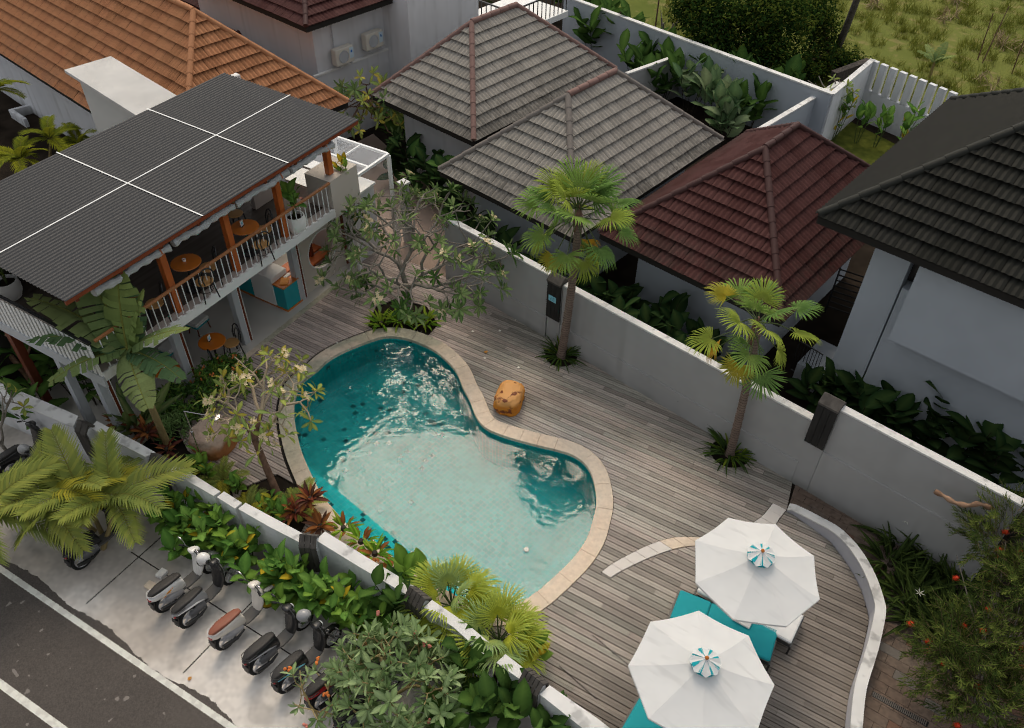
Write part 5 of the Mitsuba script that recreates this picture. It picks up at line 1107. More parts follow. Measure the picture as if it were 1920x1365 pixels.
forked('spreading frangipani tree with pale branches and white flowers above the pool head', 'frangipani_tree', (FB[0], FB[1], 0), (-13.75,11.32,0.55), (-13.7,11.74,2), (2.85, 2.65, 1.4), 150, 5, FR_G + FR_G + FR_D, 'bark_grey', .12, .28, scale=1.0, thin=.74, bare=.2)
FB2 = (-11.25,5.01,0)
forked('thin frangipani with few yellowing leaves leaning left of the pool', 'frangipani_tree', (FB2[0], FB2[1], 0), (-11.9,5.15,1.15), (-12.03,5.58,1.9), (1.35, 1.45, .95), 56, 9, FR_Y, 'bark_brown', .085, .45, bare=.12, twig='bark_pale', thin=.72)
FB3 = (-23.03,17.72,0)
forked('leafy light green frangipani between the restaurant roof and the grey villa', 'frangipani_tree', (FB3[0] , FB3[1], 0), (FB3[0], FB3[1], .9), (-20.72,16.02,2), (1.3, 1.1, 1.3), 30, 12, FR_Y[:2] + FR_G[:1], 'bark_brown', .06, .0, scale=1.15, bare=.02)
FB4 = (-5.77,3.49,0)
forked('grey green desert rose shrub with pink buds in front of the street wall', 'desert_rose', (FB4[0], FB4[1], 0), (FB4[0], FB4[1], .35), (FB4[0] + .05, FB4[1] + .15, .85), (1.3, .95, .75), 130, 15, FR_S, 'stem_tan', .05, 0, cat='shrub', scale=1.05, bare=.0)
FB5 = (-6.46,2.42,0)
forked('sparse desert rose with orange flowers over the red scooter', 'desert_rose', (FB5[0] + .1, FB5[1] + .0, 0), (FB5[0] + .1, FB5[1], .35), (FB5[0] - .1, FB5[1] + .2, .8), (.7, .5, .45), 14, 16, FR_S, 'stem_tan', .03, 0, cat='shrub', scale=.75, bare=.1)
BUD = MB().lathe([(0, .05), (.02, .035), (.024, .015), (.012, 0)], n=8)
rough('bud_pink', (0.62, 0.22, 0.17), 0.5); rough('bud_orange', (0.72, 0.22, 0.06), 0.5)
for nm, pts_, mt, lb in (('desert_rose', [(-6.72,4.16,1.3), (-5.94,4.33,1.3), (-5.72,4.34,1.25), (-5.61,4.36,1.25), (-5.43,3.94,1.2), (-6.21,2.11,1), (-4.8,3.52,1)], 'bud_pink', None), ('desert_rose_001', [(-7.17,2.54,1), (-6.93,2.9,1), (-6.97,2.98,1), (-6.47,2.67,0.9), (-6.4,2.68,0.9), (-7.21,2.48,1)], 'bud_orange', None)):
    for q in pts_:
        m = MB()
        for k in range(4): m.add(BUD.out()[0] * (.8 + .5 * rng.random()) + np.array(q) + rng.normal(0, .02, 3), BUD.out()[1])
        put(nm + '__bud_cluster', m, mt, smooth=50)

# ------------------------------------------------------------------ broad leaved plants, one by one
def broad(name, label, c, h, n, plys, cat='plant', group=None, **k):
    t = thing(name, label, cat, group); leafy(t, (c[0], c[1], c[2] if len(c) > 2 else 0), h, n, plys, **k); return t
ROW = [((-12.06,3.1,0), .85, 'broad leaved shrub beside the feather palm, first of the row along the street wall'), ((-11.4,3.38,0), .8, 'broad leaved shrub below the first wall slab with an orange leaf'), ((-11.36,2.84,0), .6, 'low broad leaved shrub in front of the first shrubs by the palm'),
       ((-10.62,3.29,0), .8, 'broad leaved shrub above the helmet on the white scooter'), ((-10.17,3.46,0), .75, 'broad leaved shrub under the long wall slab'), ((-9.5,3.47,0), .7, 'broad leaved shrub above the white scooter handlebar'), ((-9.12,3.82,0), .85, 'broad leaved shrub left of the clad wall post'),
       ((-8.91,3.53,0), .6, 'low broad leaved shrub with yellow leaves over the white scooter mirror'), ((-8.44,3.85,0), .8, 'broad leaved shrub below the clad wall post'), ((-8.01,4,0), .85, 'broad leaved shrub with yellow leaves right of the clad wall post'), ((-7.57,4.17,0), .8, 'broad leaved shrub behind the black scooters'), ((-7.08,4.25,0), .75, 'last broad leaved shrub of the row, beside the grey green shrub')]
for i, (c, h, l) in enumerate(ROW): broad('broad_leaf_shrub', l, c, h * 1.15, 48, BROAD + BROAD + (BROAD_Y if i % 2 else BROAD_Y[:1]), 'shrub', 'broad leaved shrubs along the street wall', spread=.42, el=(-.1, 1.0), stems=6, zlo=.25)
for i, (c, h, l) in enumerate((((-7.04,4.66,0), 1.1, 'upright dark leaf plant between the shrub and the wall post'), ((-5.03,4.7,0), 1.2, 'large leaved plant under the yellow fan palms'), ((-4.48,4.48,0), 1.0, 'large leaved plant with a pale midrib below the wall slab'), ((-4.07,4.72,0), 1.0, 'large dark leaved plant at the foot of the lowest wall post'), ((-4.64,3.83,0), .8, 'large leaved plant at the bottom edge, partly yellow'), ((-3.35,4.82,0), 1.0, 'large leaved plant at the bottom edge by the lowest wall slab'), ((-2.71,4.92,0), .9, 'large leaved plant at the bottom edge, rightmost'))):
    broad('large_leaf_plant', l, c, h, 22, BIG, 'plant', None, spread=.34, el=(.1, 1.1), sc=(.5, .78))
for i, (c, h, l) in enumerate((((-18.53,2.57,0), 1.3, 'big dark leaved plant at the left edge under the balcony'), ((-18.05,3.02,0), 1.5, 'big dark leaved plant below the balcony corner slats'), ((-17.44,3.46,0), 1.7, 'big dark leaved plant between the balcony and the street wall'), ((-16.66,3.68,0), 1.4, 'big dark leaved plant left of the banana clump'), ((-17,2.65,0), .9, 'light green big leaved plant leaning over the street wall'), ((-17.69,2,0), .9, 'big leaved plant at the left edge behind the bare twigs'))):
    broad('large_leaf_plant', l, c, h, 18, BIG + BIG[-3:], 'plant', 'big leaved plants left of the banana clump', spread=.42, el=(-.2, .9), sc=(.6, .9), stem='stem_dark')
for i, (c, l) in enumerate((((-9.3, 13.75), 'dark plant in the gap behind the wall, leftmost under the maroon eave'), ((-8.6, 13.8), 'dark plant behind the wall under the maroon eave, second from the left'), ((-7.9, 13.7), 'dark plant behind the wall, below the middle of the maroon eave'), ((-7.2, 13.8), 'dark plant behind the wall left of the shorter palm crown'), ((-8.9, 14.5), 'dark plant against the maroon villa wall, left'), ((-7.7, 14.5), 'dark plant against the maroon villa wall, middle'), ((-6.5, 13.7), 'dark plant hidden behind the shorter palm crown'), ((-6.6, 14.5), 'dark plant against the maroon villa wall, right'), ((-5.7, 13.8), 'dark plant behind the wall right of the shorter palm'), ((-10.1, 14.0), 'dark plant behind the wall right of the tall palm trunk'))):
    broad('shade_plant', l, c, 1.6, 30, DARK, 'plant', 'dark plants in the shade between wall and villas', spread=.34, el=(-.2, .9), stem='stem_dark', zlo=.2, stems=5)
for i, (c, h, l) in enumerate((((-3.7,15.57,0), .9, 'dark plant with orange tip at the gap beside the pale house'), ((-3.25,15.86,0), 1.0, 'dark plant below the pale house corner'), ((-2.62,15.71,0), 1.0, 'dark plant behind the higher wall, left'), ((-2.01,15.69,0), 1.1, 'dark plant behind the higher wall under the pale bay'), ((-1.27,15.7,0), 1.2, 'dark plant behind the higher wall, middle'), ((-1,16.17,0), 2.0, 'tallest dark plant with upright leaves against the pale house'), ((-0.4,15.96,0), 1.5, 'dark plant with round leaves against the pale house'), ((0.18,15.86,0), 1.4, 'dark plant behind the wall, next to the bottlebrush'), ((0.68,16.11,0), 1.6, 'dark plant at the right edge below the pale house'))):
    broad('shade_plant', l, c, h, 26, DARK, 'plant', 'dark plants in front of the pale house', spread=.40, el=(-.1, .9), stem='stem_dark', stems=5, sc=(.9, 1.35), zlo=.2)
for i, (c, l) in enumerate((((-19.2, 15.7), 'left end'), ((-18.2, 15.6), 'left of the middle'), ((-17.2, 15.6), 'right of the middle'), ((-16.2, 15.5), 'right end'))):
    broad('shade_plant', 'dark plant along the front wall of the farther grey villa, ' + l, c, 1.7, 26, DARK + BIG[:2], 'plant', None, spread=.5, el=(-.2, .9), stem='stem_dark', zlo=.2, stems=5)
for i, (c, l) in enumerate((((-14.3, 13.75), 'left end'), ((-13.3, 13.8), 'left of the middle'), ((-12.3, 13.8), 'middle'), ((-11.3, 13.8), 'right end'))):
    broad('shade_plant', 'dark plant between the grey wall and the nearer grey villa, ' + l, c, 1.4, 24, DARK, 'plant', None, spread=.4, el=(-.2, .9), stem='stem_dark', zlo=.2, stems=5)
spots = [((1195,165), 'left end below the short wall'), ((1228,150), 'touching the short wall cap'), ((1262,172), 'second row from the short wall'), ((1300,178), 'centre of the back row'), ((1338,192), 'centre right of the back row'), ((1376,205), 'right of the back row'), ((1415,212), 'near the inner white wall'), ((1450,205), 'at the foot of the inner white wall'), ((1290,212), 'front row beside the grey roof'), ((1328,238), 'front row, greyest leaves'), ((1362,256), 'front row beside the maroon ridge'), ((1400,250), 'front row below the inner white wall'), ((1345,275), 'lowest of the bed, touching the maroon roof'), ((1240,195), 'behind the grey roof edge')]
for i, ((x, y), l) in enumerate(spots):
    c = {0: (-17.58,27.4,0), 1: (-17.49,28.54,0), 2: (-16.32,28.13,0), 3: (-15.56,28.45,0), 4: (-14.6,28.43,0), 5: (-13.69,28.46,0), 6: (-12.93,28.75,0), 7: (-12.56,29.54,0), 8: (-14.83,26.94,0), 9: (-13.63,26.5,0), 10: (-12.72,26.31,0), 11: (-12.3,27.06,0), 12: (-12.56,25.4,0), 13: (-16.03,26.87,0)}[i]
    broad('garden_plant', 'big leaved plant behind the villas, ' + l, c, 1.5, 26, BIG_GREY if i in (8, 9, 10, 12) else BIG, 'plant', 'big leaved plants in the bed behind the villas', spread=.75, el=(.1, 1.2), stem='stem_dark', sc=(.85, 1.25), stems=6)
for i, (c, l) in enumerate((((-24.78,30.95,0), 'big leaved plant at the top edge right of the grey ridge'), ((-22.85,30.55,0), 'dark big leaved plant by the rear wall at the top'), ((-20.93,29.84,0), 'dark big leaved plant below the rear wall'), ((-19.63,29.09,0), 'dark big leaved plant left of the short wall'), ((-26.28,30.94,0), 'lighter big leaved plant at the top edge behind the grey roof'), ((-27.52,29.25,0), 'big leaved plant beside the balcony at the top'), ((-20.72,28.43,0), 'dark big leaved plant next to the farther grey roof'))):
    broad('garden_plant', l, c, 1.7, 26, BIG, 'plant', None, spread=.7, el=(.1, 1.1), stem='stem_dark', sc=(1.0, 1.5))
for i, (c, l) in enumerate((((-20.3,17.24,0), 'big leaved plant left in the gap by the grey villas'), ((-19.54,17.44,0), 'big leaved plant with a yellowing leaf between restaurant and grey villas'), ((-21.3,17.37,0), 'big leaved plant behind the glazed canopy'), ((-18.69,16.01,0), 'low dark plant in the gap by the glazed canopy'), ((-17.91,16.75,0), 'low dark plant under the grey eave'))):
    broad('garden_plant', l, c, 1.2, 14, BIG if i < 3 else DARK, 'plant', None, spread=.4, el=(0, .9), stem='stem_dark', sc=(.8, 1.15))
for i, (c, l) in enumerate((((-9.72,28.82,0), 'light green upright plant behind the maroon roof'), ((-8.96,29.2,0), 'yellowing upright plant in the walled corner'), ((-8.33,29.41,0), 'light green upright plant in the walled corner, middle'), ((-7.55,29.61,0), 'light green upright plant by the dark roof'))):
    broad('garden_plant', l, c, 1.5, 14, BROAD + BROAD_Y[:2], 'plant', 'light plants in the walled corner', spread=.3, el=(.3, 1.2), sc=(1.0, 1.5))
t = broad('potted_plant', 'light leaved plant growing from the round balcony pot', (POT1[0], POT1[1], 3.15), .75, 12, BROAD + BROAD[-3:], 'plant', None, spread=.18, el=(.1, 1.1), sc=(.9, 1.3))
broad('potted_plant', 'spiky plant in the pot at the left end of the balcony', (POT2[0], POT2[1], 3.15), .5, 16, STRAP, 'plant', None, spread=.12, el=(.2, 1.2), sc=(.7, 1.0))
pl = UV(3.3, .62, 3.6); broad('potted_plant', 'lime and orange leaved plant on the white parapet', (pl[0] + .1, pl[1] + .35, 3.2), .7, 12, BROAD[-3:] + BROAD_Y[:2], 'plant', None, spread=.2, el=(.1, 1.1), sc=(.7, 1.0))
# banana clump
def banana_ply(L, W, c0, c1, droop, seed):
    r = np.random.default_rng(seed); n = 13; m = MB()
    def at(t): return np.array([L * (t - .12 * droop * t * t), 0, .22 * L * t - droop * L * .62 * t * t])
    for s in (-1, 1):
        for k in range(n):
            a, b = k / n, (k + 1) / n; w0, w1 = [W / 2 * math.sin(math.pi * (0.04 + .92 * x) ** .8) ** .6 for x in (a, b)]
            g = .0 if r.random() < .75 else .010; dz = .05 * r.standard_normal() * W; p0, p1 = at(a + g), at(b - g); f_ = .10
            sk = .05 * L * (r.random())
            q0, q1 = p0 + [sk, s * w0, f_ * w0 + dz - .25 * w0], p1 + [sk, s * w1, f_ * w1 + dz * .8 - .25 * w1]
            h0, h1 = p0 + [sk * .4, s * w0 * .5, .12 * w0], p1 + [sk * .4, s * w1 * .5, .12 * w1]
            cc = np.array(c0) * (1 - a) + np.array(c1) * a; cc = cc * (.85 + .3 * r.random())
            m.add([p0, p1, h1, h0, q1, q0], [[0, 1, 2], [0, 2, 3], [3, 2, 4], [3, 4, 5]], np.array([cc * 1.15, cc * 1.15, cc, cc, cc * .95, cc * .95]))
    pts = [at(t) + [0, 0, .006] for t in np.linspace(-.12, 1, 8)]; n1 = m.n; m.tube(pts, np.linspace(.022, .004, 8), 5, cap=False); m.c.append(np.tile([[0.26, 0.27, 0.07]], (m.n - n1, 1)))
    return mikit.ply(m.out(), None, smooth=35 if False else True, color=np.vstack(m.c))
BAN = [banana_ply(1.55, .74, (0.19, 0.25, 0.10), (0.24, 0.29, 0.11), .5, 1), banana_ply(1.5, .70, (0.14, 0.21, 0.08), (0.20, 0.25, 0.09), .45, 2), banana_ply(1.35, .60, (0.18, 0.26, 0.08), (0.23, 0.29, 0.09), .25, 3), banana_ply(1.45, .72, (0.08, 0.15, 0.07), (0.11, 0.18, 0.08), .6, 4)]
t = thing('banana_plant', 'banana plant with wide torn leaves at the corner of the balcony', 'banana plant'); b = UV(-3.72, 1.12, 0); q = UV(-3.76, 1.16, 2.95)
put(t + '__trunk', MB().tube([b, b * .5 + q * .5 + [.04, -.02, 0], q - [0, 0, .1], q + [0, 0, .15]], [.085, .075, .06, .03], 9), 'stem_tan', smooth=50)
for i, (az, el, k, s_, rl) in enumerate(((200, .5, 0, 1.2, .5), (215, .3, 3, 1.1, .5), (172, .85, 1, 1.1, .3), (150, .75, 3, 1.0, .2), (118, 1.2, 2, 1.05, 0), (80, 1.0, 2, .85, -.3), (45, .45, 1, .8, -.3), (20, -.1, 3, .75, -.2), (-20, -.3, 0, .75, .2), (250, -.1, 1, .85, .3), (185, .0, 3, .9, .3))):
    put(t + '__leaf', BAN[k], 'leaf_dull', tw=mat4(dirm(math.radians(az), el, rl), q + [0, 0, .05 + .02 * i], s_ * 1.3))
BOP = variants(1.15, .20, [(0.045, 0.11, 0.035), (0.07, 0.15, 0.045), (0.13, 0.21, 0.05)], 2, fold=.35, droop=.2, mid=(0.25, 0.30, 0.12))
t = thing('strelitzia', 'clump of long stiff dark leaves with pale midribs at the foot of the banana plant', 'plant'); b = np.array((-15.1,3.89,0)); r = np.random.default_rng(8)
put(t + '__root_stock', MB().lathe([(0, .2), (.10, .15), (.14, 0)], b, 9), 'stem_dark')
for k in range(20): put(t + '__leaf', BOP[int(r.integers(6))], 'leaf', tw=mat4(dirm(k * 2.4, .35 + .8 * r.random(), .5 * r.standard_normal()), b + [.1 * r.standard_normal(), .1 * r.standard_normal(), .2], .85 + .4 * r.random()))
for i, (c, l, n, z) in enumerate((((-14.47,3.88,0), 'reddish brown cordyline rosette by the street wall, below the banana', 38, .45), ((-15.3,3.63,0), 'dark purple cordyline left of the reddish rosette', 26, .4), ((-10.06,5.13,0), 'bright red orange cordyline at the pool corner by the wall post', 40, .7), ((-10.21,4.8,0), 'darker red cordyline left of the bright one at the pool corner', 26, .45), ((-9.62,4.98,0), 'orange green cordyline tucked behind the wall post', 22, .3), ((-13.95,3.98,0), 'small red cordyline beside the pink boulder', 14, .2))):
    tuft('cordyline', l, c, n, CORD if i != 4 else CORD[4:], 'cordyline', 60 + i, .85, el=(-.1, 1.3), z=z, R_=.05)
# small leaved shrubs with flowers
def small_cluster(L, W, cols, n, R_, seed):
    r = np.random.default_rng(seed); m = MB()
    for k in range(n):
        v, f, c_ = leaf_mesh(L * (.7 + .6 * r.random()), W, .2, .4, 0, 4, cols[int(r.integers(len(cols)))], seed=k)
        o = r.normal(0, 1, 3); o = o / np.linalg.norm(o) * R_ * r.random() ** .4
        m.add(v @ dirm(r.random() * 6.28, r.normal(.35, .5), r.normal(0, .4)).T + o, f, c_)
    return mikit.ply(m.out(), None, smooth=True, color=np.vstack(m.c))
SHR = [small_cluster(.13, .045, [(0.03, 0.08, 0.02), (0.05, 0.12, 0.025), (0.10, 0.17, 0.03)], 26, .16, i) for i in range(4)]
def dome_shrub(name, label, c, rad, h, n, plys, seed, mat='leaf', blooms=0, bmat='bud_orange', cat='shrub', s=1.0):
    t = thing(name, label, cat); r = np.random.default_rng(seed)
    for k in range(5): a = k * 1.25; put(t + '__stem', MB().tube([(c[0], c[1], 0), (c[0] + rad[0] * .3 * math.cos(a), c[1] + rad[1] * .3 * math.sin(a), h * .4), (c[0] + rad[0] * .6 * math.cos(a), c[1] + rad[1] * .6 * math.sin(a), h * .75)], [.02, .015, .006], 5), 'stem_dark')
    for k in range(n):
        a = r.random() * 6.28; u = math.sqrt(r.random()); z = h * (math.sqrt(max(0, 1 - u * u)) * (.55 + .45 * r.random()) * .85 + .12)
        p = np.array([c[0] + rad[0] * u * math.cos(a), c[1] + rad[1] * u * math.sin(a), z])
        put(t + '__leaf_cluster', plys[int(r.integers(len(plys)))], mat, tw=mat4(rotz(r.random() * 6) @ rotx(.3 * r.standard_normal()), p, s * (.8 + .5 * r.random())))
        if k < blooms:
            m = MB()
            for j in range(5): m.add(BUD.out()[0] * .9 + p + [r.normal(0, .03), r.normal(0, .03), .10 + r.normal(0, .02)], BUD.out()[1])
            put(t + '__flower_cluster', m, bmat, smooth=50)
    return t
c = (-14.78,6.06,0); dome_shrub('flowering_shrub', 'dense dark green shrub dotted with red flowers in front of the lower cafe chairs', (c[0], c[1]), (.75, .85), .9, 60, SHR, 3, blooms=20)
c = (-14.94,5.03,0); dome_shrub('flowering_shrub', 'dark low shrub between the banana clump and the deck', (c[0], c[1]), (.7, .5), .5, 34, SHR, 4)
c = (-14.43,4.44,0); dome_shrub('flowering_shrub', 'light feathery shrub beside the pink boulder', (c[0], c[1]), (.4, .4), .55, 24, [small_cluster(.15, .03, [(0.10, 0.18, 0.06), (0.14, 0.22, 0.08)], 26, .15, 9)], 5)
for i, (p, l) in enumerate((((-11.32,4.36,0), 'fern like palm seedling at the foot of the thin frangipani, left'), ((-10.55,5.06,0), 'fern like palm seedling beside the pool corner cordyline'), ((-12.37,4.38,0), 'yellow green fern by the wall slab, left'))):
    t = thing('fern', l, 'fern', None); r = np.random.default_rng(i + 70); put(t + '__root_stock', MB().lathe([(0, .10), (.05, .08), (.06, 0)], (p[0], p[1], 0), 8), 'stem_dark')
    for k in range(11): put(t + '__frond', FE[int(r.integers(4))], 'leaf_dull', tw=mat4(dirm(k * 2.4, .5 + .6 * r.random(), .2 * r.standard_normal()), (p[0], p[1], .08), .34 + .12 * r.random()))
for i, (p, l, n) in enumerate((((-12.99,4.12,0), 'light leafy plant hanging over the wall by the pink boulder', 16), ((-12.59,4.18,0), 'light leafy plant between the wall slabs and the deck', 14), ((-11.94,4.37,0), 'bright leafy plant behind the small wall block', 16), ((-10.9,4.55,0), 'bright leafy plant under the thin frangipani trunk', 18), ((-10.42,4.61,0), 'leafy plant beside the dark red cordyline', 14))):
    broad('garden_plant', l, p, .55, n, BROAD[-3:] + BROAD[3:6] + BROAD_Y[2:3], 'plant', 'small bright plants inside the street wall', spread=.25, el=(0, 1.1), sc=(.6, .9))
for i, (p, l) in enumerate((((-9.27,5.3,0), 'yellow green ground plant between wall top and pool, first'), ((-8.75,5.33,0), 'orange tipped ground plant between wall top and pool, second'), ((-8.32,5.33,0), 'yellow green ground plant between wall top and pool, third'), ((-7.74,5.35,0), 'lime ground plant beside the submerged step'))):
    tuft('ground_plant', l, (p[0], p[1]), 26, LIME + CORD[4:5], 'plant', 90 + i, .75, el=(0, 1.2), z=.25, R_=.12)
broad('garden_plant', 'broad lime leaf plant left of the yellow fan palms at the pool edge', (-7.21,5.38,0), 1.0, 10, BROAD[-3:], 'plant', None, spread=.2, el=(.2, 1.0), sc=(1.3, 1.7))
broad('garden_plant', 'orange leaved plant at the lower right of the yellow fan palms', (-4.47,5.83,0), .9, 10, BROAD_Y + BROAD[-2:], 'plant', None, spread=.2, el=(0, 1.0), sc=(1.0, 1.3))

# bottlebrush at the right edge
def spray(seed, c0, c1):
    r = np.random.default_rng(seed); m = MB(); pts = [np.array([.42 * t, .04 * math.sin(t * 3 + seed), .10 * t - .22 * t * t]) for t in np.linspace(0, 1, 6)]
    m.tube(pts, np.linspace(.006, .002, 6), 4, cap=False); m.c.append(np.tile([[0.20, 0.15, 0.09]], (m.n, 1)))
    for k in range(32):
        t = .15 + .85 * k / 32; p = pts[min(5, int(t * 5))] * (1 - (t * 5 % 1)) + pts[min(5, int(t * 5) + 1)] * (t * 5 % 1)
        v, f, c_ = leaf_mesh(.095 + .03 * r.random(), .017, .1, .2, 0, 3, tuple(np.array(c0) + (np.array(c1) - c0) * r.random())); m.add(v @ (rotx(k * 2.4) @ roty(-.75 + .25 * r.random())).T + p, f, c_)
    return m
SPR = [spray(i, (0.035, 0.065, 0.015), (0.12, 0.15, 0.035)) for i in range(4)] + [spray(5 + i, (0.018, 0.04, 0.012), (0.05, 0.075, 0.02)) for i in range(3)]
def spray_crown(seed, lobes, n):
    r = np.random.default_rng(seed); out = MB(); anchors = []
    for k in range(n):
        c, rad = lobes[int(r.integers(len(lobes)))]; q = r.normal(0, 1, 3); q /= np.linalg.norm(q); u = r.random() ** .45
        if q[2] < -.6: q[2] *= .3
        p = np.array(c) + q * np.array(rad) * u; az = math.atan2(q[1], q[0]) + .4 * r.standard_normal(); el = .35 + .7 * q[2] + .25 * r.standard_normal()
        s = SPR[int(r.integers(7))]; sc_ = .8 + .5 * r.random(); R_ = dirm(az, el, r.random() * 6)
        for v, f, c_ in zip(s.v, s.f, s.c): pass
        V = np.vstack(s.v); F = np.vstack(s.f); C = np.vstack(s.c); out.add(V @ R_.T * sc_ + p, F, C); anchors.append((p, R_, sc_, u))
    return out, anchors
BB = np.array((2.13,10.71,0)); lob = [((0.94,12.8,1.9), (.55, .8, .7)), ((1.31,10.37,1.2), (.75, .75, .6)), ((1.69,11.03,1.5), (.8, .9, .8)), ((2.03,9.96,1.1), (.85, .6, .6)), ((1.67,11.96,1.9), (.6, .8, .7))]
t = thing('bottlebrush', 'bottlebrush shrub with red flowers filling the lower right corner', 'bottlebrush tree')
out, anc = spray_crown(21, lob, 900); put(t + '__crown', out, 'leaf_dull', smooth=False, color=True, kind='stuff')
tr = MB(); r = np.random.default_rng(2)
for c, rad in lob:
    for k in range(4):
        g = np.array(c) + r.normal(0, .3, 3); tr.tube([BB + r.normal(0, .08, 3) * [1, 1, 0], BB * .5 + g * .5 + r.normal(0, .12, 3), g], [.03, .02, .006], 6, cap=False)
put(t + '__branches', tr, 'bark_grey', smooth=40)
br = MB()
for k in range(90):
    v = np.array([(0, 0, 0), (.05, .002, 0), (.05, -.002, 0)]) @ dirm(k * 2.4, .3 * math.sin(k)).T; br.add(v + [0, 0, .09 * k / 90], [[0, 1, 2]])
br.lathe([(.012, 0), (.032, .02), (.034, .07), (.01, .10)], n=8)
for p in ((0.36,10.45,1.2), (0.72,10.33,1.2), (0.79,10.26,1.1), (1.07,10.97,1.3), (1.09,10.11,1.2), (1.35,11.03,1.4), (1.26,11.43,1.5), (1.11,11.94,1.6), (1.01,12.39,1.8), (0.88,12.84,2), (0.95,12.46,1.9), (1.94,11.05,1.5), (1.68,10.1,1.2), (1.91,10.31,1.2), (2.08,10.78,1.4), (0.61,11.95,1.2), (1.69,9.4,0.9), (1.24,12.65,1.9)):
    p = np.array(p); put(t + '__flower', mikit.ply(br.out(), None), 'bottlebrush_red', tw=mat4(roty(.6) @ rotz(p[0] * 9), p, 1.15))
rough('bottlebrush_red', (0.55, 0.045, 0.012), 0.6)
# lava stones and the cut limb at the wall end
t = thing('lava_stone_pillar', 'rough pillar of dark lava stones at the end of the grey wall', 'pillar'); r = np.random.default_rng(6); c = (1.03,13.75,0)
for k in range(26):
    s = trimesh.creation.icosphere(subdivisions=2); v = np.array(s.vertices); v = v * (0.75 + .6 * meshkit.fbm(v * 2 + k, 3, k)[:, None]) * np.array([.15, .15, .12]); a = r.random() * 6.28
    put(t + '__stone', MB().add(v + [c[0] + .02 + .15 * math.cos(a), c[1] - .02 + .15 * math.sin(a), .08 + 1.75 * k / 26], s.faces), 'lava', smooth=True)
rough('lava', proc(lambda p, n, uv: mix((0.012, 0.010, 0.009), (0.085, 0.072, 0.062), fbm(p.x * 22, p.y * 22, p.z * 22, 3))), 0.9)
t = thing('tree_limb', 'bare cut brown limb reaching left in front of the grey wall', 'tree limb'); pts = [(-0.42,12.7,2.23), (-0.22,12.72,2.21), (-0.04,12.74,2.18), (0.18,12.76,2.26), (0.31,12.8,2.39), (0.55,12.95,2.3)]
put(t, MB().tube(spline(pts, 24), .045 + .012 * np.sin(np.arange(24) * 1.3), 9), 'limb_bark', smooth=50, exact=True); rough('limb_bark', proc(lambda p, n, uv: mix((0.10, 0.045, 0.022), (0.42, 0.27, 0.18), fbm(p.x * 9, p.y * 9, p.z * 9, 3))), 0.8)
put(t + '__cut_end', MB().lathe([(0, .002), (.045, 0)], n=10).xf(mat4(rotz(.2) @ roty(-math.pi / 2), pts[0])), 'stem_dark')

# ------------------------------------------------------------------ trees and field at the top
def blob_crown(seed, lobes, n, L, W, cols):
    r = np.random.default_rng(seed); V, F, C = [], [], []; k0 = 0
    for i in range(n):
        c, rad = lobes[int(r.integers(len(lobes)))]; q = r.normal(0, 1, 3); q /= np.linalg.norm(q); p = np.array(c) + q * np.array(rad) * r.random() ** .38
        cl = np.array(cols[int(r.integers(len(cols)))]) * (.7 + .6 * r.random())
        for j in range(9):
            o = p + r.normal(0, .16, 3); R_ = dirm(r.random() * 6.28, r.normal(-.1, .5), r.normal(0, .6)); l = L * (.7 + .6 * r.random())
            v = np.array([(0, 0, 0), (l * .5, W, .02), (l * .5, -W, .02), (l, 0, -.03)]) @ R_.T + o; V.append(v); F += [[k0, k0 + 1, k0 + 2], [k0 + 1, k0 + 3, k0 + 2]]; C.append(np.tile(cl * (.85 + .3 * r.random()), (4, 1))); k0 += 4
    return MB().add(np.vstack(V), F, np.vstack(C))
def tree_at(label, base, lobes, n, seed, L, W, cols):
    t = thing('leafy_tree', label, 'tree'); b = np.array(base, float)
    put(t + '__crown', blob_crown(seed, lobes, n, L, W, cols), 'leaf_dull', color=True, kind='stuff')
    tr = MB(); fork = b + [0, 0, .8]; tr.tube([b, fork], [.17, .13], 9)
    for c, rad in lobes: g = np.array(c); tr.tube([fork - [0, 0, .1], fork * .5 + g * .5 + [0, 0, .15], g], [.09, .06, .02], 6)
    put(t + '__trunk', tr, 'bark_brown', smooth=50)
tree_at('dense dark green tree overhanging the rear wall at the top', np.array((-15.27,33.06,0)) + [-.2, 1.0, 0], [((-15.82,29.4,2.6), (1.1, 1.2, 1.0)), ((-14.57,30.21,2.3), (1.3, 1.2, 1.0)), ((-13.78,31.39,2.6), (1.3, 1.3, 1.1)), ((-15.09,30.54,3.2), (1.8, 1.4, 1.0)), ((-15.25,29.12,1.9), (.8, .8, .6)), ((-13.64,30.28,1.7), (.9, .9, .6)), ((-17.01,29.86,2.8), (.9, 1.0, .8)), ((-14.31,33.71,2.6), (1.2, 1.2, 1.0))], 2300, 4, .17, .042, [(0.022, 0.05, 0.012), (0.045, 0.08, 0.015), (0.09, 0.115, 0.02), (0.016, 0.038, 0.01)])
tree_at('lighter shrubby tree beside the leaning palm trunk at the top', np.array((-12.73,34.21,0)), [((-13.26,34.38,1.5), (.7, .8, .8)), ((-12.72,33.47,0.8), (.9, .8, .6)), ((-11.84,34.23,0.6), (.7, .7, .5)), ((-12.95,32.11,0.7), (.8, .7, .6)), ((-14.08,35.02,2), (.8, .9, .9))], 800, 5, .16, .04, [(0.03, 0.06, 0.012), (0.08, 0.105, 0.018), (0.02, 0.045, 0.012)])
t = thing('palm_trunk', 'grey leaning coconut palm trunk leaving the top edge', 'palm tree'); b, q = np.array((-13.06,35.65,0)), np.array((-11.36,31.96,4.6)); q = b + (q - b)
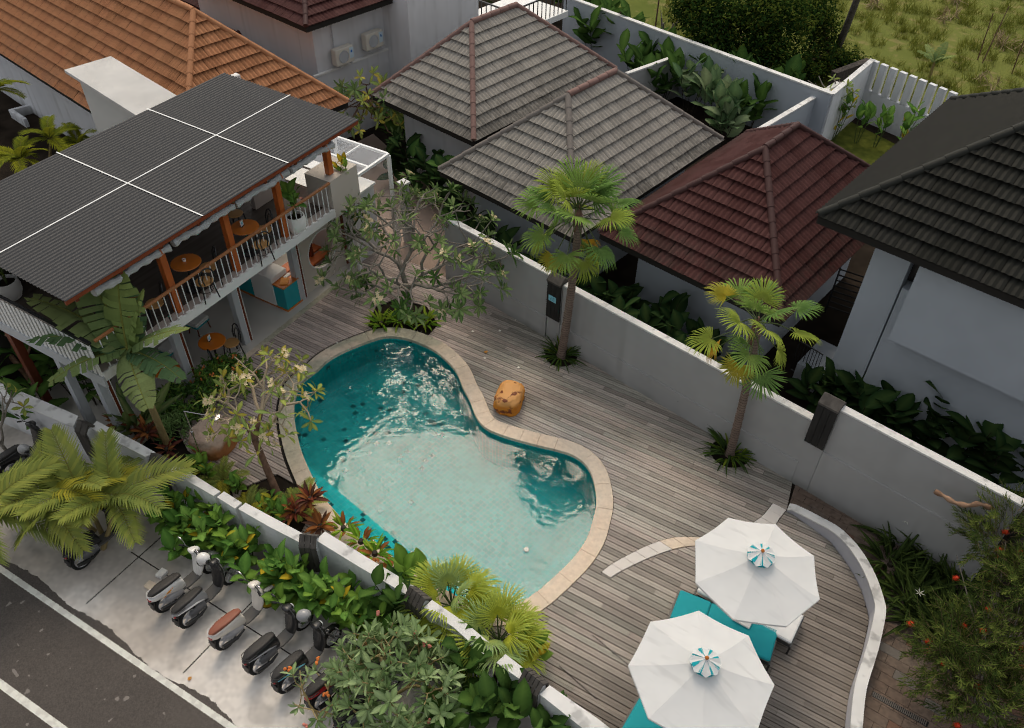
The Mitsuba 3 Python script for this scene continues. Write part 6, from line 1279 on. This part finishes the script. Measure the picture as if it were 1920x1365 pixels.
put(t + '__trunk', MB().tube([b, b * .6 + q * .4 + [.05, 0, .05], q], [.17, .14, .12], 12), 'bark_palm_grey', smooth=50); rough('bark_palm_grey', proc(lambda p, n, uv: mix((0.045, 0.04, 0.036), (0.17, 0.155, 0.14), fbm(p.x * 6, p.y * 6, p.z * 14, 3))), 0.9)
put(t + '__crown_stub', MB().tube([q, q + (q - b) * .25], [.12, .10], 10), 'bark_palm_grey')
t = thing('bare_tree', 'small leafless grey tree in front of the rear wall', 'tree'); b = np.array((-18.43,30.48,0))
tr = MB().tube([b, b + [0, 0, .9]], [.07, .06], 8)
for dx, dy, h_ in ((-.35, .0, 1.7), (.35, .1, 1.65), (.1, .3, 1.5), (-.1, -.2, 1.6)): tr.tube([b + [0, 0, .85], b + [dx * .7, dy * .7, 1.25], b + [dx, dy, h_]], [.05, .04, .035], 7)
put(t + '__trunk', tr, 'bark_grey', smooth=45); put(t + '__twigs', MB().tube([b + [.35, .1, 1.65], b + [.45, .2, 1.95]], [.02, .008], 5).tube([b + [-.35, 0, 1.7], b + [-.5, .1, 1.95]], [.02, .008], 5), 'bark_grey')
t = thing('thin_post', 'thin dark post beside the leafless tree at the rear wall', 'post'); b = np.array((-18.86,30.22,0)); put(t + '__rod', MB().tube([b, b + [0, 0, 2.9]], .03, 7), 'bark_brown'); put(t + '__tip', MB().tube([b + [0, 0, 2.9], b + [0, 0, 2.96]], .035, 7), 'stem_dark')
FBR = (-10.22,28.74,0)
forked('half bare frangipani behind the maroon roof', 'frangipani_tree', (FBR[0], FBR[1], 0), (FBR[0], FBR[1], .7), (FBR[0] - .1, FBR[1] + .2, 1.6), (1.0, .8, .8), 22, 31, FR_Y, 'bark_grey', .06, .1, bare=.55)
FBS = (-16.38,1.42,0)
forked('bare twiggy frangipani at the left edge above the black scooter', 'frangipani_tree', (FBS[0], FBS[1], 0), (FBS[0], FBS[1] + .05, .6), (FBS[0] + .05, FBS[1] + .3, 1.7), (.7, .6, .7), 14, 33, FR_Y, 'bark_grey', .045, 0, bare=.7)
t = thing('leaning_trunk', 'brown forked trunk leaning at the left edge under the balcony', 'tree trunk'); a, b = np.array((-17.87,2.93,0)), np.array((-18.66,2.77,1.3))
put(t + '__trunk', MB().tube([a, a * .5 + b * .5, b], [.08, .07, .06], 9), 'limb_bark', smooth=50); put(t + '__branch', MB().tube([a * .45 + b * .55, (-18.07,3.28,1.5), (-18.18,2.86,1.9)], [.04, .035, .03], 7), 'limb_bark', smooth=50)
lin_wall('stone_wall', 'dark mossy stone wall behind the white walls at the field edge', (-11.36,31.61,0.9)[:2], (-10.9,33.75,1.5)[:2], 1.2, .25, 'lava', 'lava')
GR = []
for i in range(3):
    r = np.random.default_rng(i); m = MB()
    for k in range(22):
        a, l = r.random() * 6.28, .16 + .22 * r.random(); o = r.normal(0, .07, 2); cl = np.array([(0.16, 0.18, 0.03), (0.23, 0.23, 0.05), (0.12, 0.145, 0.025)][int(r.integers(3))])
        m.add([(o[0], o[1] - .008, 0), (o[0], o[1] + .008, 0), (o[0] + l * .6 * math.cos(a), o[1] + l * .6 * math.sin(a), l)], [[0, 1, 2]], cl * (.8 + .4 * r.random()))
    GR.append((m.out(), np.vstack(m.c)))
gm = MB(); r = np.random.default_rng(44)
n = 0
while n < 2600:
    x, y = r.uniform(-22, 10), r.uniform(29, 60)
    if y < 32.3 and x < -4: continue
    if y < 31.5: continue
    (v, f), c_ = GR[int(r.integers(3))]; s = .9 + 1.3 * r.random(); gm.add(v @ rotz(r.random() * 6).T * s + [x, y, 0], f, c_); n += 1
k = put('field_grass', gm, 'leaf_dull', color=True); tag(k, 'tufts of yellowish green grass covering the field', 'grass', kind='stuff')
DRY = [small_cluster(.5, .05, [(0.22, 0.17, 0.10), (0.30, 0.24, 0.15), (0.14, 0.11, 0.07)], 14, .12, 50 + i) for i in range(2)]
for i, (p, l) in enumerate((((-11.3,44.05,0), 'grey brown dry clump in the field, upper middle'), ((-8.38,42.79,0), 'grey brown dry clump in the field beside the thin stakes'), ((-14.4,43.01,0), 'small dry clump at the top edge of the field'), ((-6.91,37.62,0), 'dry clump in the field above the dark roof'), ((-7.83,42.06,0), 'dry clump at the foot of the rightmost stakes'), ((-11.59,46.77,0), 'dry clump at the top edge right of centre'))):
    t = thing('dry_clump', l, 'dry grass clump'); r = np.random.default_rng(i)
    for k in range(4): put(t + '__dry_frond', DRY[k % 2], 'leaf_dull', tw=mat4(rotz(r.random() * 6), np.array(p) + r.normal(0, .25, 3) * [1, 1, 0] + [0, 0, .15], .8 + .5 * r.random()))
for i, (p, q, l) in enumerate((((-8.39,40.15,0), (-8.49,40.03,2), 'thin leaning stake in the field, left of the pair'), ((-8.11,39.95,0), (-8.08,40.38,2.3), 'thin leaning stake in the field, right of the pair'), ((-6.79,39.69,0), (-6.74,38.83,1.8), 'thin leaning stake at the right edge of the field'))):
    t = thing('field_stake', l, 'stake'); put(t + '__stick', MB().tube([p, q], [.03, .02], 6), 'bark_brown'); put(t + '__twig', MB().tube([np.array(p) * .4 + np.array(q) * .6, np.array(p) * .2 + np.array(q) * .8 + [.12, .05, .15]], [.012, .006], 5), 'bark_brown')
t = thing('young_banana', 'young banana plant standing in the field behind the slotted wall', 'banana plant'); b = np.array((-9.23,36.82,0))
put(t + '__trunk', MB().tube([b, b + [0, 0, .7]], [.07, .05], 8), 'stem_tan')
for k, (az, el) in enumerate(((2.6, .6), (1.5, 1.0), (.2, .5), (-.6, .7), (3.6, .5))): put(t + '__leaf', BAN[k % 3], 'leaf_dull', tw=mat4(dirm(az, el), b + [0, 0, .65], .62))
# iron railing beside the pale house, left walk and kerbs
t = thing('iron_railing', 'black iron railing in the gap beside the pale house', 'railing'); a, b = np.array((-4.76,16.21,1.15)), np.array((-4.11,16.14,1.15))
put(t + '__top_rail', MB().tube([a, b], .018, 6), 'black_metal'); put(t + '__bottom_rail', MB().tube([a - [0, 0, .95], b - [0, 0, .95]], .015, 6), 'black_metal')
for k in range(9): p = a + (b - a) * k / 8; put(t + '__bar', MB().tube([p, p - [0, 0, .97]], .009, 5), 'black_metal')
t = thing('dark_gate', 'dark metal gate with horizontal battens between the maroon villa and the pale house', 'gate'); a, b = np.array((-5.24,19.2,1.5)), np.array((-4.59,19.32,1.5))
for k in range(8): put(t + '__batten', MB().tube([a - [0, 0, .18 * k], b - [0, 0, .18 * k]], .02, 5), 'black_metal')
put(t + '__frame', MB().tube([a + [0, 0, .05], a - [0, 0, 1.5]], .025, 5).add(*MB().tube([b + [0, 0, .05], b - [0, 0, 1.5]], .025, 5).out()), 'black_metal')
bp = MB(); bw = sg.Polygon([(-23.22,3.27),(-21.6,4.78),(-17.67,4.29),(-17.7,3.73),(-19.73,1.85)])
struct('side_walk', MB().poly(bw, -0.012), 'roof_felt', label='brick paved walk under the balcony at the left edge')
for i in range(-26, 27):
    for j in range(-14, 15):
        x = sg.box(.222 * j + (.111 if i % 2 else 0), .112 * i, .222 * j + (.111 if i % 2 else 0) + .214, .112 * i + .104); x = sa.translate(sa.rotate(x, 56, origin=(0, 0)), *np.array(bw.centroid.coords[0]))
        if bw.contains(x): put('side_walk__brick', MB().poly(x, -0.011, 0.01 + .004 * rng.random()), ('walk_brick', 'walk_brick_dark')[int(rng.random() < .3)])
rough('walk_brick', (0.26, 0.19, 0.15), 0.85); rough('walk_brick_dark', (0.20, 0.145, 0.115), 0.85)
t = thing('planter_kerb', 'low white kerb round the planting behind the restaurant roof', 'kerb')
for p, q in (((-33.19,8.99,0.3), (-32.94,10.41,0.3)), ((-32.94,10.41,0.3), (-29.62,10.34,0.3)), ((-33.19,8.99,0.3), (-32.11,9.01,0.3))):
    p, q = np.array(p)[:2], np.array(q)[:2]; d = q - p; put(t + '__kerb', MB().box((*(p + q) / 2, .13), (np.linalg.norm(d) + .1, .14, .32), rz=math.atan2(d[1], d[0])), 'white_plaster')

struct('lawn', MB().poly(sg.Polygon([(-9.51,27.74),(-10.51,30.87),(-7.61,30.1),(-6.61,28.16),(-7.43,27.38)]), -0.014), 'moss', label='mossy grass patch in the walled corner behind the maroon roof')
diff('moss', proc(lambda p, n, uv: mix((0.03, 0.045, 0.01), (0.14, 0.15, 0.03), fbm(p.x * 5, p.y * 5, 0.0, 4))))

# ------------------------------------------------------------------ scooters
import manifold3d as mf
rough('tyre', (0.014, 0.014, 0.014), 0.8); rough('alloy', (0.42, 0.42, 0.43), 0.35, 0.6); rough('engine_grey', (0.14, 0.14, 0.145), 0.45); rough('plastic_black', (0.016, 0.016, 0.017), 0.35, 0.5); rough('plastic_grey', (0.09, 0.085, 0.08), 0.5)
rough('seat_black', (0.028, 0.026, 0.025), 0.55); rough('seat_brown', (0.22, 0.075, 0.045), 0.5); rough('lens_red', (0.35, 0.012, 0.015), 0.15, 0.6); rough('lens_clear', (0.55, 0.56, 0.57), 0.1, 0.6)
for n_, c_ in (('white', (0.64, 0.63, 0.60)), ('silver', (0.26, 0.26, 0.265)), ('black', (0.012, 0.012, 0.013)), ('red', (0.50, 0.012, 0.018)), ('cream', (0.60, 0.56, 0.50)), ('blue', (0.05, 0.045, 0.22))): rough('paint_' + n_, c_, 0.22, 0.5, clearcoat=0.8, clearcoat_gloss=0.9)
rough('decal_orange', (0.70, 0.26, 0.03), 0.5); rough('decal_teal', (0.18, 0.50, 0.60), 0.4); rough('decal_white', (0.6, 0.6, 0.6), 0.4); rough('plate_black', (0.02, 0.02, 0.022), 0.4)
def hull(balls, refine=0.05, it=6):
    P = []; ic = trimesh.creation.icosphere(subdivisions=1).vertices
    m = None
    for chain in balls:
        for a, b in zip(chain[:-1], chain[1:]):
            pts = np.vstack([ic * np.array(q[3:6] if len(q) > 5 else (q[3],) * 3) + np.array(q[:3]) for q in (a, b)]); h_ = mf.Manifold.hull_points(pts); m = h_ if m is None else m + h_
    m = m.refine_to_length(refine).to_mesh(); t_ = trimesh.Trimesh(np.array(m.vert_properties[:, :3]), np.array(m.tri_verts)); trimesh.smoothing.filter_taubin(t_, iterations=it); return MB().add(t_.vertices, t_.faces)
def sect(rows, n=14):
    """loft along x of rounded sections (x, half width, z low, z high)"""
    m = MB(); V = []; an = np.linspace(0, 2 * np.pi, n, endpoint=False)
    for x, w, z0, z1 in rows:
        c, s = np.cos(an), np.sin(an); V.append(np.stack([np.full(n, x), w * np.sign(c) * np.abs(c) ** .65, (z0 + z1) / 2 + (z1 - z0) / 2 * np.sign(s) * np.abs(s) ** .65], 1))
    k = len(V); f = [[i * n + j, i * n + (j + 1) % n, (i + 1) * n + (j + 1) % n, (i + 1) * n + j] for i in range(k - 1) for j in range(n)]; V = np.vstack(V); m.add(V, f)
    for e in (0, k - 1): m.add(np.vstack([V[e * n:(e + 1) * n].mean(0)[None], V[e * n:(e + 1) * n]]), [[0, j + 1, (j + 1) % n + 1] for j in range(n)])
    return m
def wheel(rad, w):
    ty = MB().lathe([(rad - .075, -w * .4), (rad - .03, -w * .5), (rad, -w * .22), (rad, w * .22), (rad - .03, w * .5), (rad - .075, w * .4)], n=28); ty.xf(mat4(rotx(math.pi / 2), (0, 0, 0)))
    rm = MB().lathe([(rad - .07, -w * .38), (rad - .095, -w * .3), (rad - .095, w * .3), (rad - .07, w * .38)], n=28).lathe([(0, -w * .45), (.05, -w * .45), (.05, w * .45), (0, w * .45)], n=12)
    for k in range(5):
        a = k * 1.2566; d = np.array([math.cos(a), math.sin(a), 0]); b = MB().box((0, 0, 0), (rad - .11, .035, w * .35)); b.xf(mat4(rotz(a), d * (rad - .07) / 2)); rm.add(*b.out())
    rm.xf(mat4(rotx(math.pi / 2), (0, 0, 0))); return ty, rm
P_ = {}
def shp(k, mb, smooth=40):
    if not k.startswith(('tyre', 'rim')):                 # short tail
        for v in mb.v: v[:, 0] = np.where(v[:, 0] < .3, .3 + (v[:, 0] - .3) * .80, v[:, 0])
    P_[k] = mikit.ply(mb.out(), None, smooth=smooth)
ty, rm = wheel(.27, .11); shp('tyre_r', ty.xf(mat4(np.eye(3), (0, 0, .27)))); shp('rim_r', rm.xf(mat4(np.eye(3), (0, 0, .27))), 30)
ty, rm = wheel(.265, .09); shp('tyre_f', ty.xf(mat4(np.eye(3), (1.24, 0, .265)))); shp('rim_f', rm.xf(mat4(np.eye(3), (1.24, 0, .265))), 30)
shp('body', sect([(-.44, .03, .63, .68), (-.35, .075, .59, .71), (-.15, .11, .56, .715), (.10, .12, .51, .715), (.32, .125, .42, .71), (.46, .115, .34, .68), (.53, .09, .30, .58)]))
shp('body_retro', sect([(-.42, .05, .58, .67), (-.31, .10, .53, .70), (-.10, .14, .49, .715), (.15, .145, .43, .715), (.34, .14, .35, .70), (.47, .11, .28, .62), (.52, .08, .28, .52)]))
shp('seat', sect([(-.38, .045, .70, .755), (-.28, .09, .70, .785), (-.08, .118, .70, .80), (.12, .122, .695, .775), (.30, .115, .685, .76), (.44, .095, .67, .745), (.52, .055, .64, .71)]))
shp('floor', sect([(.42, .11, .27, .33), (.55, .15, .26, .325), (.80, .15, .27, .33), (.92, .13, .30, .37)]))
shp('shield', hull([[(.88, 0, .34, .06, .15, .05), (.97, 0, .55, .06, .205, .07), (1.03, 0, .80, .06, .19, .08), (1.0, 0, .95, .08, .12, .06)]]))
shp('shield_face', hull([[(1.0, 0, .44, .05, .10, .08), (1.06, 0, .62, .05, .14, .08), (1.075, 0, .80, .04, .12, .07)]]))
shp('cowl', hull([[(1.06, 0, .97, .07, .10, .07), (.96, 0, 1.02, .06, .12, .05)]]))
shp('headlight', hull([[(1.10, 0, .94, .05, .075, .055), (1.095, 0, .97, .045, .07, .05)]]))
shp('front_fender', hull([[(1.06, 0, .50, .03, .055, .03), (1.20, 0, .57, .04, .065, .03), (1.36, 0, .52, .04, .06, .03), (1.45, 0, .42, .03, .05, .02)]], .04))
bar = MB(); bar.tube([(.93, -.34, 1.03), (.97, -.2, 1.05), (1.0, 0, 1.03), (.97, .2, 1.05), (.93, .34, 1.03)], .013, 7); shp('handlebar', bar)
gr = MB(); [gr.tube([(.90, s * .36, 1.025), (.935, s * .25, 1.042)], .02, 8) for s in (-1, 1)]; shp('grips', gr)
for s, k in ((-1, 'mirror_r'), (1, 'mirror_l')):
    shp(k, MB().tube([(.97, s * .2, 1.05), (.98, s * .25, 1.15), (.97, s * .30, 1.22)], .007, 5).add(*hull([[(.965, s * .30, 1.235, .02, .055, .032), (.96, s * .34, 1.24, .02, .045, .03)]]).out()))
fk = MB(); [fk.tube([(1.24, s * .065, .265), (1.13, s * .065, .62)], .02, 8) for s in (-1, 1)]; fk.tube([(1.13, 0, .6), (1.01, 0, 1.0)], .03, 8); shp('fork', fk)
en = sect([(-.06, .05, .20, .34), (.06, .08, .18, .38), (.25, .10, .16, .42), (.42, .10, .17, .40)]); en.tube([(0, .075, .27), (-.03, .10, .66)], .026, 8); shp('engine', en)
shp('exhaust', MB().tube([(.40, -.11, .20), (.15, -.15, .20), (-.12, -.16, .27), (-.30, -.165, .33)], [.02, .035, .05, .042], 10))
shp('tail_light', hull([[(-.41, -.03, .63, .03, .035, .032), (-.41, .03, .63, .03, .035, .032)]]))
rf = MB().box((-.40, 0, .44), (.03, .13, .22), m=roty(.45)); rf.box((-.36, 0, .56), (.10, .10, .03), m=roty(.5)); shp('rear_fender', rf, 20); shp('number_plate', MB().box((-.435, 0, .47), (.012, .20, .10), m=roty(.35)), False)
shp('grab_rail', MB().tube([(-.10, -.135, .72), (-.33, -.12, .74), (-.42, 0, .745), (-.33, .12, .74), (-.10, .135, .72)], .012, 7)); shp('stand', MB().tube([(.30, .09, .2), (.33, .20, .01)], .012, 6))
st = MB(); [st.tube([(-.34, s * .082, .64), (-.05, s * .118, .61), (.25, s * .128, .55), (.42, s * .122, .46)], [.010, .02, .024, .010], 6) for s in (-1, 1)]; shp('side_stripe', st)
dec = MB()
for s in (-1, 1):
    for i, (x, z, r_) in enumerate(((.02, .58, .035), (.07, .59, .045), (.13, .60, .035), (-.05, .55, .022), (.20, .62, .022), (-.10, .54, .015), (.10, .555, .02))): dec.box((x, s * .138, z), (r_ * 1.5, .012, r_))
shp('decal', dec, False)
shp('leg_emblem', MB().box((1.085, .06, .72), (.012, .02, .12)).box((1.085, -.06, .72), (.012, .02, .12)), False)
SC = .88
def scooter(label, rear, front, paint, seat, dark, retro=False, extra=(), tilt=.10, mirrors=True):
    t = thing('scooter', label, 'scooter', 'scooters parked on the concrete'); a = math.atan2(front[1] - rear[1], front[0] - rear[0])
    m = mat4(rotz(a) @ rotx(-tilt), (rear[0] + .15 * math.cos(a), rear[1] + .15 * math.sin(a), .012), SC)
    def p(part, shape, mat, holder=None): return put((holder or t) + '__' + part, P_[shape], mat, tw=m)
    w = p('rear_wheel', 'tyre_r', 'tyre'); p('rim', 'rim_r', 'alloy' if dark != 'plain' else 'plastic_black', w); w = p('front_wheel', 'tyre_f', 'tyre'); p('rim', 'rim_f', 'alloy', w)
    p('body', 'body_retro' if retro else 'body', paint); p('seat', 'seat', seat); p('floorboard', 'floor', 'plastic_grey'); p('leg_shield', 'shield', paint if retro else 'plastic_black'); p('front_panel', 'shield_face', paint)
    p('handlebar_cowl', 'cowl', paint if retro else 'plastic_black'); p('headlight', 'headlight', 'lens_clear'); p('front_fender', 'front_fender', paint); p('handlebar', 'handlebar', 'black_metal'); p('grips', 'grips', 'tyre')
    if mirrors: p('mirror', 'mirror_r', 'chrome' if retro else 'plastic_black'); p('mirror', 'mirror_l', 'chrome' if retro else 'plastic_black')
    p('fork', 'fork', 'engine_grey'); p('engine', 'engine', 'engine_grey' if not retro else 'alloy'); p('exhaust', 'exhaust', 'plastic_black'); p('tail_light', 'tail_light', 'lens_red'); p('rear_fender', 'rear_fender', 'plastic_black'); p('number_plate', 'number_plate', 'plate_black'); p('grab_rail', 'grab_rail', 'alloy' if retro else 'plastic_black'); p('stand', 'stand', 'black_metal')
    for part, shape, mat in extra: p(part, shape, mat)
    return t, m
scooter('white scooter with black seat and orange flower decals on its side', (-10.45,1.74,0), (-10.55,2.9,0), 'paint_white', 'seat_black', '', True, [('decal', 'decal', 'decal_orange')])
s2, m2 = scooter('silver and white scooter leaning against the decal scooter', (-9.82,1.87,0), (-10.05,3.07,0), 'paint_silver', 'seat_black', '', False, [('side_stripe', 'side_stripe', 'paint_white'), ('emblem', 'leg_emblem', 'decal_white')])
scooter('white scooter with brown seat and chrome mirrors', (-8.93,2.08,0), (-9.04,3.25,0), 'paint_cream', 'seat_brown', '', True)
scooter('black scooter with grey seat right of the brown seated one', (-8.07,2.22,0), (-8.18,3.39,0), 'paint_black', 'seat_black', '', False, [('side_stripe', 'side_stripe', 'paint_silver')])
scooter('black scooter with pale blue side stripe', (-7.4,2.36,0), (-7.51,3.52,0), 'paint_black', 'seat_black', '', False, [('side_stripe', 'side_stripe', 'decal_teal'), ('emblem', 'leg_emblem', 'decal_white')])
scooter('red scooter half hidden under the flowering shrub', (-6.72,2.56,0), (-6.77,3.66,0), 'paint_red', 'seat_black', '', False)
scooter('black scooter at the bottom edge under the grey green shrub', (-5.98,2.6,0), (-6.05,3.74,0), 'paint_black', 'seat_black', '', False, [('side_stripe', 'side_stripe', 'paint_silver')])
scooter('black scooter half hidden under the feather palm', (-12.54,1.12,0), (-12.75,2.19,0), 'paint_black', 'seat_black', '', False)
scooter('blue scooter with red tail light under the feather palm at the left', (-14.53,0.83,0), (-14.82,1.72,0), 'paint_blue', 'seat_black', '', False)
scooter('black scooter at the left edge below the bare twigs', (-15.86,1.17,0), (-16.11,2.1,0), 'paint_black', 'seat_black', '', False)
def helmet(label, c, ang, mat):
    t = thing('helmet', label, 'helmet'); v = trimesh.creation.icosphere(subdivisions=3); V = np.array(v.vertices) * [.135, .115, .12]; V[:, 2] = np.maximum(V[:, 2], -.06); m = mat4(rotz(ang), c)
    put(t + '__shell', MB().add(V, v.faces).xf(m), mat, smooth=50); put(t + '__visor', hull([[(.10, -.06, .0, .035, .04, .05), (.10, .06, .0, .035, .04, .05)]]).xf(m), 'plastic_black'); put(t + '__trim', MB().lathe([(.12, -.065), (.137, -.06), (.137, -.045)], n=20).xf(m), 'plastic_black'); return t
helmet('white helmet resting on the mirrors of the silver scooter', np.array((-10.09,2.73,1.18)), .6, 'paint_white'); helmet('dark grey helmet resting on the handlebar of a black scooter', np.array((-7.77,3.29,1.12)), .8, 'paint_silver'); helmet('silver helmet resting on the leftmost black scooter', np.array((-15.39,1.69,1.05)), .5, 'paint_silver')
t = thing('paving_block', 'loose pale paving block on the concrete beside the white scooter', 'paving block'); c = (-11.25,2.2,0); put(t, MB().box((c[0], c[1], .05), (.16, .20, .08), rz=.3, ch=.008), 'wall_cap_plaster', exact=True)
t = thing('paving_block', 'flat pale slab with a stain at the seat of the white scooter', 'paving block'); c = (-11.18,1.9,0); put(t, MB().box((c[0], c[1], .035), (.20, .16, .05), rz=.25, ch=.006), 'coping_stone', exact=True)
for _k in [k for k, v in scene.items() if v is None]: del scene[_k]
